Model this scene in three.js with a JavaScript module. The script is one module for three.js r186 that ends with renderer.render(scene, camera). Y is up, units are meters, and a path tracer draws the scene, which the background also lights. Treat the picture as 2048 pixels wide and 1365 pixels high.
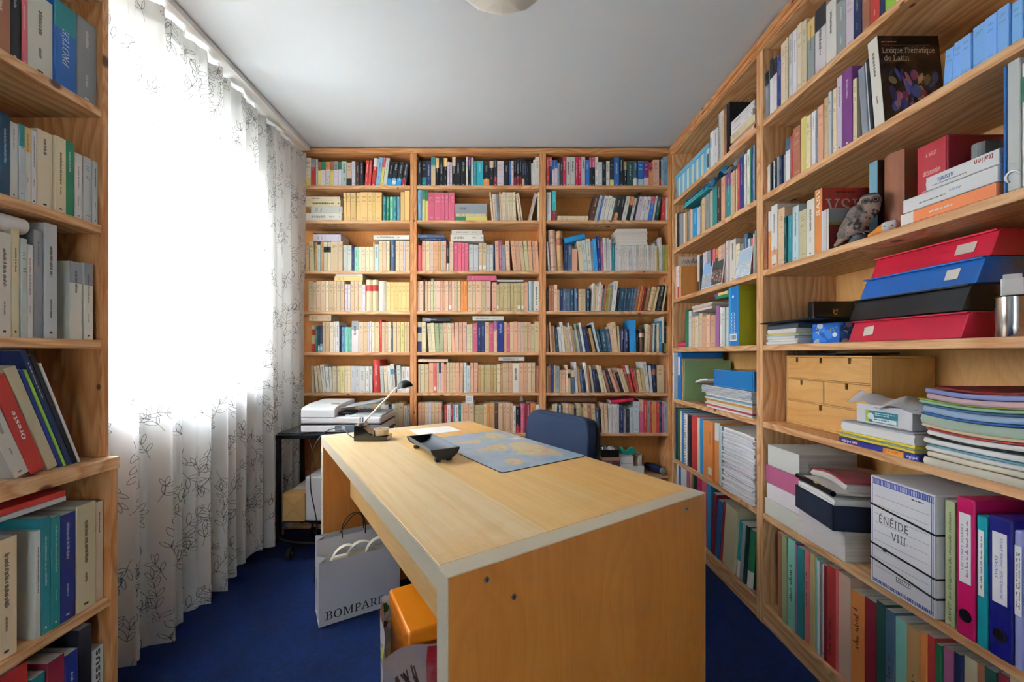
import * as THREE from 'three';
import { RoundedBoxGeometry } from 'three/addons/geometries/RoundedBoxGeometry.js';
import { mergeGeometries, toCreasedNormals } from 'three/addons/utils/BufferGeometryUtils.js';
import { RectAreaLightUniformsLib } from 'three/addons/lights/RectAreaLightUniformsLib.js';
import { MarchingCubes } from 'three/addons/objects/MarchingCubes.js';

// ---------- camera, sky, exposure ----------
const scene = new THREE.Scene();
const EYE = 1.10, FPX = 796, CX = 1005, CY = 708;            // eye height (m), lens in pixels, where the axis meets the picture
const camera = new THREE.PerspectiveCamera(2 * Math.atan(682.5 / FPX) * 180 / Math.PI, 2048 / 1365, 0.05, 60);
camera.position.set(0, EYE, 0);
camera.setViewOffset(2048, 1365, 1024 - CX, 682.5 - CY, 2048, 1365);
scene.add(camera);
scene.background = new THREE.Color().setRGB(0.84, 0.94, 1.06);
scene.backgroundIntensity = 28;
RectAreaLightUniformsLib.init();
// daylight in the window; fill light in a made-up door behind the camera
const dayWindow = new THREE.RectAreaLight(new THREE.Color().setRGB(0.84, 0.94, 1.06), 4, 1.0, 1.13);
dayWindow.name = 'window_daylight'; dayWindow.position.set(-1.565, 1.495, -1.58); dayWindow.lookAt(0, 1.495, -1.58); scene.add(dayWindow);
const doorFill = new THREE.RectAreaLight(new THREE.Color().setRGB(0.9, 0.96, 1.0), 4, 0.82, 1.98);
doorFill.name = 'door_fill_light'; doorFill.position.set(-0.17, 1.02, 1.14); doorFill.lookAt(-0.17, 1.02, 0); scene.add(doorFill);
const renderer = new THREE.WebGLRenderer();
renderer.toneMapping = THREE.LinearToneMapping;
renderer.toneMappingExposure = 2.6;
renderer.shadowMap.enabled = true;

// ---------- random numbers, names, tags ----------
let seed = 20240611;
function rnd() { seed = (seed * 1664525 + 1013904223) >>> 0; return seed / 4294967296; }
const rr = (a, b) => a + (b - a) * rnd();
const R = (d) => d * Math.PI / 180;
const taken = new Map();
function numbered(name) {
  const n = taken.get(name) || 0; taken.set(name, n + 1);
  return n ? name + '_' + String(n).padStart(3, '0') : name;
}
function tag(o, label, category, group, kind) {
  if (label) o.userData.label = label;
  if (category) o.userData.category = category;
  if (group) o.userData.group = group;
  if (kind) o.userData.kind = kind;
  return o;
}
function thing(name, label, category, pos = [0, 0, 0], turn = 0, group) {
  const g = new THREE.Group(); g.name = numbered(name); g.position.set(...pos); g.rotation.y = turn;
  scene.add(g); return tag(g, label, category, group);
}
function mesh(name, geo, mat, parent) {
  const m = new THREE.Mesh(Array.isArray(geo) ? join(geo) : geo, mat);
  m.name = parent === scene ? numbered(name) : name; m.castShadow = m.receiveShadow = true;
  parent.add(m); return m;
}
function struct(name, geo, mat) { const m = mesh(name, geo, mat, scene); m.userData.kind = 'structure'; return m; }
function join(list) {
  return mergeGeometries(list.map((g) => {
    const q = g.index ? g.toNonIndexed() : g;
    for (const k of Object.keys(q.attributes)) if (!['position', 'normal', 'uv'].includes(k)) q.deleteAttribute(k);
    return q;
  }));
}
// ---------- geometry helpers ----------
// uv in metres with the grain along one axis
function grainUV(g, grain, su = 1.2, sv = 0.4, ru = rnd() * 7, rv = rnd() * 7) {
  const q = g.index ? g.toNonIndexed() : g;
  const p = q.attributes.position, uv = new Float32Array(p.count * 2);
  const a = new THREE.Vector3(), b = new THREE.Vector3(), c = new THREE.Vector3(), n = new THREE.Vector3();
  const gi = 'xyz'.indexOf(grain);
  for (let i = 0; i < p.count; i += 3) {
    a.fromBufferAttribute(p, i); b.fromBufferAttribute(p, i + 1); c.fromBufferAttribute(p, i + 2);
    n.crossVectors(b.clone().sub(a), c.clone().sub(a));
    const m = [Math.abs(n.x), Math.abs(n.y), Math.abs(n.z)], k = m.indexOf(Math.max(...m));
    const ax = [0, 1, 2].filter((j) => j !== k);
    let u = ax[0], v = ax[1];
    if (ax.includes(gi)) { u = gi; v = ax.find((j) => j !== gi); }
    const s = ax.includes(gi) ? 1 : 0.35;
    [a, b, c].forEach((w, j) => { uv[(i + j) * 2] = w.getComponent(u) / su * s + ru; uv[(i + j) * 2 + 1] = w.getComponent(v) / sv + rv; });
  }
  q.setAttribute('uv', new THREE.BufferAttribute(uv, 2));
  return q;
}
function rb(sx, sy, sz, r = 0.002, seg = 1) { return new RoundedBoxGeometry(sx, sy, sz, seg, Math.min(r, sx * 0.49, sy * 0.49, sz * 0.49)); }
// rounded board between two corners
function board(x0, x1, y0, y1, z0, z1, grain = 'x', r = 0.0018) {
  const g = rb(x1 - x0, y1 - y0, z1 - z0, r).translate((x0 + x1) / 2, (y0 + y1) / 2, (z0 + z1) / 2);
  return grainUV(g, grain);
}
function cbox(sx, sy, sz, x = 0, y = 0, z = 0, r = 0.0015) { return rb(sx, sy, sz, r).translate(x, y, z); }
function cyl(r0, r1, h, x = 0, y = 0, z = 0, n = 20) { return new THREE.CylinderGeometry(r0, r1, h, n).translate(x, y, z); }
function bar(a, b, r, n = 10) {
  const A = new THREE.Vector3(...a), B = new THREE.Vector3(...b), d = B.clone().sub(A);
  const g = new THREE.CylinderGeometry(r, r, d.length(), n);
  g.applyQuaternion(new THREE.Quaternion().setFromUnitVectors(new THREE.Vector3(0, 1, 0), d.normalize()));
  return g.translate((A.x + B.x) / 2, (A.y + B.y) / 2, (A.z + B.z) / 2);
}
function tube(pts, r, seg = 40, rad = 8) { return new THREE.TubeGeometry(new THREE.CatmullRomCurve3(pts.map((p) => new THREE.Vector3(...p))), seg, r, rad); }
function shapeOf(pts) { const s = new THREE.Shape(); pts.forEach(([x, y], i) => (i ? s.lineTo(x, y) : s.moveTo(x, y))); s.closePath(); return s; }
function extr(pts, depth, bevel = 0) {
  return new THREE.ExtrudeGeometry(Array.isArray(pts) ? shapeOf(pts) : pts, { depth, bevelEnabled: bevel > 0, bevelSize: bevel, bevelThickness: bevel, bevelSegments: 2, curveSegments: 12, steps: 1 });
}
// grid surface from f(u, v) -> [x, y, z]
function grid(nu, nv, f, uvf = (u, v) => [u, v]) {
  const pos = [], uv = [], idx = [];
  for (let j = 0; j <= nv; j++) for (let i = 0; i <= nu; i++) { pos.push(...f(i / nu, j / nv)); uv.push(...uvf(i / nu, j / nv)); }
  for (let j = 0; j < nv; j++) for (let i = 0; i < nu; i++) { const a = j * (nu + 1) + i, b = a + 1, c = a + nu + 1, d = c + 1; idx.push(a, b, d, a, d, c); }
  const g = new THREE.BufferGeometry();
  g.setAttribute('position', new THREE.Float32BufferAttribute(pos, 3)); g.setAttribute('uv', new THREE.Float32BufferAttribute(uv, 2)); g.setIndex(idx); g.computeVertexNormals();
  return g;
}
// flat card with uv 0..1 on its front (+z) face, a thin slab behind
function card(w, h, t = 0.0006) {
  const g = new THREE.BoxGeometry(w, h, t); const uv = g.attributes.uv;
  for (let i = 0; i < uv.count; i++) if (i < 16 || i > 19) uv.setXY(i, 0.02, 0.02);
  return g;
}
// where a picture measurement lies in the room
const backX = (px, Z) => (px - CX) * Z / FPX;
const rightZ = (px, X) => X * FPX / (px - CX);
const leftZ = (px, X) => X * FPX / (CX - px);
const atY = (py, Z) => EYE + (CY - py) * Z / FPX;

// ---------- textures ----------
function canvas(w, h, draw, wrap = false) {
  const c = document.createElement('canvas'); c.width = w; c.height = h; draw(c.getContext('2d'), w, h);
  const t = new THREE.CanvasTexture(c); t.colorSpace = THREE.SRGBColorSpace; t.magFilter = THREE.LinearFilter;
  if (wrap) t.wrapS = t.wrapT = THREE.RepeatWrapping;
  return t;
}
// tiling value noise
function tileNoise(n) {
  const a = new Float32Array(n * n); for (let i = 0; i < n * n; i++) a[i] = rnd();
  return (x, y) => {
    x = ((x % 1) + 1) % 1 * n; y = ((y % 1) + 1) % 1 * n;
    const i = Math.floor(x), j = Math.floor(y), f = x - i, g = y - j, s = f * f * (3 - 2 * f), t = g * g * (3 - 2 * g);
    const i1 = (i + 1) % n, j1 = (j + 1) % n, ii = i % n, jj = j % n;
    return (a[jj * n + ii] * (1 - s) + a[jj * n + i1] * s) * (1 - t) + (a[j1 * n + ii] * (1 - s) + a[j1 * n + i1] * s) * t;
  };
}
function woodTexture(w, h, o) {
  const n1 = tileNoise(8), n2 = tileNoise(64), n3 = tileNoise(5), n4 = tileNoise(4);
  const d = new Uint8Array(w * h * 4);
  for (let y = 0; y < h; y++) for (let x = 0; x < w; x++) {
    const u = x / w, v = y / h;
    let warp = (n1(u, v) - 0.5) * o.warp + (n3(u, v * 0.5) - 0.5) * o.warp;
    let ring = v * o.rings + warp * o.rings;
    for (const k of o.knots) {
      const dx = (u - k[0]) * w / h * 0.55, dy = v - k[1], q = Math.hypot(dx, dy);
      ring += (dy > 0 ? 1 : -1) * k[2] * Math.exp(-q * q * 90) * 3;
    }
    let f = ring - Math.floor(ring); f = f < 0.72 ? f / 0.72 : (1 - f) / 0.28;
    let t = Math.pow(f, 1.6) * o.contrast + (n2(u * 0.5, v * 4) - 0.5) * o.fine + (n4(u, v * 2) - 0.5) * o.broad;
    let kn = 0;
    for (const k of o.knots) { const q = Math.hypot((u - k[0]) * w / h * 1.1, v - k[1]); kn = Math.max(kn, 1 - q / (0.035 * k[2])); }
    t = Math.min(1, Math.max(0, 0.35 + t));
    const i = (y * w + x) * 4;
    for (let c = 0; c < 3; c++) {
      let val = o.light[c] + (o.dark[c] - o.light[c]) * t;
      if (kn > 0) val = val * (1 - Math.min(1, kn * 2)) + o.knot[c] * Math.min(1, kn * 2);
      d[i + c] = val;
    }
    d[i + 3] = 255;
  }
  const t = new THREE.DataTexture(d, w, h); t.colorSpace = THREE.SRGBColorSpace; t.magFilter = t.minFilter = THREE.LinearFilter; t.wrapS = t.wrapT = THREE.RepeatWrapping; t.needsUpdate = true;
  return t;
}
const pineTex = woodTexture(1024, 512, { rings: 13, warp: 0.13, contrast: 0.62, fine: 0.42, broad: 0.3, light: [238, 198, 152], dark: [194, 134, 82], knot: [96, 55, 28], knots: [[0.22, 0.3, 1], [0.71, 0.68, 0.8], [0.5, 0.9, 0.5]] });
const birchTex = woodTexture(1024, 512, { rings: 9, warp: 0.3, contrast: 0.22, fine: 0.25, broad: 0.5, light: [232, 194, 134], dark: [204, 152, 88], knot: [160, 110, 60], knots: [] });
const std = (color, roughness = 0.6, o = {}) => new THREE.MeshStandardMaterial({ color, roughness, ...o });
const phys = (o) => new THREE.MeshPhysicalMaterial(o);
const M = {
  pine: std('#ffffff', 0.55, { map: pineTex, bumpMap: pineTex, bumpScale: 0.0004 }),
  pineWarm: std('#f2dcc4', 0.55, { map: pineTex, bumpMap: pineTex, bumpScale: 0.0004 }),
  pineBack: std('#e8bf94', 0.7, { map: birchTex }),
  birch: std('#ffffff', 0.34, { map: birchTex }),
  birchShaded: std('#dcaa6c', 0.4, { map: birchTex }),  // same veneer as birch, tinted darker: shade of the end panels put into colour
  ply: std('#fff2dc', 0.5, { map: birchTex }),
  edging: std('#d3c6ae', 0.45),
  plaster: std('#efeeeb', 0.9),
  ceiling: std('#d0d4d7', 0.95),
  whitePaint: std('#efefec', 0.4),
  black: std('#16171a', 0.45),
  blackMetal: std('#121316', 0.35, { metalness: 0.4 }),
  chrome: std('#d8d8da', 0.18, { metalness: 1 }),
  steel: std('#8c9096', 0.35, { metalness: 0.9 }),
  white: std('#eceae6', 0.6),
  paper: std('#f1efec', 0.8),
  cream: std('#e8dcc0', 0.85),
  tanPaper: std('#cdb68c', 0.85),
  kraft: std('#c49a5c', 0.7),
};
// ---------- the room ----------
const WL = -1.375, WR = 1.365, ZB = -2.66, ZF = 0.95, CEIL = 2.395;     // inner faces of the walls, ceiling height
const carpetTex = (() => {
  const n = 512, a = tileNoise(7), b = tileNoise(60), d = new Uint8Array(n * n * 4);
  for (let y = 0; y < n; y++) for (let x = 0; x < n; x++) {
    const t = 0.72 + 0.22 * a(x / n, y / n) + 0.25 * b(x / n, y / n) + 0.22 * rnd(), i = (y * n + x) * 4, s = rnd() > 0.9985 ? 1.9 : 1;
    d[i] = Math.min(255, 5 * t * s); d[i + 1] = Math.min(255, 31 * t * s); d[i + 2] = Math.min(255, 80 * t * s); d[i + 3] = 255;
  }
  const t = new THREE.DataTexture(d, n, n); t.colorSpace = THREE.SRGBColorSpace; t.magFilter = t.minFilter = THREE.LinearFilter; t.wrapS = t.wrapT = THREE.RepeatWrapping; t.needsUpdate = true; return t;
})();
const carpet = std('#ffffff', 1, { map: carpetTex, bumpMap: carpetTex, bumpScale: 0.003 });
struct('floor', grainUV(new THREE.BoxGeometry(WR - WL + 0.4, 0.1, ZF - ZB + 0.4).translate((WL + WR) / 2, -0.05, (ZB + ZF) / 2), 'x', 0.7, 0.7), carpet);
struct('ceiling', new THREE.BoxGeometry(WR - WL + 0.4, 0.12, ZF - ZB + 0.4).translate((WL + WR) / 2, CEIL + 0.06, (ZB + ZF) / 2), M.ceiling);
const wallBox = (x0, x1, y0, y1, z0, z1) => new THREE.BoxGeometry(x1 - x0, y1 - y0, z1 - z0).translate((x0 + x1) / 2, (y0 + y1) / 2, (z0 + z1) / 2);
struct('wall_back', wallBox(WL - 0.2, WR + 0.2, 0, CEIL, ZB - 0.2, ZB), M.plaster);
struct('wall_right', wallBox(WR, WR + 0.2, 0, CEIL, ZB, ZF), M.plaster);
// unseen wall behind the camera; its frosted door is added for fill light
const D0 = -0.62, D1 = 0.28, DY = 2.06;
struct('wall_front', [wallBox(WL - 0.2, D0, 0, CEIL, ZF, ZF + 0.2), wallBox(D1, WR + 0.2, 0, CEIL, ZF, ZF + 0.2), wallBox(D0, D1, DY, CEIL, ZF, ZF + 0.2)], M.plaster);
{
  const g = new THREE.Group(); g.name = 'added_door_1'; g.userData.kind = 'structure'; scene.add(g);
  const z = ZF + 0.06, st = 0.11, db = (x0, x1, y0, y1, d = 0.04) => rb(x1 - x0, y1 - y0, d, 0.004).translate((x0 + x1) / 2, (y0 + y1) / 2, z);
  mesh('door_leaf', [db(D0 + 0.04, D0 + 0.04 + st, 0.006, DY - 0.04), db(D1 - 0.04 - st, D1 - 0.04, 0.006, DY - 0.04), db(D0 + 0.04, D1 - 0.04, 0.006, 0.3), db(D0 + 0.04, D1 - 0.04, DY - 0.04 - st, DY - 0.04)], M.whitePaint, g);
  mesh('pane', new THREE.BoxGeometry(D1 - D0 - 0.08 - 2 * st, DY - 0.45, 0.006).translate((D0 + D1) / 2, 0.3 + (DY - 0.45) / 2, z), phys({ color: '#f4f6f6', roughness: 1, transmission: 0.25, thickness: 0 }), g);
  mesh('door_frame', [db(D0, D0 + 0.038, 0, DY, 0.1), db(D1 - 0.038, D1, 0, DY, 0.1), db(D0, D1, DY - 0.038, DY, 0.1)], M.whitePaint, g);
  mesh('door_handle', tube([[D1 - 0.09, 1.02, z - 0.02], [D1 - 0.09, 1.02, z - 0.06], [D1 - 0.2, 1.02, z - 0.06]], 0.008, 24), M.steel, g);
}
// left wall with its window opening
const W0 = -2.09, W1 = -1.07, WY0 = 0.93, WY1 = 2.06;
struct('wall_left', [wallBox(WL - 0.2, WL, 0, WY0, ZB, ZF), wallBox(WL - 0.2, WL, WY1, CEIL, ZB, ZF), wallBox(WL - 0.2, WL, WY0, WY1, ZB, W0), wallBox(WL - 0.2, WL, WY0, WY1, W1, ZF)], M.plaster);
{
  const g = new THREE.Group(); g.name = 'window_1'; g.userData.kind = 'structure'; scene.add(g);
  const x = WL - 0.07, fw = 0.045, fd = 0.05, mid = (W0 + W1) / 2;
  const fr = (z0, z1, y0, y1, d = fd) => rb(d, y1 - y0, z1 - z0, 0.004).translate(x, (y0 + y1) / 2, (z0 + z1) / 2);
  mesh('window_frame', [fr(W0, W1, WY0, WY0 + fw), fr(W0, W1, WY1 - fw, WY1), fr(W0, W0 + fw, WY0, WY1), fr(W1 - fw, W1, WY0, WY1)], M.whitePaint, g);
  for (const [a, b] of [[W0 + fw + 0.003, mid - 0.003], [mid + 0.003, W1 - fw - 0.003]]) {
    const y0 = WY0 + fw + 0.003, y1 = WY1 - fw - 0.003, s = 0.06;
    const c = mesh('casement', [fr(a, b, y0, y0 + s, 0.055), fr(a, b, y1 - s, y1, 0.055), fr(a, a + s, y0, y1, 0.055), fr(b - s, b, y0, y1, 0.055)], M.whitePaint, g);
    mesh('pane', new THREE.BoxGeometry(0.004, y1 - y0 - 2 * s, b - a - 2 * s).translate(x, (y0 + y1) / 2, (a + b) / 2), phys({ color: '#ffffff', roughness: 0.02, transmission: 1, thickness: 0, ior: 1.5 }), c);
  }
  mesh('window_handle', [cbox(0.02, 0.06, 0.026, x + 0.037, 1.36, mid + 0.03, 0.004), tube([[x + 0.045, 1.365, mid + 0.03], [x + 0.075, 1.36, mid + 0.03], [x + 0.078, 1.31, mid + 0.03], [x + 0.075, 1.25, mid + 0.03]], 0.008)], M.whitePaint, g);
  mesh('window_sill', rb(0.16, 0.03, W1 - W0 + 0.06, 0.006).translate(WL + 0.005, WY0 - 0.016, (W0 + W1) / 2), M.whitePaint, g);
}
struct('ground_outside', new THREE.BoxGeometry(60, 0.2, 60).translate(-31.7, -3.2, 0), std('#a9a79f', 0.95));
// ---------- curtains ----------
const printTex = canvas(2048, 2048, (c, w) => {
  c.fillStyle = '#f4f3f0'; c.fillRect(0, 0, w, w);
  c.strokeStyle = 'rgba(84,79,76,0.82)'; c.lineWidth = 2.5; c.lineCap = 'round';
  const S = w / 1.15;                                           // pixels per metre
  const leaf = (x, y, a, l) => { c.save(); c.translate(x, y); c.rotate(a); c.beginPath(); c.moveTo(0, 0); c.bezierCurveTo(l * 0.3, -l * 0.24, l * 0.8, -l * 0.2, l, 0); c.bezierCurveTo(l * 0.8, l * 0.2, l * 0.3, l * 0.24, 0, 0); c.stroke(); c.restore(); };
  const sprig = (x, y, a, n, s) => {
    let px = x, py = y;
    for (let i = 0; i < n; i++) {
      const nx = px + Math.cos(a) * 0.034 * S * s, ny = py + Math.sin(a) * 0.034 * S * s;
      c.beginPath(); c.moveTo(px, py); c.quadraticCurveTo((px + nx) / 2 + rr(-5, 5), (py + ny) / 2 + rr(-5, 5), nx, ny); c.stroke();
      leaf(nx, ny, a + rr(0.55, 1.0), S * s * rr(0.034, 0.047)); leaf(nx, ny, a - rr(0.55, 1.0), S * s * rr(0.034, 0.047));
      if (i === n - 1) leaf(nx, ny, a + rr(-0.2, 0.2), S * s * 0.042);
      px = nx; py = ny; a += rr(-0.5, 0.5);
    }
  };
  const spots = [];
  for (let i = 0; i < 125; i++) {
    let x, y, t = 0; do { x = rnd() * w; y = rnd() * w; t++; } while (t < 30 && spots.some(([a, b]) => Math.hypot(Math.min(Math.abs(a - x), w - Math.abs(a - x)), Math.min(Math.abs(b - y), w - Math.abs(b - y))) < 125));
    spots.push([x, y]);
    const a = rr(-2.6, -0.5) + (rnd() < 0.3 ? Math.PI : 0), n = 1 + Math.floor(rr(0.6, 3.2)), s = rr(0.85, 1.15), keep = seed;
    for (const dx of [-w, 0, w]) for (const dy of [-w, 0, w]) {
      if (x + dx < -300 || x + dx > w + 300 || y + dy < -300 || y + dy > w + 300) continue;
      seed = keep; sprig(x + dx, y + dy, a, n, s);
    }
  }
}, true);
const curtainMat = phys({ color: '#ffffff', map: printTex, roughness: 0.92, transmission: 0.47, thickness: 0, ior: 1.25, side: THREE.DoubleSide, specularIntensity: 0.3 });
function curtain(z0, z1, x0, folds, label, phase, low, tail = 0) {
  const t = thing('curtain', label, 'curtain', [0, 0, 0], 0);
  const L = z1 - z0, top = 2.345;
  const wave = (s) => Math.sin(2 * Math.PI * (s * folds + phase) + 1.1 * Math.sin(2 * Math.PI * s * folds * 0.37 + phase * 5)) * (0.75 + 0.35 * Math.sin(2 * Math.PI * s * 2.3 + phase)) + 0.3 * Math.sin(2 * Math.PI * s * folds * 2.1 + 2 * phase);
  const P = (u, v) => {
    const y = top - v * (top - low - 0.015 * Math.sin(u * 9 + phase));
    const amp = 0.017 + 0.021 * Math.min(1, v * 2.2) + 0.006 * v;
    const drift = 0.02 * Math.sin(3 * u + 2.2 * v + phase) * v;
    const q = Math.max(0, Math.min(1, (0.07 - u * L) / 0.055)) * (tail ? 1 : 0), turn = tail * q * q * (3 - 2 * q);
    return [x0 + turn + amp * (1 - 0.4 * q) * wave(u + 0.012 * Math.sin(3 * v + 9 * u)) + 0.35 * drift, y, z0 + u * L + drift * 0.6 + 0.008 * Math.cos(2 * Math.PI * u * folds) * v];
  };
  // arc length along the cloth so that the print keeps its size
  const N = 420, arc = [0]; let last = P(0, 0.7);
  for (let i = 1; i <= N; i++) { const p = P(i / N, 0.7); arc.push(arc[i - 1] + Math.hypot(p[0] - last[0], p[2] - last[2])); last = p; }
  mesh('cloth', grid(N, 60, P, (u, v) => [arc[Math.round(u * N)] / 1.15 + phase, (top - v * (top - low)) / 1.15]), curtainMat, t);
  const hem = grid(N, 2, (u, v) => { const p = P(u, 1 - v * 0.035); return [p[0] + 0.0012, p[1], p[2]]; }, (u, v) => [arc[Math.round(u * N)] / 1.15 + phase, 0.35 + v * 0.07]);
  mesh('hem', hem, curtainMat, t);
  const tape = grid(N, 2, (u, v) => { const p = P(u, v * 0.03); return [p[0] - 0.0015, p[1], p[2]]; }, (u, v) => [arc[Math.round(u * N)] / 1.15, v * 0.06]);
  mesh('heading_tape', tape, curtainMat, t);
  const n = Math.round(L / 0.09);
  for (let i = 0; i <= n; i++) { const p = P((i + 0.05) / (n + 0.1), 0.005); mesh('hook', [bar([x0, 2.3655, p[2]], [p[0], p[1] - 0.012, p[2]], 0.0016, 6)], M.whitePaint, t); }
  return t;
}
curtain(-1.735, -1.085, -1.235, 6.4, 'white leaf-sprigged curtain panel nearer the camera, next to left bookcase', 0.13, 0.075);
curtain(-2.475, -1.745, -1.258, 7.2, 'white leaf-sprigged curtain panel hanging behind the printer trolley', 0.61, 0.09, 0.042);
tag(mesh('curtain_rail', [board(-1.275, -1.21, 2.366, 2.392, -2.48, -1.075), board(-1.21, -1.2, 2.366, 2.392, -2.48, -1.075)], M.whitePaint, scene), 'slim white curtain rail fixed along the ceiling above the window', 'curtain rail');
// ---------- bookcases ----------
const BZ = -2.4875, BD = 0.165;                       // front plane and depth of the back bookcases
const BS = [2.153, 1.935, 1.620, 1.367, 1.1106, 0.8553, 0.6047, 0.3406, 0.08];   // tops of their shelves
const BAYS = [[-1.368, -0.557], [-0.5565, 0.2515], [0.252, 1.0575]];
BAYS.forEach(([a, b], k) => {
  const t = thing('bookcase', ['pine bookcase unit at back, beside the curtain', 'pine bookcase unit at back, middle of the three behind the desk', 'pine bookcase unit at back, in the corner behind the chair'][k], 'bookcase', [(a + b) / 2, 0, BZ], 0, 'pine bookcases along the back wall');
  const h = (b - a) / 2, th = 0.02;
  for (const s of [-1, 1]) mesh('upright', board(s < 0 ? -h : h - th, s < 0 ? -h + th : h, 0.001, 2.352, -BD, 0, 'y'), M.pineWarm, t);
  BS.forEach((y) => mesh('shelf', board(-h + th + 0.0005, h - th - 0.0005, y - 0.02, y, -BD + 0.006, -0.001, 'x'), M.pine, t));
  mesh('top_board', board(-h, h, 2.3525, 2.385, -BD, 0.003, 'x'), M.pineWarm, t);
  mesh('back_panel', board(-h + th, h - th, 0.08, 2.352, -BD, -BD + 0.005, 'y'), M.pineBack, t);
  mesh('plinth', board(-h + th + 0.0005, h - th - 0.0005, 0.001, 0.0595, -0.03, -0.008, 'x'), M.pine, t);
});
const RX = 1.058, RS = [2.047, 1.744, 1.439, 1.136, 0.825, 0.453, 0.08];          // right-hand bookcases
const RSEC = [[-2.486, -1.639], [-1.6385, -0.745]];
RSEC.forEach(([a, b], k) => {
  const t = thing('bookcase', ['pine bookcase unit on right wall, farther one with orange files', 'pine bookcase unit on right wall, nearer one with owl and trays'][k], 'bookcase', [RX, 0, (a + b) / 2], 0, 'pine bookcases along the right wall');
  const h = (b - a) / 2, th = 0.02, D = 0.303;
  for (const s of [-1, 1]) mesh('upright', board(0, D, 0.001, 2.338, s < 0 ? -h : h - th, s < 0 ? -h + th : h, 'y'), M.pine, t);
  RS.forEach((y, i) => mesh('shelf', board(0.0005, D - 0.006, y - 0.024, y, -h + th + 0.0005, h - th - 0.0005, 'z'), M.pine, t));
  mesh('top_board', board(0.0, D, 2.3385, 2.362, -h, h, 'z'), M.pine, t);
  mesh('crown_moulding', [board(-0.012, 0.03, 2.3625, 2.388, -h, h, 'z'), board(-0.006, 0.0, 2.342, 2.3625, -h, h, 'z')], M.pineWarm, t);
  mesh('back_panel', board(D - 0.005, D, 0.08, 2.338, -h + th, h - th, 'y'), M.ply, t);
  mesh('plinth', board(0.004, 0.024, 0.001, 0.0555, -h + th + 0.0005, h - th - 0.0005, 'z'), M.pine, t);
});
const LX = -1.055, LS = [2.047, 1.744, 1.439, 1.136, 0.826];                       // left-hand bookcase
{
  const t = thing('bookcase', 'pine bookcase at left edge of the picture, beside the curtain', 'bookcase', [LX, 0, -0.807], 0);
  const h = 0.26, th = 0.018, D = 0.3;
  for (const s of [-1, 1]) mesh('upright', board(-D, 0, 0.827, 2.36, s < 0 ? -h : h - th, s < 0 ? -h + th : h, 'y'), M.pineWarm, t);
  LS.slice(0, 4).forEach((y) => mesh('shelf', board(-D + 0.006, -0.0005, y - 0.022, y, -h + th + 0.0005, h - th - 0.0005, 'z'), M.pine, t));
  mesh('counter_board', board(-D, 0.03, 0.795, 0.826, -h, h, 'z'), M.pine, t);
  for (const s of [-1, 1]) mesh('lower_upright', board(-D, 0.024, 0.001, 0.7945, s < 0 ? -h : h - th - 0.002, s < 0 ? -h + th + 0.002 : h, 'y'), M.pineWarm, t);
  for (const y of [0.46, 0.08]) mesh('shelf', board(-D + 0.006, 0.0235, y - 0.022, y, -h + th + 0.0025, h - th - 0.0025, 'z'), M.pine, t);
  mesh('top_board', board(-D, 0, 2.3605, 2.382, -h, h, 'z'), M.pine, t);
  mesh('back_panel', board(-D, -D + 0.005, 0.08, 2.36, -h + th, h - th, 'y'), M.pineBack, t);
  mesh('plinth', board(0.0, 0.02, 0.001, 0.0575, -h + th + 0.003, h - th - 0.003, 'z'), M.pine, t);
}
// ---------- books ----------
const PAL = {
  wh: ['#e9e5df', 'white'], cr: ['#e9d7b4', 'cream'], bg: ['#dabd95', 'tan'], kr: ['#c79a62', 'brown-paper'], ye: ['#eac27c', 'ochre-yellow'], ly: ['#e2d67c', 'lemon-yellow'], lo: ['#d3c9a0', 'pale khaki'],
  kh: ['#c6b27e', 'khaki'], pk: ['#e5bda2', 'pale pink'], sa: ['#dfa988', 'salmon'], or: ['#df8a45', 'orange'], rd: ['#c23a34', 'red'], cm: ['#c8234c', 'crimson'], ro: ['#d05f78', 'rose-pink'], co: ['#e2696c', 'coral'],
  dr: ['#8e2335', 'dark red'], bk: ['#26272e', 'black'], nv: ['#222f5c', 'navy'], in: ['#26327e', 'deep blue'], bl: ['#2f6cb5', 'blue'], cy: ['#2b95d2', 'bright blue'], sb: ['#86b9d8', 'sky-blue'], lb: ['#c4d8da', 'pale blue'], vb: ['#7fb2ea', 'light blue'],
  tl: ['#2f8f95', 'teal'], ty: ['#35b0bd', 'turquoise'], gn: ['#2e7f58', 'green'], dg: ['#23504a', 'dark green'], lm: ['#98c43e', 'lime-green'], mg: ['#8fd2ba', 'mint'], sg: ['#aab38c', 'sage'], ol: ['#a9a23f', 'olive'],
  gy: ['#9a9fa4', 'grey'], lg: ['#cdd2cf', 'light grey'], sl: ['#4d647e', 'slate-blue'], pt: ['#28506a', 'petrol-blue'], br: ['#a5694b', 'brown'], db: ['#523429', 'dark brown'], mv: ['#a76fae', 'mauve'], mp: ['#b9618d', 'dusky pink'], pu: ['#7b3b85', 'purple'], li: ['#e4d6dd', 'pinkish white'],
};
const hex = (c) => { const q = new THREE.Color(c); return [q.r, q.g, q.b]; };
function jitter(c, k = 0.05) { const q = new THREE.Color(c), f = 1 + rr(-k, k); q.multiplyScalar(f); q.r *= 1 + rr(-k, k) * 0.5; q.b *= 1 + rr(-k, k); return '#' + q.getHexString(); }
const lum = (c) => { const q = new THREE.Color(c).convertLinearToSRGB(); return 0.3 * q.r + 0.59 * q.g + 0.11 * q.b; };
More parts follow.
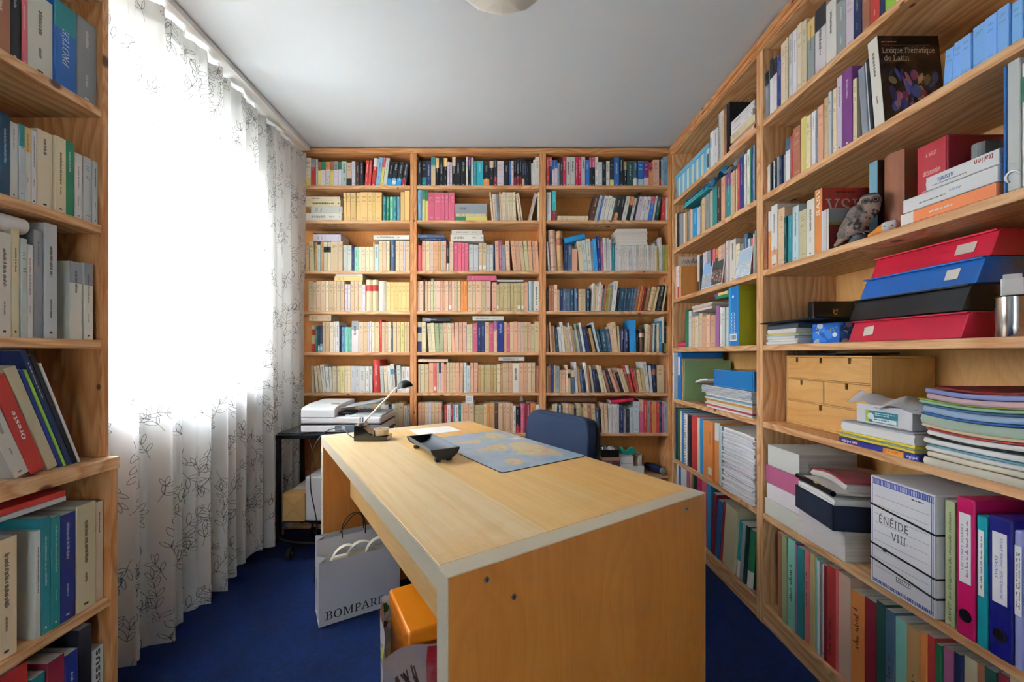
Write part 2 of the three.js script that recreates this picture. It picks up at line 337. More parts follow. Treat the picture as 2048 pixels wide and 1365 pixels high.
class Atlas {
  constructor(cw, ch) {
    this.cw = cw; this.ch = ch; this.n = 0; this.cols = Math.floor(2048 / cw); this.max = this.cols * Math.floor(2048 / ch);
    this.c = document.createElement('canvas'); this.c.width = this.c.height = 2048; this.x = this.c.getContext('2d');
    this.t = new THREE.CanvasTexture(this.c); this.t.colorSpace = THREE.SRGBColorSpace; this.t.magFilter = THREE.LinearFilter;
    this.mats = [std('#ffffff', 0.62, { map: this.t }), std('#ffffff', 0.4, { map: this.t })];
  }
  cell(draw, base) {
    const k = this.n++; if (k >= this.max) throw new Error('atlas full');
    const x = (k % this.cols) * this.cw, y = Math.floor(k / this.cols) * this.ch, w = this.cw, h = this.ch;
    this.x.save(); this.x.beginPath(); this.x.rect(x, y, w, h); this.x.clip(); this.x.fillStyle = base; this.x.fillRect(x, y, w, h);
    this.x.translate(x + 2, y + 2); draw(this.x, w - 4, h - 12); this.x.restore();
    return { u0: (x + 2) / 2048, u1: (x + w - 2) / 2048, v1: 1 - (y + 2) / 2048, v0: 1 - (y + h - 10) / 2048, pu: (x + w / 2) / 2048, pv: 1 - (y + h - 4.5) / 2048 };
  }
}
const smallAtlas = new Atlas(27, 146), bigAtlases = [];
function bigAtlas() { if (!bigAtlases.length || bigAtlases[bigAtlases.length - 1].n >= bigAtlases[bigAtlases.length - 1].max) bigAtlases.push(new Atlas(92, 340)); return bigAtlases[bigAtlases.length - 1]; }
function marks(c, x, y, w, h, vertical, unit) {                       // a line of small unreadable print
  if (vertical) { let p = y; while (p < y + h) { const l = unit * rr(1.2, 3.4); for (let q = p; q < Math.min(p + l, y + h); q += unit * 0.62) c.fillRect(x + rnd() * w * 0.18, q, w * rr(0.6, 0.95), unit * 0.36); p += l + unit * 0.7; } }
  else { let p = x; while (p < x + w) { const l = unit * rr(1, 2.6); c.fillRect(p, y, Math.min(l, x + w - p), h); p += l + unit * 0.5; } }
}
function scribble(c, x, y, l, s, ink) {                                // a line of handwriting too small to read
  c.strokeStyle = ink; c.lineWidth = 2; c.lineJoin = 'round'; c.beginPath(); c.moveTo(x, y); let p = x;
  while (p < x + l) { const n = 3 + Math.floor(rnd() * 5); for (let i = 0; i < n && p < x + l; i++) { const up = rnd() < 0.22 ? 1.7 : 0.8; c.lineTo(p + s * 0.12, y - s * up * rr(0.5, 1)); c.lineTo(p + s * 0.3, y + s * rr(0.0, 0.35)); p += s * rr(0.3, 0.45); } p += s * 0.5; c.moveTo(p, y); }
  c.stroke();
}
// style: k## block at the top, f## at the foot, m## title label, d dark print, w white print, l printed lines across, s paper label at the foot, n none, h hardback, g glossy, o old
function spinePrint(style, base, text, big) {
  return (c, w, h) => {
    const at = (k) => { const m = style.match(new RegExp(k + '([a-z]{2})')); return m && PAL[m[1]] ? PAL[m[1]][0] : null; };
    const top = at('K'), foot = at('F'), lab = at('M');
    if (top) { c.fillStyle = top; c.fillRect(0, 0, w, h * rr(0.27, 0.36)); }
    if (foot) { c.fillStyle = foot; const q = rr(0.24, 0.36); c.fillRect(0, h * (1 - q), w, h * q); }
    if (lab) { c.fillStyle = lab; c.fillRect(0, h * 0.17, w, h * 0.19); }
    const dark = lum(base) > 0.52, pen = /w/.test(style) ? '#ece9e4' : /d/.test(style) ? '#2b2622' : dark ? 'rgba(70,52,38,0.62)' : 'rgba(236,230,220,0.8)';
    c.fillStyle = pen;
    if (text && text.scr) {
      c.save(); c.translate(w / 2, h * 0.5); c.rotate(-Math.PI / 2); scribble(c, text.dx * h - text.scr * h / 2, 0, text.scr * h, w * 0.24, text.c); c.restore();
    } else if (text) {
      c.save(); c.translate(w / 2, h * 0.5); c.rotate(text.up === false ? Math.PI / 2 : -Math.PI / 2); c.fillStyle = text.c || pen; c.textAlign = 'center'; c.textBaseline = 'middle';
      c.font = (text.f || 'bold') + ' ' + Math.floor(w * (text.s || 0.55)) + 'px ' + (text.font || 'sans-serif'); c.scale(1, 1); c.fillText(text.t, text.dx ? text.dx * h : 0, 0, h * 0.92); c.restore();
    } else if (!/n/.test(style)) {
      const u = big ? 4.2 : 3.4;
      if (/l/.test(style)) {
        const ys = [0.14, 0.17, 0.2, 0.3, 0.33, 0.9];
        for (const q of ys) if (rnd() < 0.85) marks(c, w * rr(0.16, 0.3), h * q, w * rr(0.4, 0.6), big ? 3 : 1.6, false, u);
        if (rnd() < 0.5) { c.globalAlpha = 0.45; for (const q of [0.1, 0.25, 0.44, 0.62, 0.86]) if (rnd() < 0.6) c.fillRect(w * 0.04, h * q, w * 0.92, big ? 1.5 : 0.9); c.globalAlpha = 1; }
      } else {
        const tw = big ? rr(0.16, 0.26) : rr(0.26, 0.42); marks(c, w * (0.5 - tw / 2), h * rr(0.08, 0.2), w * tw, h * rr(0.2, 0.45), true, u);
        if (rnd() < 0.6) { if (lab || top) c.fillStyle = pen; marks(c, w * (big ? 0.43 : 0.38), h * 0.66, w * (big ? 0.13 : 0.24), h * rr(0.06, 0.16), true, u * 0.8); }
        if (rnd() < 0.7) c.fillRect(w * 0.38, h * 0.94, w * 0.22, h * 0.018);
      }
      if (/o/.test(style)) { c.fillStyle = 'rgba(60,38,20,0.35)'; for (let i = 0; i < 7; i++) c.fillRect(w * rnd(), h * rnd(), w * rr(0.05, 0.3), h * rr(0.004, 0.04)); c.fillStyle = 'rgba(245,232,205,0.5)'; for (let i = 0; i < 5; i++) c.fillRect(w * rnd(), h * (rnd() < 0.5 ? rr(0, 0.08) : rr(0.9, 1)), w * rr(0.1, 0.3), h * rr(0.01, 0.03)); }
    }
    if (/s/.test(style)) { c.fillStyle = '#efe9dc'; c.fillRect(w * 0.12, h * 0.8, w * 0.76, h * 0.13); }
  };
}
const pageTex = canvas(128, 8, (c) => { for (let i = 0; i < 128; i++) { const v = 205 + Math.floor(rnd() * 50); c.fillStyle = `rgb(${v},${v},${v})`; c.fillRect(i, 0, 1, 8); } }, true);
const pageMats = ['#efeae0', '#e6d9bd', '#cfb88f'].map((c) => std(c, 0.9, { map: pageTex }));
function coverGeo(w, h, d, hard, r) {
  const ct = Math.min(hard ? 0.0026 : 0.0011, w * 0.22), P = [[0, -d]];
  if (hard) { const b = Math.min(0.012, w * 0.3), n = 6; for (let i = 0; i <= n; i++) { const s = 2 * i / n - 1; P.push([w * i / n, -b * s * s]); } }
  else { const q = Math.min(0.0012, w * 0.2); P.push([0, -q], [q, 0], [w - q, 0], [w, -q]); }
  P.push([w, -d]);
  const I = P.map(([x, z], i) => [Math.min(w - ct, Math.max(ct, x)), i === 0 || i === P.length - 1 ? -d : Math.min(z - ct, -ct)]);
  const pos = [], uv = [];
  const quad = (a, b, c, e, ua, ub, uc, ue) => { pos.push(...a, ...b, ...c, ...a, ...c, ...e); uv.push(...ua, ...ub, ...uc, ...ua, ...uc, ...ue); };
  const p = [r.pu, r.pv], N = P.length - 1;
  for (let i = 0; i < N; i++) {
    const [x0, z0] = P[i], [x1, z1] = P[i + 1], [a0, b0] = I[i], [a1, b1] = I[i + 1], sp = i > 0 && i < N - 1;
    const U = (x) => r.u0 + (r.u1 - r.u0) * x / w;
    quad([x0, 0, z0], [x1, 0, z1], [x1, h, z1], [x0, h, z0], sp ? [U(x0), r.v0] : p, sp ? [U(x1), r.v0] : p, sp ? [U(x1), r.v1] : p, sp ? [U(x0), r.v1] : p);
    quad([a1, 0, b1], [a0, 0, b0], [a0, h, b0], [a1, h, b1], p, p, p, p);
    quad([x0, h, z0], [x1, h, z1], [a1, h, b1], [a0, h, b0], p, p, p, p);
    quad([x1, 0, z1], [x0, 0, z0], [a0, 0, b0], [a1, 0, b1], p, p, p, p);
  }
  quad([0, h, -d], [ct, h, -d], [ct, 0, -d], [0, 0, -d], p, p, p, p); quad([w - ct, h, -d], [w, h, -d], [w, 0, -d], [w - ct, 0, -d], p, p, p, p);
  const g = new THREE.BufferGeometry();
  g.setAttribute('position', new THREE.Float32BufferAttribute(pos, 3)); g.setAttribute('uv', new THREE.Float32BufferAttribute(uv, 2)); g.computeVertexNormals();
  return { g, ct };
}
// a book standing on its tail, spine to +z, thickness along x from 0 (or to 0)
function makeBook(o) {
  const hard = /h/.test(o.style), base = jitter(PAL[o.color][0], 0.1);
  const A = o.big ? bigAtlas() : smallAtlas, r = A.cell(spinePrint(o.style, base, o.text, o.big), base);
  const { g, ct } = coverGeo(o.w, o.h, o.d, hard, r), b = hard ? Math.min(0.012, o.w * 0.3) : 0;
  const ins = hard ? 0.0028 : 0.0003, pd = o.d - b - ct - (hard ? 0.004 : 0.0004);
  const pg = new THREE.BoxGeometry(o.w - 2 * ct - 0.0002, o.h - 2 * ins, pd).translate(o.w / 2, o.h / 2, -(b + ct + 0.0002) - pd / 2);
  if (o.flip) { g.translate(-o.w, 0, 0); pg.translate(-o.w, 0, 0); }
  const t = new THREE.Group(); t.name = numbered(o.name); scene.add(t); t.rotation.order = 'YXZ';
  mesh('cover', g, A.mats[/g/.test(o.style) ? 1 : 0], t);
  mesh('page_block', pg, pageMats[o.pages ?? (/[o]/.test(o.style) ? 2 : /^(bg|kr|sa|pk|kh|lo|ye|br)$/.test(o.color) ? 1 : 0)], t);
  return t;
}
const ONES = ['', 'first', 'second', 'third', 'fourth', 'fifth', 'sixth', 'seventh', 'eighth', 'ninth', 'tenth', 'eleventh', 'twelfth', 'thirteenth', 'fourteenth', 'fifteenth', 'sixteenth', 'seventeenth', 'eighteenth', 'nineteenth'];
const ord = (n) => n < 20 ? ONES[n] : n % 10 ? ['twenty', 'thirty', 'forty', 'fifty', 'sixty'][Math.floor(n / 10) - 2] + '-' + ONES[n % 10] : ['twentieth', 'thirtieth', 'fortieth', 'fiftieth', 'sixtieth'][n / 10 - 2];
function styleOf(color, s) {
  s = (s || '').replace(/k([a-z]{2})/g, 'K$1').replace(/f([a-z]{2})/g, 'F$1').replace(/m([a-z]{2})/g, 'M$1');
  const flags = s.replace(/[KFM][a-z]{2}/g, '');
  if (!/[dwln]/.test(flags) && /^(bg|kr|cr|sa|pk|lo|kh|ye|sg|lg|br|db|ro|li)$/.test(color)) s += 'l';
  return s;
}
const flagsOf = (s) => s.replace(/[KFM][a-z]{2}/g, '');
const KINDS = { pocket_novel: 'pocket novel', paperback_book: 'paperback', hardback_book: 'hardback', booklet: 'thin booklet', old_book: 'old worn book', classics_paperback: 'paperback', trade_paperback: 'paperback', dictionary: 'dictionary', folder: 'document folder', binder: 'ring binder' };
function kindOf(kind, style, w) { const f = flagsOf(style); return /h/.test(f) ? 'hardback_book' : /o/.test(f) ? 'old_book' : w < 0.0125 && kind !== 'folder' ? 'booklet' : kind; }
// ---- rows on the back bookcases; sizes in picture pixels: colour,width,height[,lean[,style]]  _n gap ----
const ZS = 2.497, K = ZS / FPX, BAYN = ['left', 'middle', 'right'];
function backRow(bay, row, x0, x1, kind, list, from = 0) {
  const in0 = (BAYS[bay][0] + 0.0203) / K + CX, in1 = (BAYS[bay][1] - 0.0205) / K + CX; x0 = Math.max(x0, in0); x1 = Math.min(x1, in1);
  const it = []; let gap = 0;
  for (const s of list.trim().split(/\s+/)) {
    if (s[0] === '_') { gap += +s.slice(1); continue; }
    const [color, w, h, lean, style] = s.split(',');
    it.push({ color, w: +w, h: +h, a: R(+(lean || 0)), style: styleOf(color, style), gap }); gap = 0;
  }
  it.forEach((o, i) => { if (i) { const p = it[i - 1]; o.gap += Math.max(0, Math.min(p.h, o.h) * (Math.tan(p.a) - Math.tan(o.a))); } o.gap += 0.22; });
  it[0].gap += Math.max(0, -it[0].h * Math.tan(it[0].a));
  const end = it[it.length - 1], gaps = it.reduce((s, o) => s + o.gap, 0) + Math.max(0, end.h * Math.tan(end.a)), wide = it.reduce((s, o) => s + o.w / Math.cos(o.a), 0), f = x1 ? (x1 - x0 - gaps) / wide : 1;
  let x = x0;
  it.forEach((o, i) => {
    const w = o.w * f; x += o.gap;
    const right = o.a > 0, piv = right ? x + w / Math.cos(o.a) : x, wm = w * K - 0.0002;
    const fl = flagsOf(o.style), d = Math.min(0.152, (/h/.test(fl) ? 0.145 : kind === 'pocket_novel' ? 0.108 : rr(0.118, 0.14)));
    const name = kindOf(kind, o.style, wm);
    const t = makeBook({ name, color: o.color, style: o.style, w: wm, h: Math.min(o.h * K, (row ? BS[row - 1] - 0.024 : 2.348) - BS[row]), d, flip: right });
    t.position.set(backX(piv, ZS), BS[row] + 0.0003, BZ - 0.0065 - rnd() * 0.004); t.rotation.z = -o.a;
    tag(t, `${PAL[o.color][1]} ${KINDS[name]}, ${ord(i + 1 + from)} from left, ${ord(row + 1)} shelf, ${BAYN[bay]} back bookcase`, 'book', `books standing on the ${ord(row + 1)} shelf of the ${BAYN[bay]} back bookcase`);
    x += w / Math.cos(o.a);
  });
}
// books lying flat on the back bookcases, from the bottom up: colour,left px,right px,thickness px[,style]
function backPile(bay, row, base, items, where) {
  let y = BS[row] + base * K + 0.0012; const n = items.length;
  items.forEach((s, i) => {
    const [color, a, b, th, style0] = s.split(','), style = styleOf(color, style0), w = +th * K - 0.0003, h = (+b - +a) * K;
    const name = kindOf('paperback_book', style, w);
    const t = makeBook({ name, color, style, w, h, d: 0.135, big: false });
    t.position.set(backX(+b, ZS), y, BZ - 0.007 - rnd() * 0.003); t.rotation.z = Math.PI / 2; y += w + 0.0003;
    tag(t, `${PAL[color][1]} ${KINDS[name]} lying${n > 1 ? ' ' + ord(i + 1) + ' up' : ''} ${where}, ${ord(row + 1)} shelf, ${BAYN[bay]} back bookcase`, 'book', `books lying flat on the ${ord(row + 1)} shelf of the ${BAYN[bay]} back bookcase`);
  });
}
// ---- rows on the side bookcases: px where the foot starts, px where it ends, px height of its top, colour[, style[, lean]] ----
function sideRow(side, row, base, X, kind, items, where, o = {}) {
  let prev = null; const made = [];
  items.forEach((s, i) => {
    const [p0, p1, top, color, style0, lean] = Array.isArray(s) ? s[0].split(',') : s.split(','), text = Array.isArray(s) ? s[1] : null;
    const style = styleOf(color, style0), zOf = side === 'right' ? (p) => rightZ(p, X) : (p) => leftZ(p, -X);
    const lim = side === 'left' ? [0, base < 0.7 ? 1.0445 : 1.0475] : +p0 < 1515 ? [1.6605, 2.4645] : [0.768, 1.6175];
    const cl = (z) => Math.max(lim[0], Math.min(lim[1], z)); let za = cl(zOf(+p0)), zb = cl(zOf(+p1)); const a = R(+(lean || 0)), sgn = side === 'right' ? 1 : -1;       // za: image left
    if (prev !== null && sgn * (prev - za) < 0) za = prev;
    if (sgn * (za - zb) <= 0) return;
    const w = Math.abs(za - zb) - 0.0006, zm = (za + zb) / 2; if (w < 0.0015) return;
    let h = atY(+top, zm) - base; h = Math.min(h, o.max || 0.275); if (a) h = Math.min(h / Math.cos(a), (o.max || 0.275) / Math.cos(a) - w * Math.abs(Math.tan(a)));
    const name = kindOf(kind, style, w), d = o.depth || Math.min(0.23, Math.max(0.11, h * rr(0.62, 0.7)));
    const t = makeBook({ name, color, style, w: w * Math.cos(a), h, d, flip: a > 0, big: true, text, pages: o.pages });
    const zp = a > 0 ? zb : za;
    t.position.set(X + (side === 'right' ? 1 : -1) * rr(0, 0.006), base + 0.0004, -(zp - sgn * 0.0003 * (a > 0 ? -1 : 1))); t.rotation.y = side === 'right' ? -Math.PI / 2 : Math.PI / 2; t.rotation.z = -a;
    prev = zb; made[i] = { t, w: w * Math.cos(a), h };
    tag(t, `${PAL[color][1]} ${KINDS[name]}, ${ord(i + 1)} from left on ${where}`, kind === 'folder' || kind === 'binder' ? (name === 'binder' ? 'binder' : 'folder') : 'book', `${kind === 'folder' || kind === 'binder' ? 'files' : 'books'} on ${where}`);
  });
  return made;
}
// wire or plastic comb along the spine of a bound notebook
function comb(b, mat) { const n = Math.round(b.h / 0.0095), g = new THREE.TorusGeometry(0.0048, 0.0011, 5, 12).rotateX(Math.PI / 2); for (let i = 0; i < n; i++) { const m = mesh('binding_ring', g, mat, b.t); m.position.set(b.w / 2, (i + 0.5) / n * b.h, 0.0005); } }
// ---- left back bookcase ----
backRow(0, 0, 611, 819, 'pocket_novel', `wh,10,56,,fly rd,9,55,,kgy lg,4,54 ly,6,48,,kbr li,9,48,,kgn li,7.5,48,,kor ly,7.5,49,,kbr li,8,49,,kgy li,6,48,,kgn lb,9,49,,d pk,10,47,,fbk lg,6.5,49 db,7.5,49,,w _1 bk,7,50,,w _2 rd,6,51,3,w rd,5,51,4 rd,9,56,6,kwh sb,8,57,7 ly,5.5,57,7,kro lg,7,56,7,d bk,8,48,8,wfcy bk,9,48,8,wfsb bk,9,48,9,wfcy bk,9.3,48,9,wfdr`);
backRow(0, 1, 686, 819.5, 'paperback_book', `ye,6,56,-2 ye,7,56,-1 ye,11,56,-1 ye,8,56 ye,14,57 ye,9,57 ye,7,57 ye,12,57 _1.5 tl,7,48,,h gn,7,48,,h mg,7,48,,h tl,7,48,,h sb,6,48,,h _1 ye,8,57,,n ye,10,60,,n`);
backPile(0, 1, 0, ['wh,612,683,15', 'lg,622,685.3,13', 'cr,612,681,13,d', 'cr,611,680,7,d'], 'by curtain');
backRow(0, 2, 612, 819.5, 'paperback_book', `bg,6,52 lo,9,59,-2 kr,5,57 lb,6,52 kr,6,59 lo,7,58,,mbk lo,7,58,,mbk bg,14,59 bg,9,59 _1 lg,8,51 lg,8,51 nv,5,51 mg,8,48 cr,7,48 cr,7,48 cr,7,48 cr,7,48 bg,3,57 lb,8,53 bg,7.5,60 bg,7,60 cr,6.5,60 sl,11.5,62,,h bg,7.5,60 bg,8,60 li,3.5,60 bg,8,60`);
backPile(0, 2, 59.6, ['li,627,682,13', 'nv,626,681,3'], 'atop tan paperbacks');
backPile(0, 2, 62.4, ['wh,747,819,9'], 'atop slate-blue hardback');
backRow(0, 3, 617, 819.5, 'paperback_book', `lo,9,60 bg,6,58 bg,9,60 bg,9.5,60 cr,6,60 bg,10,60 bg,5,60,,o bg,8,60 bg,7,60 _1.5 li,5,54 li,5,54 bg,8,60 bg,7,60 bg,8,60 li,6,53 cr,13.5,63,,hmrdn cr,11,63,,hmrdn _1 wh,15,60,,dfwh _.7 ye,7.5,58 ye,7.5,58 ye,7.5,58 ye,7.5,58 ye,7.5,58 ye,7.5,58`);
backPile(0, 3, 60.4, ['ye,669,725.5,9.5', 'wh,671,725,4'], 'atop tan paperbacks');
backRow(0, 4, 621, 819, 'paperback_book', `lo,10,53,,hmrdfrd gn,4,50 nv,4.5,53,,fsb nv,5,53,,fsb bg,6.5,60 bg,7,60 cr,8,60 wh,4,61 wh,7,61 nv,3,52 sb,8.5,50,,h mg,8,50,,h mg,4.5,50,,h wh,14,62,,kgyd bg,10,60 bg,7,60 li,4,60 wh,4,61 cr,6.5,60 bg,9.5,60 _.5 rd,4,65 bg,6,60 bg,6,60,,o cr,5,60 sl,4.5,52 bg,7.5,60 bg,7,60 ly,7,60 _.7 bg,5,60 bg,5,60`);
backPile(0, 4, 61.6, ['bg,618,662,12.5'], 'beside curtain');
backRow(0, 5, 622, 819.5, 'paperback_book', `lo,5,53,-2 cr,5,53,-5 cr,6,54,-7 wh,8,56,-6,s wh,6,52,-5 wh,5,52,-4 cr,8,53,-1 cr,7,53 ly,6.5,53 cr,6.5,53 cr,6,53 wh,8,53 wh,8,53 wh,12,53 wh,7,53 wh,6,53 rd,14,66,,hw lg,7,53,-2 cr,6.5,53,-3 wh,6,54,-3 wh,8,57,-3,mcy db,3,55,-3 lg,8,55,-2 wh,8,52 wh,8,52`);
backRow(0, 6, 624, 819.5, 'paperback_book', `pu,8,60 nv,9,52 wh,8,56 cr,9,58 wh,8,57 bg,9,58 wh,7,55 li,9,58 wh,8,57 bg,10,58 cr,9,57 wh,9,55 lg,8,57 bg,9,58 lo,8,57 wh,7,58 wh,7,56 nv,6,56,,fwh wh,6,57 lo,7,58 bg,9,60,,o _.5 wh,6,54 lg,5,53`);
// ---- middle back bookcase ----
backRow(1, 0, 834.2, 1078.5, 'pocket_novel', `bk,9.5,51,,w bk,9,51,,wftl nv,9,51,,w bg,8.5,58,,ktl bk,7,56,,kyew bk,9,57,,w bk,7.5,56,,kyew li,4.5,48 li,4.5,48 bk,7,58,,kpkw bk,10,54,,w bk,11,53,,w wh,3,58 bk,6,58,,kpuw lg,5,57 tl,5.5,50,,w ty,13.5,50,,w bk,12.5,50,,wfor bk,8,50,,wkpk bk,7,56,,wfdr li,13,50 bk,11,50,,w bl,4,50 li,4.5,50 bk,5.5,55,,wfdr bk,5.5,55,,wfdr bk,5,55,,wfdr bk,5,55,,wfye nv,3.5,50 bk,5,48 bk,4,50 wh,4,46 wh,4,52 wh,8,58`);
backRow(1, 1, 834.2, 909, 'classics_paperback', `sb,10,62,,h ly,5.5,61,,kgn ly,5.5,61,,kgn ro,12,56 ro,13.5,56 ro,7,56 ro,7,56 ro,4.5,56 ro,7,56`);
backPile(1, 1, 0, ['ly,910,974,8,kgn', 'lo,911,972,6', 'gy,909.5,973,20'], 'beside rose-pink paperbacks');
backRow(1, 1, 978.5, 1078.8, 'booklet', `cr,4,57,-5 cr,5,53,-3 lg,5,53,-3 gy,5,53,-3 bg,4,57,-2 cr,3,54,-2 cr,8,57,-2 cr,4,57,-2 cr,5,57,-2 cr,3.5,57,-2 cr,3.5,57,-2 cr,7,57,-2 cr,5,54,-7 cr,4,56,-8 _9 sa,3,57,13 lg,5,55,13 _.2 cr,4,57`, 9);
backRow(1, 2, 832.6, 1078.3, 'classics_paperback', `co,10,51,,hn sa,8,60 lo,7.5,60 pk,7.5,60 sa,9,60 kr,5.5,60 lg,3.5,60 sa,7,60 bk,6,53,,fwhw bg,8.5,59 ro,8,57 ro,8,57 ro,6,56 ro,7.5,56 _.8 lg,9.5,53 lg,9.5,52 bg,7.5,56,,s bg,8,56,,s lg,7,52 lg,6.5,52 nv,3.5,57,,w sa,7.5,60,-1 mp,6,61,-1 gy,7,52,-1 pk,8,60,-2 _2 sa,8,60,-6 sa,8,60,-6 bg,8,60,-6 lo,7.5,60,-5 sa,7.5,60,-4 sa,6,60,-3 sa,6,60,-3`);
backPile(1, 2, 60.6, ['nv,840,893,5', 'sl,836,888,7'], 'atop salmon paperbacks');
backPile(1, 2, 59.6, ['wh,901,967,13', 'wh,903.5,964,9'], 'atop rose-pink paperbacks');
backRow(1, 3, 833, 1078.3, 'classics_paperback', `pk,4,60 pk,8,60 _3 pk,5,60 pk,5,60 lo,5,60,,o lo,5,60,,o pk,8,60 sa,5,60 sa,4,60 pk,6,60 sa,6.5,60,,s pk,5,60 lo,5,60 bg,6,60 or,6,60 or,6,60 bg,10,60 bg,6,60 pk,10.5,60 kh,8.5,60 pk,9,60 _2 sa,9,58 kh,4.5,54,,s kh,8,56 kh,8,56,,o kh,5,56 kh,6,56 kh,6,56,,o kh,7.5,56,,s kh,5.5,56,,s sa,7.5,58 lb,10.5,60,,hn wh,10.5,60,,d`);
backPile(1, 3, 60.8, ['ro,934,993,10'], 'atop pink paperbacks');
backPile(1, 3, 58.8, ['wh,994,1047,3.6'], 'atop khaki paperbacks');
backRow(1, 4, 833.5, 1078.3, 'classics_paperback', `cr,9,60,,mnvfnvn cr,8.5,60 _1.5 cr,7,57,-4,o cr,6.5,58,-4,o sg,8,57,-3 sg,8,57,-2 pk,7.5,58,-2 lo,7.5,58,-2 sa,6,58,-2 pk,7.5,59,-1 sa,7.5,60 pk,8,60 lo,6.5,55 lo,4.5,56 ro,9.5,57 nv,7,60,,w nv,7,60,,w bg,9,60 ro,8,56 pk,7,62,,kmv in,14,62,,w sa,5,60 ro,6,57 bg,7,60 sa,7.5,61 pk,7,60 pk,5.5,60 bg,7.5,60 sa,5.5,60 lo,8,56 bg,8.5,61`);
backPile(1, 4, 61, ['bk,845,900,7,wkgy'], 'atop worn cream books');
backPile(1, 4, 62.6, ['wh,945,1007,9'], 'atop navy paperbacks');
backRow(1, 5, 836, 1078.3, 'classics_paperback', `bg,4,57 lo,8.5,57 bg,8,57 sa,9,60 co,6,60,,s lo,4,60 li,4,60,,knv sa,6,60 sa,4.5,57 bg,6,60 bg,6,60 bg,6,60 sa,6.5,60 pk,6.5,60,1 lg,6,60 lb,7,54 sa,6,60 sa,8,60,1 kr,5,56 kh,6.5,56 kh,5,56 kh,7,56 kr,6,56,,o kh,6,56,,o cr,6,57,,o kr,4.5,57,,o bg,12,60 sa,7.5,60 wh,12.5,59,,d sa,9,60 sa,7,60 bg,7.5,60 bg,7.5,60 _1.5 br,6,54`);
backPile(1, 5, 61, ['pk,836,896,6'], 'at left end');
backPile(1, 5, 61, ['bk,998,1030,2.5', 'wh,997,1049,7.5'], 'near right end');
backRow(1, 6, 836, 1078.3, 'classics_paperback', `sa,6.5,60 sa,6.5,60 lo,6.5,60 li,5,60 bg,7,60 bg,6,60 sa,7,60 bk,4,52 rd,5,54,,fbk wh,7,56 rd,4,55,,fbk sb,4,56 wh,7,56 tl,4,56 lo,4.5,59 sa,10.5,60 bg,10,60 kh,9,55 kh,8.5,55 bg,6,58,,o or,6,60 kr,8.5,60 db,7,60 bg,8.5,60 sa,6,60 bg,7.5,60 sa,5,58 wh,5.5,54 bk,7,52,,wfrd _2 ro,10.5,57,,h dr,8.5,60 or,9,59 wh,7,56`);
// ---- right back bookcase ----
backRow(2, 0, 1092.4, 1336.5, 'pocket_novel', `rd,6,58,,w nv,5,57,,krow li,5,51,,kbl li,5.5,51,,kbl gy,4,46 bk,6,53,,w cm,6.5,58,,w lg,8.5,58,,d lg,8.5,58,,d cm,6,58,,w cm,6,58,,w lg,7.5,58,,d bl,8,52,,w bk,4,57,,krow bk,7,57,,krow wh,6,58 lg,7.5,48 bk,7.5,50 wh,7,50 bk,8,50,,fly bl,10,57,,w bk,8.5,57,,w bk,7.5,49,,wkkh dg,11,50,,w sl,10,50,,wfwh bl,11,50,,wflb pu,9.5,50,,wfli or,8,47,,krd pk,12,52 nv,4,50,,frd lb,4,52 sb,8.5,59`);
backRow(2, 1, 1092.8, 1112.6, 'paperback_book', `wh,9,57 _1.5 ty,8.5,60,,wfdr`);
backPile(2, 1, 0, ['cr,1114,1175.5,3.5', 'cr,1115,1176.5,6'], 'beside leaning novels');
backRow(2, 1, 1177.5, 1336.5, 'pocket_novel', `db,11,52,13,w lg,6,51,13 bl,4,51,13 wh,8,50,13 wh,8,50,13 wh,8,46,12 dg,4,46,12 bk,8,49,12,wfor bk,9,49,12,w wh,9,49,12 bk,8,48,12,kor wh,6,46,12 bk,4,57,12 li,9,48,11 wh,8,48,11 wh,8,48,10,d bl,9,48,10,kro wh,4,50,9 dg,8,48,9,w _1 rd,8,46,3,w wh,4,46`, 2);
backRow(2, 2, 1092.4, 1336.5, 'paperback_book', `li,4,58,-4 pk,16,82,-3,h kr,14,80,-2,hmbr nv,9,51 sl,8,53 sa,12,44,,n cr,10,60,-5 lb,8,61,-5 wh,9,64,-4 gy,5,60,-4 cy,8,64,-4 in,7,70,-3,w mp,5,58,-2 wh,6,66,-2 lg,6,65,-1 wh,5,63,-1 tl,6.5,56 li,7.5,53 wh,2.9,51 wh,2.9,51 wh,2.9,51 wh,2.9,51 wh,2.9,51 wh,2.9,51 wh,2.9,51 wh,2.9,51 wh,2.9,51 wh,2.9,51 wh,2.9,51 wh,2.9,51 wh,2.9,51 wh,2.9,51 wh,2.9,51 wh,2.9,51 wh,2.9,51 wh,2.9,51 wh,2.9,51 wh,2.9,51 wh,2.9,51 wh,2.9,51 wh,2.9,51 wh,2.9,51 wh,4.5,54 cr,4.5,50 ol,4,47 wh,6,67 gy,4,52 ol,4.5,52 ol,4.5,52`);
backPile(2, 2, 51.6, ['wh,1233,1295,5.4,n', 'wh,1232,1293,5.4,n', 'wh,1233.5,1294.5,5.4,n', 'wh,1232.5,1294,5.4,n', 'wh,1233,1295,5.4,n', 'wh,1234,1294,5.4,n'], 'atop thin white booklets');
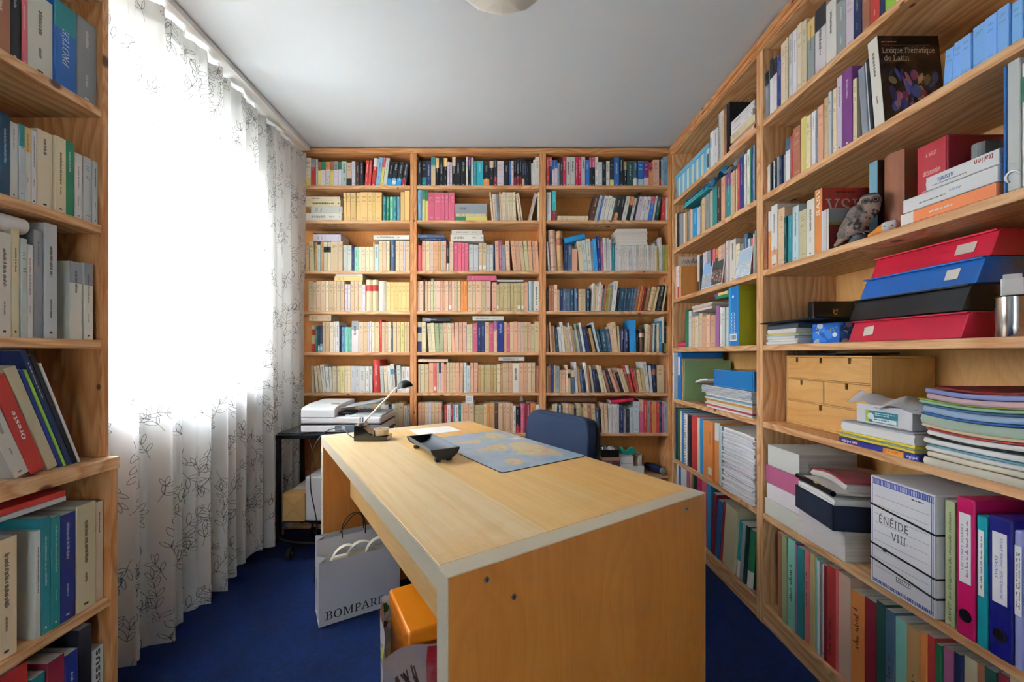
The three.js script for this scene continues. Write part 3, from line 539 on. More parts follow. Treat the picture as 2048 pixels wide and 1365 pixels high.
backRow(2, 3, 1092.4, 1336, 'old_book', `db,5,42 br,6,52 br,4.5,52 pk,6.5,53 bg,5,43 nv,6.5,45 sl,6.5,45 sl,3,44 sl,5,44 pt,8.5,45,,h sl,8.5,45,,h bg,6,44 bg,4,44 bg,4,44 pt,11,45,,hw wh,3.5,56,4 bg,4,54,4 cr,4,50,4 wh,4,58,5 pk,4,53,5 gy,4,45,5 br,4,54,5 ol,4,48,6 kh,4,48,6 gy,4,52,6 wh,8,60,6 bk,6,46,6 pt,9,45,7,w sl,5,44,7 pt,7,46,8 sl,5,45,8 sl,6,45,9 br,5,50,9 or,5,51,10 rd,4,47,10 db,4,45,10 br,6,52,11 bg,13,48,12,ho bg,4,50,12 bk,12,52,10,hw lo,3,52,10`);
backRow(2, 4, 1092.6, 1336, 'old_book', `br,5,54 _1 bg,3,60,-3 br,5,53,-3 kr,3,52,-3 pt,6,45,-5 wh,6,50,-5 wh,7,60,-6 bg,6,52,-7 bg,5,50,-7 wh,4,59,-8 kr,5,53,-8 gy,4,44,-8 lo,5,57,-9 sl,6,46,-9 wh,5,59,-10 nv,9,50,-11 db,5,48,-11 kr,6,48,-12 bk,3,56,-13 lb,5,60,-13 pt,6,44,-11 pt,13,46,-8,w sl,7,46,-8 bg,7,52,-7 bg,8,60,-6 bg,5,52,-4 nv,8,46,,hw nv,10,46,,hw _1 cy,15,64,-1,n bk,5,44 db,13,46,,hmbgn cr,6,56,3 bg,5,54,3 br,5,54,3 lb,4,55,2 sl,4,55,2 cr,5,57 cy,6,62 wh,5,70,,fnv bk,5,60,,fol kr,3,52`);
backRow(2, 5, 1092.8, 1336, 'old_book', `kr,4,53 br,4.5,57 in,7,56 bg,3.5,55 gy,8,53,,o bg,4,45 sa,9,45 cr,4,55,-1 bg,6,46,-1,mbk sl,8,45,-3,kbg wh,5,61,-4 kr,5,52,-5 sl,5,46,-6 nv,5,46,-6 wh,5,60,-7 br,5,55,-7 bg,5,54,-9 nv,6,47,-10 bk,5,47,-11 cr,6,55,-12 cr,4,54,-13 br,5,46,-15 bk,7,44,-17 sa,6,50,-19 br,5,43,-18 bk,6,42,-17 cr,4,50,-17 bg,6,48,-16 br,5,48,-15 rd,8,55,-14,kwh rd,4,52,-13 br,4,50,-12 bg,7,46,-9 kh,7,48,-8 wh,8,62,-8 lg,6,54,-5 nv,9,56,-3,hmbr bg,14,55,-1 br,5,56 bg,3,56`);
backRow(2, 6, 1093, 1336, 'old_book', `bk,6,45 kr,6,46 bg,5,57 lg,4,58 pt,4,48 wh,3,56 db,4,54 bg,6,58 cr,5,58 bg,5,57 kr,6,56 nv,5,48 bg,5,57,-2 sg,4,57,-2 kr,5,50,-2 bg,8,57,-3 br,7,56,-3 bg,8,57,-3 sl,7,48,-2 bk,4,47,-2 bg,5,60,-3 bg,7,58,-2 wh,2.6,57,-1 wh,2.6,57,-1 wh,2.6,57,-1 wh,2.6,57,-1 wh,2.6,57,-1 wh,2.6,57,-1 wh,2.6,57,-1 wh,2.6,57 nv,9,53 gy,5,48 bk,7,48 lb,5,50 lb,3,52 lg,11,62 ro,9,66,,kpk rd,7.5,65 gy,6,62 rd,3,62 or,9,62 rd,7,62 nv,4,61 mp,4,60 gy,8,62`);
// ---------- side shelves: books and files ----------
const XR = 1.068;
const lie = (side, X, base, o) => {                 // a book lying flat, spine to the room
  const zb = side === 'right' ? rightZ(o.p1, X) : leftZ(o.p1, -X), za = side === 'right' ? rightZ(o.p0, X) : leftZ(o.p0, -X);
  const style = styleOf(o.c, o.s || '');
  const t = makeBook({ name: o.name || kindOf('paperback_book', style, o.t), color: o.c, style, w: o.t - 0.0004, h: Math.abs(za - zb), d: o.d || 0.16, big: true, text: o.text });
  t.position.set(X, base, -zb); t.rotation.y = side === 'right' ? -Math.PI / 2 : Math.PI / 2; t.rotation.z = Math.PI / 2;
  return tag(t, o.label, o.cat || 'book', o.group);
};
// farther right bookcase
const FAR = (n) => `${ord(n)} shelf, farther right bookcase`;
const top0 = sideRow('right', 0, RS[0], XR, 'trade_paperback', ['1418.5,1426,264,wh,d', '1427,1435,258,wh,d', '1436.5,1442.5,226,lg,n', '1443,1447,221,bg', '1447.5,1451,216,br', '1451.5,1458,208,bk,n'], FAR(1), { max: 0.288 });
for (const [i, [c, p0, p1, t, s]] of [['sa', 1459, 1508, 0.038, 'wh'], ['cr', 1461, 1510, 0.034, ''], ['wh', 1462.5, 1505, 0.03, ''], ['wh', 1462, 1509, 0.032, '']].entries())
  lie('right', XR, RS[0] + 0.0006 + [0, 0.038, 0.072, 0.102][i], { c, p0, p1, t, s, label: `${PAL[c][1]} book lying flat, ${['lowest', 'second', 'third', 'topmost'][i]} of pile on top shelf at far right`, group: 'books lying in a pile on the top shelf of the farther right bookcase' });
const top1 = sideRow('right', 1, RS[1], XR, 'trade_paperback', ['1346,1351.5,428,cr,n', '1352,1356,427,bk,n', '1356.5,1360,428,gy,n', '1360.5,1365,428,gy,n', '1366,1369.5,427,wh', '1370,1374,425,kr', '1374.5,1376.5,424,gy', '1377,1381,420,pk', '1381.5,1383.5,420,wh', '1384,1393,417,cy', '1393.5,1399,415,lg,n', '1399.5,1403,402,kr', '1403.5,1409.5,396,bg', '1410,1417,389,gy', '1417.5,1423,382,lo', '1423.5,1432.5,370,tl,n', '1433,1441,360,db,w', '1441.5,1449,354,sa', '1449.5,1451,350,gy', '1451.5,1460,346,tl,wkpu', '1460.5,1465,346,bg', '1465.5,1469,342,bg', '1469.5,1473,338,cr', '1473.5,1478.5,328,rd', '1479,1486,314,in,w', '1486.5,1491,309,wh', '1491.5,1498,300,wh,d', '1498.5,1502,296,gn', '1502.5,1506,292,bl,w', '1506.3,1509.3,290,gy'], FAR(2));
for (const [i, [p0, p1]] of [[1368, 1417], [1370, 1419], [1372, 1418]].entries())
  lie('right', XR, 1.9545 + i * 0.0135, { c: ['tl', 'ty', 'pt'][i], p0, p1, t: 0.0125, s: 'w', d: 0.15, name: 'booklet', label: `${PAL[['tl', 'ty', 'pt'][i]][1]} booklet lying on other books, ${['lowest', 'middle', 'top'][i]} of three under blue plastic sheet`, group: 'blue-green booklets lying on the second shelf' });
sideRow('right', 2, RS[2], XR, 'trade_paperback', ['1346,1351.5,534,pk', '1352,1354.5,533,li', '1354.5,1358,533,li,frd', '1394,1397.5,511,wh,fdb', '1398,1403,511,bk', '1404,1412,505,li,fco', '1412.5,1420,502,gy', '1420.5,1424,500,nv', '1424.5,1429.5,499,co', '1430,1435.5,498,or', '1436,1442.5,493,pk', '1443,1449,489,pk', '1449.5,1455,482,li', '1455.5,1458,485,rd', '1458.5,1471,480,wh,d', '1471.5,1479,488,cr,fcy', '1479.5,1485.5,488,gy', '1486,1494,468,sl,w', '1494.5,1499,478,lb', '1499.5,1504,477,co', '1504.5,1507,468,cr', '1507.3,1509.5,462,sb'], FAR(3));
sideRow('right', 3, RS[3], XR, 'trade_paperback', ['1370,1376,620,gn,n', '1376.5,1382,623,lg', '1383.5,1389,635,bg', '1389.5,1396.5,633,cr', '1397,1403.5,627,bg', '1404,1411.5,634,sa', '1412,1419,630,pk', '1419.5,1429,632,sa', '1430,1437,613,mv,n', '1437.5,1442,615,wh', '1442.5,1449,616,lg', '1449.5,1456,614,lg'], FAR(4));
for (const [i, [c, p0, p1]] of [['wh', 1386, 1424], ['pk', 1385, 1423], ['wh', 1384, 1425]].entries())
  lie('right', XR, 1.3325 + i * 0.0115, { c, p0, p1, t: 0.011, s: '', d: 0.14, name: 'booklet', label: `${PAL[c][1]} booklet lying flat, ${['lowest', 'middle', 'top'][i]} of three above pink folders beside green box`, group: 'booklets lying on the fourth shelf' });
const files6 = sideRow('right', 5, RS[5], XR, 'folder', ['1351,1354.5,816,nv,n', '1355,1360,819,gn,n', '1360.5,1362.5,822,cr,n', '1363,1367,823,bl,n', '1367.5,1374,828,wh,n', '1374.5,1381,830,bk,n', '1381.5,1393,832,rd,n', '1393.5,1398,836,cr,n', '1398.5,1405,838,cy,n', '1405.5,1414,842,or,n', '1414.5,1425,844,or,s', '1425.5,1435,846,or,Kwhn', '1435.5,1439,852,lb,n', '1439.5,1442.5,853,lb,n'], FAR(6), { max: 0.335, depth: 0.235 });
sideRow('right', 6, RS[6], XR, 'folder', ['1352,1356,928,wh,n', '1356.5,1361,930,bl,n', '1361.5,1372,934,wh,n', '1372.5,1377,938,mp,n', '1377.5,1382,944,kr,n', '1382.5,1392,948,bk,Fwhn', '1392.5,1402,956,cm,s', '1402.5,1411,962,ro,s', '1411.5,1420,969,cy,n', ['1420.5,1428,985,dr,n,5'], ['1428.5,1437,998,bl,n,6'], ['1437.5,1443,1000,rd,n,6'], ['1444,1467,1012,lo,n,6'], ['1467.5,1476,1040,tl,Fwhn,6'], ['1476.5,1483,1044,gy,n,6'], ['1483.5,1488,1048,dg,n,6'], ['1488.5,1500,1056,gn,Fwhn,6']], FAR(7), { max: 0.342, depth: 0.235 });
comb(top0[2], M.chrome); comb(top0[5], M.black); comb(top1[1], M.chrome); comb(top1[2], M.black); comb(files6[4], M.black); comb(files6[5], M.chrome);
// nearer right bookcase
const NEAR = (n) => `${ord(n)} shelf, nearer right bookcase`;
sideRow('right', 0, RS[0], XR, 'trade_paperback', ['1526.5,1537,145,gy,Kbkw', '1536.5,1544,118,wh,Kbk', '1544.5,1552,116,wh,Kbk', '1553,1561,112,in,w', '1561.5,1571,86,cr', '1571.5,1575,76,cr', '1575.5,1583,68,wh', '1583.5,1591.5,60,wh', '1592,1601,48,cr', '1601.5,1611,42,cr', '1611.5,1626,40,gy,Kye', '1626.5,1648,14,wh,Kbkd', '1648.5,1669,2,wh,d', '1669.5,1688,0,gy,w', '1688.5,1704,-14,li', '1704.5,1721,-20,nv,w', '1721.5,1737,-28,br', '1737.5,1757,-40,rd,w', '1757.5,1765,-44,nv', '1765.5,1790,-60,lm,n', '1790.5,1806,-60,wh'], NEAR(1), { max: 0.288 });
sideRow('right', 1, RS[1], XR, 'trade_paperback', ['1526.5,1532,338,rd', '1532.5,1535,334,wh', '1535.5,1539,330,cr', '1539.5,1543,326,bk', '1543.5,1548,322,lb', '1548.5,1553,318,bk', '1553.5,1558,314,gy', '1558.5,1564,312,nv', '1564.5,1570,310,gy', '1570.5,1579.5,277,wh,Ksl', '1580,1584,268,rd', '1584.5,1599,254,br', '1599.5,1610,235,ly,n', '1610.5,1620,232,cr', '1620.5,1629,224,wh', '1629.5,1635,218,gy', '1635.5,1646,212,sa', '1646.5,1655,196,bg', '1655.5,1662,184,lg', '1662.5,1670,178,cr', '1670.5,1681,154,li,d', ['1681.5,1701,140,pu,w'], '1702,1710,158,cr', ['1721,1734,130,gy,n,-4'], ['1734.5,1739,118,wh,n,-4'], ['1739.5,1745,112,bk,n,-4']], NEAR(2));
sideRow('right', 1, RS[1], XR, 'hardback_book', ['1881,1899,102,vb,l,4', '1899.5,1919,86,vb,l,3', '1920,1940,72,vb,l', '1940.5,1968,50,vb,l', '1968.5,1993,32,vb,l', '1993.5,2017,14,vb,l', '2017.5,2040,2,vb,l', '2040.5,2062,-10,vb,l'], 'second shelf right of painted-cover book', { depth: 0.13 });
sideRow('right', 2, RS[2], XR, 'trade_paperback', ['1526.5,1533,428,br', '1533.5,1540,424,or,Kwh', '1540.5,1553,411,wh,Fsa', '1553.5,1566,417,bg', '1566.5,1572,434,dg', '1572.5,1582,431,tl', '1582.5,1595,413,lb,d', '1595.5,1611,421,lo', '1612,1628,400,wh,d'], NEAR(3));
sideRow('right', 5, RS[5], XR - 0.004, 'folder', [['1889,1910,1003,sg,n', { t: 'J. BAYET  les Origines du monde romain', c: '#1c1c1c', s: 0.34, f: 'italic', dx: -0.05 }]], NEAR(6), { max: 0.33, depth: 0.24 });
sideRow('right', 6, RS[6], XR, 'folder', ['1553,1563,1067,br,n', ['1563.5,1572.5,1074,sg,n'], ['1573,1588,1080,mg,n', { scr: 0.4, c: '#2a2a2a', dx: 0 }], '1588.5,1592,1088,mv,n', '1592.5,1606,1096,tl,n', ['1606.5,1616,1102,co,n', { scr: 0.4, c: '#222', dx: 0.1 }], '1616.5,1627,1108,kh,n', '1627.5,1632,1116,mg,n', '1632.5,1636,1122,wh', '1636.5,1640,1126,gy', '1640.5,1645,1130,wh', '1645.5,1650,1132,dr,n', ['1650.5,1667,1134,rd,n', { scr: 0.4, c: '#2a1010', dx: -0.2 }], '1667.5,1674,1138,co,n', '1674.5,1698,1150,pk,n', ['1698.5,1726,1186,or,n', { scr: 0.4, c: '#3a1e08', dx: 0.12 }], '1726.5,1749,1200,dr,n', '1749.5,1767,1206,dg,n', ['1767.5,1786,1222,sl,n', { scr: 0.4, c: '#15202c', dx: -0.1 }], ['1786.5,1809,1240,mg,n', { scr: 0.12, c: '#222', dx: -0.3 }], ['1809.5,1838,1258,kr,n', { scr: 0.4, c: '#332', dx: -0.1 }], '1838.5,1852,1266,or,n', '1852.5,1868,1274,rd,n', '1868.5,1881,1290,gn,n', '1881.5,1906,1300,mp,n', '1906.5,1922,1308,nv,n', '1922.5,1950,1318,lo,n', '1950.5,1966,1330,br,n', '1966.5,1990,1340,dg,n', '1990.5,2014,1350,dr,n', '2014.5,2040,1358,bg,n'], NEAR(7), { max: 0.345, depth: 0.235 });
// left bookcase
const XL = -1.064, LEFT = (n) => `${ord(n)} row from top, left bookcase`;
sideRow('left', 0, LS[1], XL, 'trade_paperback', ['-60,-22,-90,wh', '-21,22,-60,br,w', '22.5,48,-40,bk,w', '48.5,59,-20,co,w', '59.5,111,-8,wh,d', ['111.5,156,12,bl,Ktl', { t: 'PROTÉE', c: '#e8e8ee', s: 0.42, font: 'serif', f: 'italic', dx: -0.02 }], '157,197,44,gy,w'], LEFT(1), { depth: 0.16, max: 0.277 });
sideRow('left', 1, LS[2], XL, 'trade_paperback', ['-30,0,210,wh', '0.5,22,228,pt,w', '22.5,40,246,wh', '40.5,52,250,lg,Ktl', '52.5,66,256,wh,Kye', '66.5,78,262,wh,d', '78.5,110,264,cr,d', '110.5,133,276,cr,d', '133.5,152,284,gn,w', '153,169,308,wh', '169.5,185,316,lg', '185.5,197,324,lg,d'], LEFT(2), { depth: 0.17 });
sideRow('left', 2, LS[3], XL, 'trade_paperback', ['-30,0,470,wh', '0.5,28,466,wh,d', '28.5,45,458,cr,d', '45.5,58,478,lg', '58.5,72,490,wh', '72.5,92,462,gy', '92.5,118,449,lg,d', '143,168,525,wh,Kgyd', '170,188,528,wh,Kgyd'], LEFT(3), { depth: 0.19 });
sideRow('left', 4, 0.46, -1.042, 'trade_paperback', ['-40,-8,1090,bg', '-7.5,36,1078,cr,d', '72,84,1062,wh,d', '84.5,103,1036,tl,w', '103.5,122,1034,tl,w', '123,154,1028,in,w', '155,194,1008,cr,d', '195,219,1004,cr,d'], LEFT(5), { depth: 0.19, max: 0.3 });
sideRow('left', 5, 0.08, -1.042, 'hardback_book', ['-30,60,1345,rd,w', '62,92,1352,tl,n', '94,130,1318,dr,n', '131,158,1305,in,w', '159,186,1255,bk,n', ['187,217,1296,lg,n', { t: 'BASSUS', c: '#3a3a3a', s: 0.5, dx: 0.25 }]], LEFT(6), { depth: 0.18, max: 0.345 });
// fourth row of the left bookcase: books and magazines slumped towards the camera
{
  const b = LS[4], list = [['wh', 'cream curled paperback', 0.028, 0.2, '', 0.10], ['rd', 'red paperback with white title', 0.03, 0.235, 'w', 0.25], ['lo', 'beige large-format book', 0.022, 0.255, 'n', 0.19], ['in', 'thin deep-blue magazine', 0.008, 0.25, 'n', 0.15], ['lm', 'thin lime-green magazine', 0.006, 0.25, 'n', 0.13], ['nv', 'navy large-format history book', 0.012, 0.295, 'w', 0.23], ['bk', 'thin black magazine', 0.01, 0.285, 'n', 0.21], ['wh', 'thin white booklet', 0.006, 0.265, 'n', 0.19]];
  let z = -leftZ(30, 1.064); const a = R(-19);
  list.forEach(([c, lab, w, h, s, d], i) => {
    const t = makeBook({ name: 'paperback_book', color: c, style: styleOf(c, s), w, h, d: Math.max(0.17, d), big: true, text: c === 'rd' ? { t: 'Oreste', c: '#eee', s: 0.36 } : null });
    z -= w / Math.cos(a) + 0.0012; t.position.set(-1.066, b + 0.0005, z + w / Math.cos(a)); t.rotation.y = Math.PI / 2; t.rotation.z = -a;
    tag(t, `${lab} slumped on the left bookcase counter, ${ord(i + 1)} from left`, 'book', 'slumped books on the left bookcase counter');
  });
}
lie('left', -1.047, 0.775 - 0.0275, { c: 'wh', p0: -20, p1: 132, t: 0.012, s: 'n', d: 0.16, name: 'booklet', label: 'white booklet lying on the cream and teal books, low on left bookcase' });
lie('left', -1.047, 0.775 - 0.015, { c: 'rd', p0: -20, p1: 131, t: 0.014, s: 'n', d: 0.16, name: 'booklet', label: 'red booklet lying on the white booklet, low on left bookcase' });
// ---------- desk ----------
const DT = 0.735, DW = 0.735, DL = 1.34, DA = R(32.5), DN = [-0.0883, -0.65];       // top height, width, length, turn, near left corner
const onDesk = (u, l) => [DN[0] + Math.cos(DA) * u - Math.sin(DA) * l, DT + 0.0004, DN[1] - Math.sin(DA) * u - Math.cos(DA) * l];
const onFloor = (u, l) => { const p = onDesk(u, l); p[1] = 0.0005; return p; };
const veneerTop = canvas(1024, 2048, (c, w, h) => {
  // veneer leaves running along the desk, each of its own tone, with figure and wear
  const leaves = [[0, 0.33, [237, 210, 164]], [0.33, 0.68, [234, 192, 124]], [0.68, 1, [231, 179, 100]]];
  for (const [a, b, col] of leaves) {
    c.fillStyle = `rgb(${col})`; c.fillRect(a * w, 0, (b - a) * w + 1, h);
    for (let i = 0; i < 260; i++) { const x = rr(a, b) * w, y = rnd() * h, l = rr(60, 520), k = rnd() < 0.5; c.fillStyle = k ? 'rgba(205,150,80,0.07)' : 'rgba(250,226,180,0.07)'; c.save(); c.beginPath(); c.rect(a * w, 0, (b - a) * w, h); c.clip(); c.beginPath(); c.ellipse(x, y, rr(2, 16), l, rr(-0.04, 0.04), 0, 7); c.fill(); c.restore(); }
  }
  for (let i = 0; i < 46; i++) { c.fillStyle = `rgba(222,150,66,${rr(0.03, 0.1)})`; c.beginPath(); c.ellipse(rr(0, 0.95) * w, h * rr(0.9, 1.0), rr(30, 130), rr(8, 46), rr(-0.2, 0.2), 0, 7); c.fill(); }
  for (let i = 0; i < 700; i++) { c.fillStyle = `rgba(150,100,50,${rr(0.03, 0.09)})`; c.fillRect(rnd() * w, rnd() * h, rr(0.6, 1.4), rr(10, 70)); }
  for (let i = 0; i < 8; i++) { c.fillStyle = 'rgba(120,80,45,0.35)'; c.beginPath(); c.ellipse(rr(0.1, 0.9) * w, rr(0.3, 0.95) * h, rr(2, 5), rr(1, 3), 0, 0, 7); c.fill(); }
});
{
  const t = thing('desk', 'pale birch veneer desk with thick panel ends standing on blue carpet', 'desk', [DN[0], 0, DN[1]], DA);
  const e = 0.0425;
  const topG = rb(DW - 0.004, 0.041, DL - 2 * e, 0.0015);
  topG.translate(DW / 2, DT - 0.0206, -DL / 2);
  { const p = topG.attributes.position, uv = new Float32Array(p.count * 2); for (let i = 0; i < p.count; i++) { uv[2 * i] = p.getX(i) / DW; uv[2 * i + 1] = 1 - (p.getZ(i) + DL) / DL; uv[2 * i + 1] = 1 - uv[2 * i + 1]; uv[2 * i + 1] = 1 - (p.getZ(i) + DL) / DL > 1 ? 1 : (-p.getZ(i)) / DL; } topG.setAttribute('uv', new THREE.BufferAttribute(uv, 2)); }
  const top = mesh('desktop', topG, std('#ffffff', 0.3, { map: veneerTop }), t);
  mesh('edge_strip', board(-0.002, 0.0005, DT - 0.0412, DT - 0.0004, -DL + e, -e, 'z', 0.0005), M.edging, top);
  mesh('edge_strip', board(DW - 0.0005, DW + 0.002, DT - 0.0412, DT - 0.0004, -DL + e, -e, 'z', 0.0005), M.edging, top);
  for (const [z0, z1] of [[-e + 0.0005, 0], [-DL, -DL + e - 0.0005]]) {
    const p = mesh('end_panel', board(0.0, DW, 0.001, DT - 0.0028, z0, z1, 'y', 0.001), M.birchShaded, t);
    mesh('edge_strip', board(-0.0024, 0, 0.001, DT - 0.0004, z0, z1, 'y', 0.0005), M.edging, p);
    mesh('edge_strip', board(DW, DW + 0.0024, 0.001, DT - 0.0004, z0, z1, 'y', 0.0005), M.edging, p);
    mesh('edge_strip', board(0.0002, DW - 0.0002, DT - 0.0027, DT - 0.0002, z0, z1, 'x', 0.0005), M.edging, p);
  }
  mesh('modesty_panel', board(0.112, 0.13, 0.452, DT - 0.0422, -DL + e + 0.0005, -e - 0.0005, 'z'), M.birch, t);
  for (const [u, y] of [[0.072, 0.7166 - 0.008], [0.129, 0.661], [0.652, 0.71], [0.12, 0.5]]) {
    const s = mesh('screw', cyl(0.0052, 0.0052, 0.002, 0, 0, 0, 18).rotateX(Math.PI / 2).translate(u, y, 0.0009), M.steel, t);
    mesh('hex_socket', cyl(0.0024, 0.0024, 0.0006, 0, 0, 0, 6).rotateX(Math.PI / 2).translate(u, y, 0.0021), M.black, s);
  }
}
// ---------- things on the desk ----------
const mapTex = canvas(1024, 640, (c, w, h) => {
  c.fillStyle = '#a9c8de'; c.fillRect(0, 0, w, h);
  for (let i = 0; i < 160; i++) { c.fillStyle = rnd() < 0.5 ? 'rgba(120,165,205,0.18)' : 'rgba(180,205,225,0.2)'; c.beginPath(); c.ellipse(rnd() * w, rnd() * h, rr(20, 90), rr(8, 40), rnd() * 3, 0, 7); c.fill(); }
  const land = (pts, cols) => {
    c.save(); c.beginPath(); pts.forEach(([x, y], i) => { const q = [x * w, y * h]; i ? c.lineTo(...q) : c.moveTo(...q); }); c.closePath(); c.fillStyle = cols[0]; c.fill(); c.clip();
    const xs = pts.map((p) => p[0]), ys = pts.map((p) => p[1]);
    for (let i = 0; i < 26; i++) { c.fillStyle = cols[Math.floor(rnd() * cols.length)]; c.beginPath(); const x = rr(Math.min(...xs), Math.max(...xs)) * w, y = rr(Math.min(...ys), Math.max(...ys)) * h; for (let k = 0; k < 7; k++) c.lineTo(x + Math.cos(k * 0.9) * rr(8, 46), y + Math.sin(k * 0.9) * rr(8, 34)); c.fill(); c.strokeStyle = 'rgba(150,120,110,0.5)'; c.lineWidth = 0.8; c.stroke(); }
    c.restore();
  };
  const C = ['#e2cfa4', '#e2b9a2', '#cdd6a4', '#e4dcae', '#d6bcc6', '#e8cdb0'];
  land([[0.06, 0.14], [0.16, 0.1], [0.27, 0.12], [0.31, 0.2], [0.27, 0.3], [0.22, 0.38], [0.2, 0.46], [0.16, 0.42], [0.13, 0.32], [0.07, 0.24]], C);
  land([[0.22, 0.5], [0.29, 0.52], [0.34, 0.6], [0.31, 0.72], [0.27, 0.84], [0.25, 0.92], [0.235, 0.8], [0.22, 0.66]], C);
  land([[0.31, 0.05], [0.39, 0.04], [0.38, 0.13], [0.33, 0.17]], ['#e9e2d2', '#efe9dc']);
  land([[0.44, 0.42], [0.52, 0.4], [0.58, 0.46], [0.61, 0.55], [0.57, 0.64], [0.55, 0.78], [0.5, 0.8], [0.48, 0.66], [0.43, 0.55]], C);
  land([[0.45, 0.2], [0.5, 0.14], [0.6, 0.1], [0.75, 0.09], [0.9, 0.14], [0.92, 0.22], [0.84, 0.3], [0.82, 0.4], [0.76, 0.48], [0.73, 0.56], [0.69, 0.44], [0.64, 0.5], [0.6, 0.42], [0.52, 0.38], [0.46, 0.34]], C);
  land([[0.8, 0.64], [0.88, 0.62], [0.93, 0.7], [0.9, 0.8], [0.82, 0.78], [0.79, 0.72]], C);
  c.strokeStyle = 'rgba(240,245,250,0.45)'; c.lineWidth = 1; for (let i = 1; i < 12; i++) { c.beginPath(); c.moveTo(i / 12 * w, 0); c.lineTo(i / 12 * w, h); c.stroke(); } for (let i = 1; i < 8; i++) { c.beginPath(); c.moveTo(0, i / 8 * h); c.lineTo(w, i / 8 * h); c.stroke(); }
});
function roundedRect(w, h, r) { const s = new THREE.Shape(); s.moveTo(-w / 2 + r, -h / 2); s.lineTo(w / 2 - r, -h / 2); s.quadraticCurveTo(w / 2, -h / 2, w / 2, -h / 2 + r); s.lineTo(w / 2, h / 2 - r); s.quadraticCurveTo(w / 2, h / 2, w / 2 - r, h / 2); s.lineTo(-w / 2 + r, h / 2); s.quadraticCurveTo(-w / 2, h / 2, -w / 2, h / 2 - r); s.lineTo(-w / 2, -h / 2 + r); s.quadraticCurveTo(-w / 2, -h / 2, -w / 2 + r, -h / 2); return s; }
{
  const t = thing('desk_pad', 'desk pad printed with a pale world map', 'desk pad', onDesk(0.548, 0.72), DA + R(1.5));
  mesh('backing', new THREE.ExtrudeGeometry(roundedRect(0.362, 0.575, 0.016), { depth: 0.0016, bevelEnabled: false }).rotateX(-Math.PI / 2), std('#3a2f2c', 0.6), t);
  const g = new THREE.ShapeGeometry(roundedRect(0.36, 0.573, 0.016), 8).rotateX(-Math.PI / 2).translate(0, 0.0021, 0);
  { const p = g.attributes.position, uv = g.attributes.uv; for (let i = 0; i < p.count; i++) uv.setXY(i, 0.5 + p.getZ(i) / 0.573, 0.5 + p.getX(i) / 0.36); }
  mesh('map_print', g, phys({ color: '#ffffff', map: mapTex, roughness: 0.32, clearcoat: 0.6, clearcoatRoughness: 0.16, side: THREE.DoubleSide }), t);
}
{
  const t = thing('paper_sheet', 'blank white sheet of paper lying beyond the map pad', 'paper', onDesk(0.47, 1.175), DA + R(-2));
  mesh('sheet', new THREE.BoxGeometry(0.205, 0.0005, 0.148).translate(0, 0.0004, 0), M.paper, t);
}
{ // pen tray: a trough on two pairs of feet
  const t = thing('pen_tray', 'dark grey curved pen tray on little feet beside the map pad', 'pen tray', onDesk(0.286, 0.765), DA + R(-2));
  const L = 0.25, r = 0.05, w = std('#5c646c', 0.5), n = 20, prof = [];
  for (let i = 0; i <= n; i++) { const a = Math.PI * (1.06 + 0.88 * i / n); prof.push([Math.cos(a) * r, Math.sin(a) * r * 0.84]); }
  const outer = prof.map(([x, y]) => [x, y]), inner = prof.map(([x, y]) => [x * 0.93, y * 0.93 + 0.0006]).reverse();
  mesh('trough', extr([...outer, ...inner], L).translate(0, 0.054, -L / 2), w, t);
  for (const s of [-1, 1]) {
    mesh('end_cap', extr([...outer.map(([x, y]) => [x * 1.04, y * 1.05])], 0.007, 0.001).translate(0, 0.0535, s * (L / 2 + 0.0005) + (s < 0 ? -0.007 : 0)), M.black, t);
    for (const q of [-1, 1]) mesh('foot', cbox(0.02, 0.012, 0.016, q * 0.02, 0.0065, s * L * 0.44, 0.002), M.black, t);
  }
}
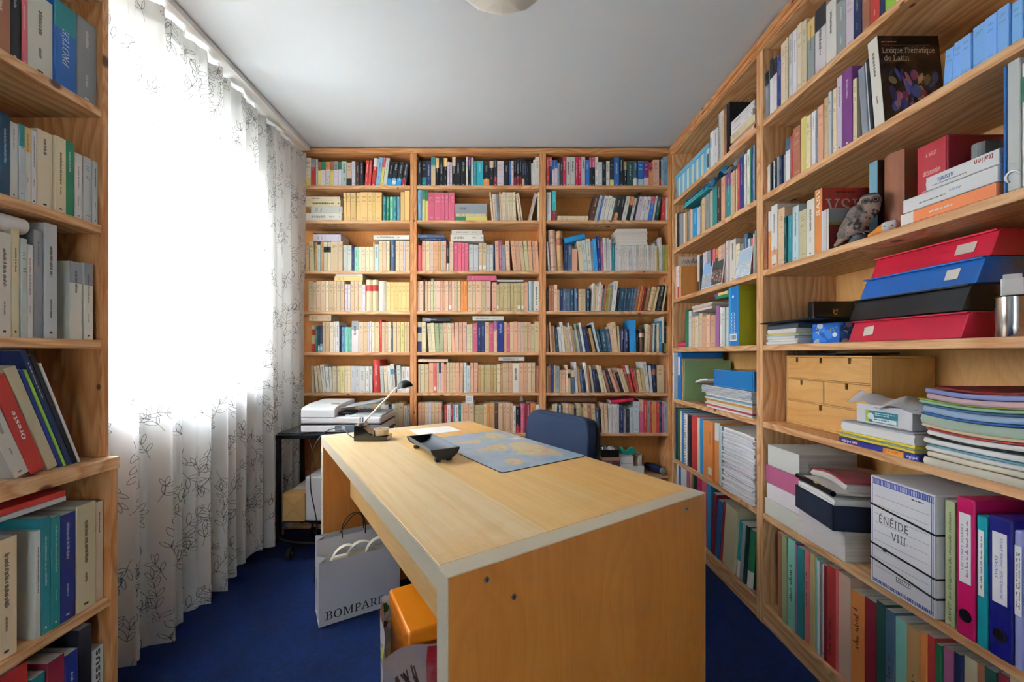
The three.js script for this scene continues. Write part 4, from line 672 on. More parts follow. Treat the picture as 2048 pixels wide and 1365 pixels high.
{ // desk lamp
  const p = [-0.548, DT + 0.0006, -1.69], t = thing('desk_lamp', 'small black desk lamp with two slim chrome rods and half-round head', 'lamp', p, 0);
  const s = new THREE.Shape(); s.moveTo(-0.069, 0); s.lineTo(0.068, 0); s.lineTo(0.068, 0.017); s.lineTo(0.0, 0.019); s.quadraticCurveTo(-0.022, 0.06, -0.069, 0.064); s.closePath();
  mesh('base', extr(s, 0.07, 0.0012).translate(0, 0.0012, -0.035), phys({ color: '#171310', roughness: 0.2, clearcoat: 1, clearcoatRoughness: 0.08 }), t);
  mesh('hinge', [cyl(0.009, 0.009, 0.05, -0.05, 0.07, 0).rotateX(0), cbox(0.03, 0.016, 0.04, -0.045, 0.068, 0.002, 0.003)], M.chrome, t);
  for (const z of [-0.008, 0.008]) mesh('rod', bar([-0.053, 0.06, z], [0.1, 0.222, z], 0.0026), M.chrome, t);
  const pts = []; for (let i = 0; i <= 10; i++) { const a = i / 10 * Math.PI / 2; pts.push(new THREE.Vector2(0.034 * Math.cos(a), 0.034 * Math.sin(a))); }
  const head = mesh('lamp_head', [new THREE.LatheGeometry(pts, 28).scale(1, 0.95, 0.9).rotateZ(R(14)).translate(0.135, 0.219, 0)], M.black, t);
  mesh('reflector_trim', new THREE.TorusGeometry(0.0335, 0.0018, 8, 32).rotateX(Math.PI / 2).scale(1, 1, 0.9).rotateZ(R(14)).translate(0.135, 0.219, 0), M.chrome, head);
  mesh('lens', cyl(0.032, 0.032, 0.003, 0, 0, 0, 28).scale(1, 1, 0.9).rotateZ(R(14)).translate(0.135, 0.2195, 0), std('#0c0d10', 0.3), head);
  const c = thing('paperclip_tin', 'round clear tin of coloured paper clips on the black lamp base', 'tin', [p[0] + 0.034, p[1] + 0.0215, p[2]], 0);
  mesh('tin_body', cyl(0.032, 0.03, 0.022, 0, 0.011, 0, 32), std('#b4a78c', 0.25, { metalness: 0.7 }), c);
  mesh('lid', cyl(0.0325, 0.0325, 0.004, 0, 0.0242, 0, 32), std('#c7c4b6', 0.25, { metalness: 0.4 }), c);
  for (let i = 0; i < 9; i++) { const a = rnd() * 7, q = rr(0.004, 0.024); mesh('paper_clip', new THREE.TorusGeometry(0.004, 0.0007, 5, 12).rotateX(Math.PI / 2).translate(Math.cos(a) * q, 0.0272 + i * 0.00005, Math.sin(a) * q), std(['#2f9d5c', '#d9496a', '#e9e2d2', '#c9a23a'][i % 4], 0.4), c); }
}
// ---------- office chair ----------
{
  const C = [0.272, 0, -1.905], t = thing('office_chair', 'navy fabric office chair tucked in at the desk', 'chair', C, Math.atan2(-0.843, 0.538) + R(0));
  // local +z looks at the desk
  const navy = std('#24324c', 0.95), fab = navy;
  const back = new THREE.ExtrudeGeometry(roundedRect(0.43, 0.36, 0.075), { depth: 0.03, bevelEnabled: true, bevelSize: 0.012, bevelThickness: 0.012, bevelSegments: 4, curveSegments: 12, steps: 1 });
  const bend = (g, k) => { const p = g.attributes.position; for (let i = 0; i < p.count; i++) p.setZ(i, p.getZ(i) + k * p.getX(i) ** 2); g.computeVertexNormals(); return g; };
  mesh('backrest', bend(back, 0.5).rotateX(R(-7)).translate(0, 0.62, -0.02), fab, t);
  mesh('back_shell', bend(new THREE.ExtrudeGeometry(roundedRect(0.425, 0.355, 0.075), { depth: 0.012, bevelEnabled: true, bevelSize: 0.008, bevelThickness: 0.006, bevelSegments: 2, curveSegments: 12 }), 0.5).translate(0, 0, -0.036).rotateX(R(-7)).translate(0, 0.62, -0.02), M.black, t);
  mesh('back_support', [cbox(0.06, 0.3, 0.016, 0, 0.46, -0.075, 0.005), cbox(0.06, 0.016, 0.26, 0, 0.395, 0.05, 0.005)], M.black, t);
  mesh('seat', rb(0.45, 0.06, 0.43, 0.028, 3).translate(0, 0.455, 0.23), fab, t);
  mesh('seat_pan', rb(0.4, 0.02, 0.38, 0.008).translate(0, 0.414, 0.23), M.black, t);
  mesh('gas_column', [cyl(0.025, 0.025, 0.2, 0, 0.3, 0.2), cyl(0.035, 0.035, 0.12, 0, 0.16, 0.2)], M.black, t);
  for (let k = 0; k < 5; k++) {
    const a = k / 5 * 2 * Math.PI + 0.3, dx = Math.sin(a), dz = Math.cos(a);
    const leg = mesh('base_leg', bar([0, 0.12, 0.2], [dx * 0.24, 0.085, 0.2 + dz * 0.24], 0.017), M.black, t);
    mesh('caster', [new THREE.CylinderGeometry(0.028, 0.028, 0.02, 18).rotateZ(Math.PI / 2).rotateY(a).translate(dx * 0.245, 0.0285, 0.2 + dz * 0.245), bar([dx * 0.24, 0.05, 0.2 + dz * 0.24], [dx * 0.24, 0.085, 0.2 + dz * 0.24], 0.007)], M.black, leg);
  }
}
// ---------- printer trolley ----------
{
  const t = thing('trolley', 'black metal printer trolley with shelves beside the curtain', 'trolley', [-0.93, 0, -2.28], 0);
  const X = 0.28, Zf = 0.16, Zb = -0.115, top = 0.668;
  const leg = (x, z) => rb(0.022, top - 0.09, 0.022, 0.004).translate(x, (top + 0.09) / 2 - 0.0, z);
  for (const [x, z] of [[-X + 0.012, Zf - 0.012], [-X + 0.012, Zb + 0.012], [X - 0.012, Zf - 0.012], [X - 0.012, Zb + 0.012]]) {
    mesh('leg', leg(x, z), M.blackMetal, t);
    const c = mesh('caster', [new THREE.CylinderGeometry(0.03, 0.03, 0.018, 20).rotateZ(Math.PI / 2).translate(x + 0.06 * Math.sign(-x), 0.0305, z), bar([x + 0.06 * Math.sign(-x), 0.05, z], [x + 0.06 * Math.sign(-x), 0.086, z], 0.007)], M.black, t);
    mesh('hub', cyl(0.008, 0.008, 0.022, 0, 0, 0, 12).rotateZ(Math.PI / 2).translate(x + 0.06 * Math.sign(-x), 0.0305, z), M.steel, c);
  }
  mesh('frame_rail', [board(-X, X, top - 0.022, top - 0.002, Zf - 0.022, Zf), board(-X, X, top - 0.022, top - 0.002, Zb, Zb + 0.022), board(-X, -X + 0.022, top - 0.022, top - 0.002, Zb, Zf), board(X - 0.022, X, top - 0.022, top - 0.002, Zb, Zf)], M.blackMetal, t);
  mesh('top_shelf', rb(2 * X + 0.004, 0.008, Zf - Zb + 0.004, 0.002).translate(0, top + 0.002, 0), std('#3c4148', 0.22), t);
  mesh('lower_shelf', rb(2 * X - 0.03, 0.016, Zf - Zb - 0.03, 0.003).translate(0, 0.192, 0), M.blackMetal, t);
  mesh('lower_frame', [tube([[-X + 0.012, 0.19, Zf - 0.01], [-X + 0.016, 0.12, Zf - 0.008], [-X + 0.05, 0.096, Zf - 0.008], [X - 0.05, 0.096, Zf - 0.008], [X - 0.016, 0.12, Zf - 0.008], [X - 0.012, 0.19, Zf - 0.01]], 0.01, 50), tube([[-X + 0.012, 0.19, Zb + 0.01], [-X + 0.016, 0.12, Zb + 0.008], [-X + 0.05, 0.096, Zb + 0.008], [X - 0.05, 0.096, Zb + 0.008], [X - 0.016, 0.12, Zb + 0.008], [X - 0.012, 0.19, Zb + 0.01]], 0.01, 50)], M.blackMetal, t);
  mesh('stay_wire', [bar([-X + 0.03, 0.64, Zb + 0.003], [-X + 0.16, 0.21, Zb + 0.003], 0.002), bar([-X + 0.16, 0.64, Zb + 0.003], [-X + 0.03, 0.21, Zb + 0.003], 0.002)], M.steel, t);
  // printer
  const p = thing('printer', 'white flatbed printer-scanner with sheet feeder on the black trolley', 'printer', [-0.865, 0.6748, -2.272], 0);
  const wp = std('#e6e8ea', 0.42), gp = std('#5d6772', 0.45), dp = std('#22262b', 0.4);
  mesh('lower_body', rb(0.43, 0.036, 0.29, 0.006, 2).translate(0, 0.0235, 0), wp, p);
  const panel = mesh('control_panel', cbox(0.24, 0.026, 0.004, 0.09, 0.026, 0.146, 0.001), gp, p);
  mesh('round_logo', cyl(0.011, 0.011, 0.0016, 0, 0, 0, 24).rotateX(Math.PI / 2).translate(0.016, 0.027, 0.1485), std('#dfe5ea', 0.4), panel);
  for (let i = 0; i < 4; i++) mesh('button', cyl(0.004, 0.004, 0.002, 0, 0, 0, 14).rotateX(Math.PI / 2).translate(0.14 + i * 0.016, 0.027, 0.1488), std('#8b96a0', 0.4), panel);
  mesh('seam', cbox(0.426, 0.008, 0.286, 0, 0.0458, 0, 0.001), dp, p);
  mesh('scanner_lid', rb(0.432, 0.036, 0.292, 0.01, 3).translate(0, 0.068, 0), wp, p);
  const s = new THREE.Shape(); s.moveTo(-0.146, 0); s.lineTo(0.146, 0); s.lineTo(0.146, 0.034); s.quadraticCurveTo(0.14, 0.046, 0.05, 0.056); s.lineTo(-0.13, 0.062); s.quadraticCurveTo(-0.146, 0.06, -0.146, 0.05); s.closePath();
  const feeder = mesh('sheet_feeder', extr(s, 0.175, 0.003).rotateY(-Math.PI / 2).translate(-0.034, 0.0895, 0), wp, p);
  mesh('paper_slot', [cbox(0.085, 0.012, 0.11, -0.005, 0.1, 0.045, 0.003), cbox(0.05, 0.01, 0.16, -0.06, 0.143, -0.01, 0.003)], dp, feeder);
  mesh('input_tray', rb(0.21, 0.008, 0.2, 0.003).rotateZ(R(10)).translate(0.075, 0.142, -0.03), std('#aab2b8', 0.4), p);
  mesh('output_tray', rb(0.2, 0.006, 0.23, 0.003).translate(0.11, 0.0895, 0.0), std('#c3c9cd', 0.4), p);
  for (let i = 0; i < 2; i++) mesh('foot', cbox(0.03, 0.006, 0.24, -0.17 + i * 0.34, 0.003, 0, 0.001), dp, p);
  // parcel and white box on the lower shelf
  const k = thing('parcel', 'brown-paper wrapped parcel on the lower trolley shelf', 'parcel', [-1.118, 0.2006, -2.252], R(0));
  mesh('wrapping', rb(0.118, 0.15, 0.25, 0.006, 2).translate(0, 0.0755, 0), M.kraft, k);
  mesh('folded_flap', [extr([[-0.055, 0.004], [0.055, 0.004], [0, 0.06]], 0.0012).translate(0, 0, 0.1252), extr([[-0.055, 0.146], [0.055, 0.146], [0, 0.09]], 0.0012).translate(0, 0, 0.1252), extr([[-0.056, 0.006], [-0.004, 0.075], [-0.056, 0.144]], 0.0012).translate(0, 0, 0.1255)], std('#cda468', 0.65), k);
  const q = thing('paper_tray', 'pale grey plastic paper cassette on lower trolley shelf behind the desk', 'paper tray', [-0.975, 0.2006, -2.252], 0);
  mesh('case', rb(0.16, 0.235, 0.25, 0.008, 2).translate(0, 0.1225, 0), std('#dfe2e3', 0.5), q);
  mesh('foot_rail', cbox(0.13, 0.01, 0.23, 0, 0.005, 0, 0.002), gp, q);
  const e = thing('letter', 'white letter lying on the brown parcel', 'paper', [-1.115, 0.3522, -2.29], R(6));
  mesh('sheet', new THREE.BoxGeometry(0.1, 0.0006, 0.2), M.paper, e);
  tag(mesh('power_cable', tube([[-0.62, DT + 0.006, -1.68], [-0.66, DT + 0.012, -1.72], [-0.72, DT + 0.03, -1.78], [-0.80, DT + 0.012, -1.805], [-0.847, DT - 0.06, -1.78], [-0.868, 0.5, -1.8], [-0.868, 0.3, -1.86], [-0.9, 0.006, -1.9]], 0.0024, 80), M.black, scene), 'thin black lamp cable curling over the edge of the desk', 'cable');
}
// ---------- bags under the desk ----------
{
  const bagTex = canvas(1024, 820, (c, w, h) => { c.fillStyle = '#d6d5da'; c.fillRect(0, 0, w, h); c.fillStyle = '#1d1c20'; c.font = '150px serif'; c.textAlign = 'left'; c.textBaseline = 'alphabetic'; c.save(); c.translate(70, h - 70); c.scale(1, 1); c.fillText('BOMPARD', 0, 0, 800); c.restore(); });
  const bagMat = std('#ffffff', 0.45, { map: bagTex, side: THREE.DoubleSide }), plainBag = std('#d9d8dc', 0.5, { side: THREE.DoubleSide });
  const a = Math.atan2(0.166, 0.283);
  // the front bag: four walls that give a little, open top
  function paperBag(t, W, H, D, front, rest) {
    const sag = (u, v) => 0.006 * Math.sin(Math.PI * u) * Math.sin(Math.PI * v);
    mesh('front_wall', grid(12, 10, (u, v) => [u * W, v * H, sag(u, v)], (u, v) => [u, v]), front, t);
    mesh('back_wall', grid(12, 10, (u, v) => [W - u * W, v * H, -D - sag(u, v)]), rest, t);
    for (const s of [0, 1]) mesh('gusset', grid(8, 10, (u, v) => [s ? W - 0.03 * (1 - Math.abs(2 * u - 1)) * (0.25 + 0.75 * v) : 0.03 * (1 - Math.abs(2 * u - 1)) * (0.25 + 0.75 * v), v * H, -u * D]), rest, t);
    mesh('bottom', new THREE.BoxGeometry(W, 0.001, D).translate(W / 2, 0.0008, -D / 2), rest, t);
  }
  const t = thing('carrier_bag', 'pale grey paper carrier bag lettered BOMPARD on the blue carpet', 'bag', [-0.736, 0.0006, -1.594], a);
  paperBag(t, 0.328, 0.257, 0.07, bagMat, plainBag);
  const b = thing('carrier_bag', 'white paper carrier bag with black cord handles behind the lettered bag', 'bag', [-0.776, 0.0006, -1.662], a);
  paperBag(b, 0.335, 0.318, 0.055, plainBag, plainBag);
  mesh('cord_handle', tube([[0.1, 0.306, 0.001], [0.103, 0.36, -0.004], [0.14, 0.4, -0.008], [0.18, 0.395, -0.006], [0.195, 0.355, -0.002], [0.196, 0.306, 0.001]], 0.0022), M.black, b);
  mesh('cord_handle', tube([[0.1, 0.306, -0.056], [0.12, 0.34, -0.05], [0.16, 0.38, -0.047], [0.19, 0.37, -0.05], [0.2, 0.306, -0.056]], 0.0022), M.black, b);
  mesh('black_emblem', extr([[0, 0], [0.016, 0.02], [0.014, 0.06], [0.004, 0.05], [0.006, 0.026]], 0.0004).rotateY(-Math.PI / 2).translate(-0.0006, 0.1, -0.02), M.black, b);
  const f = thing('tote_bag', 'folded cream cotton tote bag stuffed into the lettered carrier bag', 'bag', [-0.736, 0.0026, -1.594], a);
  const cot = std('#d9d2c0', 0.95, { side: THREE.DoubleSide });
  mesh('folded_cloth', rb(0.26, 0.25, 0.045, 0.018, 3).translate(0.175, 0.128, -0.035), cot, f);
  for (const [x, tw] of [[0.1, 0.3], [0.17, -0.35], [0.235, 0.2]]) mesh('strap', grid(14, 2, (u, v) => { const q = u * Math.PI; return [x + 0.055 * Math.cos(q) + tw * 0.02 * u, 0.246 + 0.045 * Math.sin(q), -0.028 - 0.012 * Math.sin(q * 1.5 + tw) + (v - 0.5) * 0.024]; }), cot, f);
  // orange box standing in a plastic shopping bag
  const P = onFloor(0.02, 0.452), sh = thing('shopping_bag', 'printed translucent plastic shopping bag under the near end of desk', 'bag', P, DA);
  const pr = canvas(512, 640, (c, w, h) => {
    c.fillStyle = '#b9aeb2'; c.fillRect(0, 0, w, h);
    c.fillStyle = '#c3262c'; c.fillRect(w * 0.6, h * 0.02, w * 0.2, h * 0.5);
    for (let i = 0; i < 60; i++) { c.fillStyle = `rgba(220,214,218,${rr(0.1, 0.35)})`; c.beginPath(); c.moveTo(rnd() * w, rnd() * h); c.lineTo(rnd() * w, rnd() * h); c.lineTo(rnd() * w, rnd() * h); c.globalAlpha = 0.25; c.fill(); c.globalAlpha = 1; }
    for (let i = 0; i < 26; i++) { const x = w * rr(0.08, 0.42), y = h * rr(0.16, 0.5); c.strokeStyle = rnd() < 0.6 ? '#2a211d' : '#5a4638'; c.lineWidth = rr(8, 22); c.beginPath(); c.moveTo(x, y); c.lineTo(x + rr(20, 90), y + rr(70, 200)); c.stroke(); }
  });
  const pm = phys({ color: '#ffffff', map: pr, roughness: 0.45, transmission: 0.18, thickness: 0, side: THREE.DoubleSide, clearcoat: 0.3 });
  const gr = canvas(256, 320, (c, w, h) => { c.fillStyle = '#c9c6c8'; c.fillRect(0, 0, w, h); for (let i = 0; i < 90; i++) { c.fillStyle = ['#3f7a3c', '#a9c23a', '#e0d9a0', '#6b4a3a', '#eeeeee'][Math.floor(rnd() * 5)]; c.beginPath(); c.ellipse(rnd() * w, h * rr(0.1, 0.7), rr(4, 22), rr(3, 14), rnd() * 3, 0, 7); c.fill(); } });
  const gm = phys({ color: '#ffffff', map: gr, roughness: 0.45, transmission: 0.18, thickness: 0, side: THREE.DoubleSide });
  const Wb = 0.2, Db = 0.27, skew = 0.075, cr = (u, v) => 0.007 * Math.sin(7 * u + 9 * v) * v;
  mesh('front_wall', grid(20, 14, (u, v) => [u * Wb, v * (0.298 + 0.012 * Math.sin(5 * u)), cr(u, v) + 0.01 * Math.sin(Math.PI * u)]), pm, sh);
  mesh('left_wall', grid(20, 14, (u, v) => [cr(u, v) + skew * (1 - u), v * (0.285 + 0.02 * Math.sin(Math.PI * u)), -Db + u * Db]), gm, sh);
  mesh('right_wall', grid(20, 14, (u, v) => [Wb + skew * u + cr(u, v), v * 0.3, -u * Db]), gm, sh);
  mesh('back_wall', grid(20, 14, (u, v) => [Wb + skew - u * Wb, v * 0.3, -Db + cr(u, v)]), gm, sh);
  mesh('bottom', new THREE.BoxGeometry(Wb, 0.001, Db).translate(Wb / 2, 0.001, -Db / 2), gm, sh);
  const ob = thing('orange_box', 'glossy orange plastic box standing in the plastic shopping bag', 'box', onFloor(0.176, 0.575), DA + R(-4));
  const om = phys({ color: '#f08a1c', roughness: 0.25, clearcoat: 0.6, transmission: 0.1, thickness: 0 });
  ob.position.y = 0.003;
  mesh('box_body', rb(0.142, 0.285, 0.225, 0.012, 4).translate(0, 0.145, 0), om, ob);
  mesh('lid', rb(0.15, 0.05, 0.236, 0.009, 4).translate(0, 0.305, 0), om, ob);
}
// ---------- ceiling lamp ----------
{
  const t = thing('ceiling_lamp', 'pale frosted glass bowl lamp hanging from the ceiling, unlit', 'lamp', [-0.002, 0, -1.13], 0);
  const glass = phys({ color: '#e4ddd0', roughness: 0.75, transmission: 0.35, thickness: 0, side: THREE.DoubleSide });
  const n = 12, pts = (r) => Array.from({ length: 15 }, (_, i) => { const a = i / 14 * 1.35; return [r * Math.sin(a), 2.339 - r * Math.cos(a)]; });
  for (let k = 0; k < n; k++) mesh('glass_panel', grid(5, 14, (u, v) => { const a = (k + u) / n * 2 * Math.PI, [r, y] = pts(0.212)[Math.round(v * 14)]; const dent = 1 - 0.03 * Math.sin(Math.PI * u); return [Math.cos(a) * r * dent, y, Math.sin(a) * r * dent]; }), glass, t);
  mesh('finial', cyl(0.006, 0.008, 0.012, 0, 2.1255, 0, 12), M.steel, t);
  mesh('stem', cyl(0.006, 0.006, 0.25, 0, 2.255, 0, 12), M.steel, t);
  mesh('ceiling_rose', cyl(0.05, 0.055, 0.02, 0, 2.3845, 0, 24), M.whitePaint, t);
  mesh('bulb', new THREE.SphereGeometry(0.03, 16, 12).translate(0.06, 2.25, 0), M.white, t);
}
// ---------- things on the right-hand shelves ----------
// frame of a thing on the right wall: x runs towards the camera, z = 0 is its front, depth goes to -z
const rthing = (name, label, cat, px, X, base, group, turn = 0) => thing(name, label, cat, [X, base + 0.0005, -rightZ(px, X)], -Math.PI / 2 + turn, group);
const rspan = (p0, p1, X) => rightZ(p0, X) - rightZ(p1, X);
const print = (parent, name, tex, w, h, x, y, z, o = {}) => {            // a flat print on a front face
  const m = mesh(name, card(w, h, o.t || 0.0006), std('#ffffff', o.r ?? 0.6, { map: tex }), parent); m.position.set(x, y, z); if (o.rx) m.rotation.x = o.rx; if (o.ry) m.rotation.y = o.ry; if (o.rz) m.rotation.z = o.rz; return m;
};
function slab(w, t, d, o = {}) {                                         // a limp sheaf: x width, y thickness, z depth back from 0
  const g = new THREE.BoxGeometry(w, t, d, 14, 2, 10).translate(w / 2, t / 2, -d / 2), p = g.attributes.position, k = o.k || 0, ph = o.ph || 0;
  for (let i = 0; i < p.count; i++) { const x = p.getX(i), y = p.getY(i), z = p.getZ(i); const bulge = o.round ? -o.round * (2 * y / t - 1) ** 2 : 0; p.setXYZ(i, x + (o.wob || 0) * Math.sin(60 * y + ph), y + k * Math.sin(Math.PI * x / w) * (0.6 + 0.4 * Math.cos(9 * z)) + (o.tilt || 0) * x, z + (z > -d * 0.05 ? bulge : 0) + (o.fray || 0) * Math.sin(37 * x + 5 * ph)); }
  g.computeVertexNormals(); return g;
}
const P_ = (c, r = 0.6) => std(PAL[c] ? PAL[c][0] : c, r);
function clearMat(c, tr = 0.55) { return phys({ color: c, roughness: 0.12, transmission: tr, thickness: 0, side: THREE.DoubleSide }); }
// -- farther unit, first shelf: striped box
{
  const W = rspan(1351, 1417, XR), t = rthing('storage_box', 'sky-blue striped cardboard storage box with lid in the far corner', 'box', 1351, XR, RS[0]);
  const stripes = canvas(512, 64, (c, w, h) => { c.fillStyle = '#7fbfdd'; c.fillRect(0, 0, w, h); c.fillStyle = '#dfe6d2'; for (let i = 0; i < 7; i++) c.fillRect((i + 0.55) / 7 * w, 0, w / 7 * 0.42, h); });
  mesh('box_body', rb(W, 0.135, 0.22, 0.003).translate(W / 2, 0.0685, -0.115), P_('#7fbfdd'), t);
  print(t, 'striped_front', stripes, W - 0.004, 0.131, W / 2, 0.0685, -0.0046);
  mesh('lid', rb(W + 0.006, 0.026, 0.232, 0.003).translate(W / 2, 0.136, -0.115), P_('#6fb6d8'), t);
  mesh('label_holder', [cbox(0.012, 0.07, 0.002, W - 0.012, 0.06, -0.0035, 0.0005)], M.steel, t);
}
{ // plastic sheets draped over the second row
  const t = rthing('plastic_sheet', 'crumpled bright blue plastic sheet over the second-shelf books', 'plastic', 1409, XR - 0.004, RS[1] + 0.219);
  const W = rspan(1409, 1448, XR);
  mesh('sheet', grid(26, 14, (u, v) => { const s = v * 0.12; return [u * W, 0.02 + 0.016 * Math.sin(9 * u) + 0.008 * Math.sin(23 * u + 7 * v) + 0.012 * u - (v < 0.2 ? (0.2 - v) * 0.16 : 0), 0.006 - s + 0.004 * Math.sin(17 * u + 11 * v)]; }), phys({ color: '#2f9fe0', roughness: 0.2, transmission: 0.25, thickness: 0, side: THREE.DoubleSide }), t);
  const c = rthing('plastic_bag', 'clear crumpled plastic bag above the second-shelf books', 'plastic', 1449, XR - 0.002, RS[1] + 0.22);
  const W2 = rspan(1449, 1479, XR);
  mesh('film', grid(26, 14, (u, v) => [u * W2, 0.02 + 0.02 * u + 0.008 * Math.sin(13 * u + 5 * v) + 0.007 * Math.sin(31 * u - 9 * v) - (v < 0.25 ? (0.25 - v) * 0.13 : 0), 0.004 - v * 0.1 + 0.004 * Math.sin(21 * u + 17 * v)]), clearMat('#dfe8ea', 0.6), c);
}
// -- third shelf: wooden magazine file, cards and postcards
{
  const t = rthing('magazine_file', 'brown fibreboard magazine file in the far right corner', 'magazine file', 1359, XR, RS[2]);
  mesh('side_board', board(0.018, 0.024, 0, 0.185, -0.2, -0.002, 'y'), M.pineBack, t);
  mesh('side_board', board(0, 0.006, 0, 0.185, -0.2, -0.002, 'y'), M.pineBack, t);
  mesh('front_strip', board(-0.001, 0.025, 0, 0.185, -0.002, 0.003, 'y'), M.pine, t);
  const tx = canvas(256, 256, (c, w, h) => { c.fillStyle = '#dcd0c2'; c.fillRect(0, 0, w, h); c.fillStyle = '#4a3f3a'; c.font = 'italic 34px serif'; c.fillText('Aux', 26, 40); scribble(c, 100, 36, 110, 20, '#4a3f3a'); scribble(c, 60, 80, 120, 20, '#4a3f3a'); c.fillStyle = '#eae6df'; c.fillRect(0, 190, w, 66); });
  const k = thing('calligraphy_card', 'cream card with handwritten lettering standing above the magazine file', 'card', [XR + 0.105, RS[2] + 0.0005, -2.438], R(0));
  mesh('card_sheet', cbox(0.19, 0.255, 0.002, 0, 0.1275, 0, 0.0005), P_('#dcd0c2'), k);
  print(k, 'lettering', tx, 0.188, 0.253, 0, 0.1275, 0.0016);
  const cards = [[1402, 1421, 0.15, '#9cc0e6', '#d8b48c', 'postcard with blue sky over a pale village'], [1420, 1444, 0.15, '#48524a', '#c94a52', 'dark postcard of a tree and red figure'], [1471, 1500, 0.125, '#b9cde0', '#e6ecf2', 'postcard of a pale snowy landscape']];
  for (const [p0, p1, h, a, b, lab] of cards) {
    const X = XR - 0.012, W = rspan(p0, p1, X), tx2 = canvas(160, 220, (c, w, hh) => { c.fillStyle = '#eceae6'; c.fillRect(0, 0, w, hh); c.fillStyle = a; c.fillRect(6, 6, w - 12, hh - 12); for (let i = 0; i < 60; i++) { c.fillStyle = i % 3 ? b : '#e8dcc8'; c.globalAlpha = 0.55; c.beginPath(); c.ellipse(rr(12, w - 12), hh * rr(0.5, 0.92), rr(3, 16), rr(3, 12), 0, 0, 7); c.fill(); } });
    const k2 = rthing('postcard', lab + ' leaning against the third-shelf books', 'postcard', p0, X, RS[2], 'postcards on the third shelf of the farther right bookcase');
    k2.rotation.order = 'YXZ'; k2.rotation.x = R(-7);
    mesh('card_sheet', cbox(W, h, 0.001, W / 2, h / 2, 0, 0.0003), M.paper, k2); print(k2, 'picture', tx2, W - 0.002, h - 0.002, W / 2, h / 2, 0.0011);
  }
}
// -- fourth shelf: pouch, green box
{
  const t = rthing('pouch', 'small pink pencil pouch on green paper strip in the far corner', 'pouch', 1352, XR + 0.004, RS[3] + 0.004);
  mesh('pouch_body', rb(0.13, 0.028, 0.05, 0.013, 3).translate(0.07, 0.0155, -0.03), P_('#d8335f'), t);
  mesh('zip', cbox(0.11, 0.003, 0.004, 0.07, 0.03, -0.028, 0.0008), M.black, t);
  const s = rthing('paper_strip', 'pale green paper strip lying under the pink pouch', 'paper', 1353, XR - 0.004, RS[3]);
  mesh('sheet', cbox(0.19, 0.003, 0.07, 0.1, 0.002, -0.04, 0.0005), P_('#7fc0a0'), s);
  const X = XR + 0.004, b = rthing('cardboard_box', 'lime-green and blue cardboard box standing on the fourth shelf', 'box', 1457, X, RS[3]);
  const W = rspan(1457, 1477, X), bt = canvas(128, 480, (c, w, h) => { c.fillStyle = '#1f79c4'; c.fillRect(0, 0, w, h); c.fillStyle = '#2b9bd6'; c.fillRect(0, 0, w * 0.25, h); c.fillStyle = '#e8eef2'; c.beginPath(); c.arc(w * 0.45, h * 0.17, 13, 0, 7); c.fill(); c.save(); c.translate(w * 0.5, h * 0.6); c.rotate(-Math.PI / 2); for (let i = 0; i < 3; i++) marks(c, -90, -30 + i * 20, 170, 8, false, 12); c.restore(); c.fillStyle = '#f0f0f0'; c.fillRect(w * 0.12, h * 0.8, w * 0.7, h * 0.12); c.fillStyle = '#222'; for (let i = 0; i < 16; i++) c.fillRect(w * (0.18 + i * 0.036), h * 0.82, rr(1, 3), h * 0.08); });
  mesh('box_body', rb(W, 0.276, 0.225, 0.002).translate(W / 2, 0.1385, -0.114), P_('#a9ab22', 0.5), b);
  print(b, 'printed_spine', bt, W - 0.001, 0.274, W / 2, 0.1385, -0.0008, { r: 0.4 });
  mesh('top_flap', grid(6, 6, (u, v) => [W + 0.0015, 0.2765 - 0.03 * v * (1 - 0.3 * u), -0.01 - u * 0.205]), std('#9c9e1e', 0.5, { side: THREE.DoubleSide }), b);
}
for (const [i, [c, p0, p1]] of [['gn', 1430, 1455], ['ly', 1429, 1455]].entries())
  lie('right', XR, 1.3705 + i * 0.0155, { c, p0, p1, t: 0.015, s: i ? 'kpu' : 'n', d: 0.16, label: `${PAL[c][1]} paperback lying flat beside the green box, ${['below', 'above'][i]} the other` });
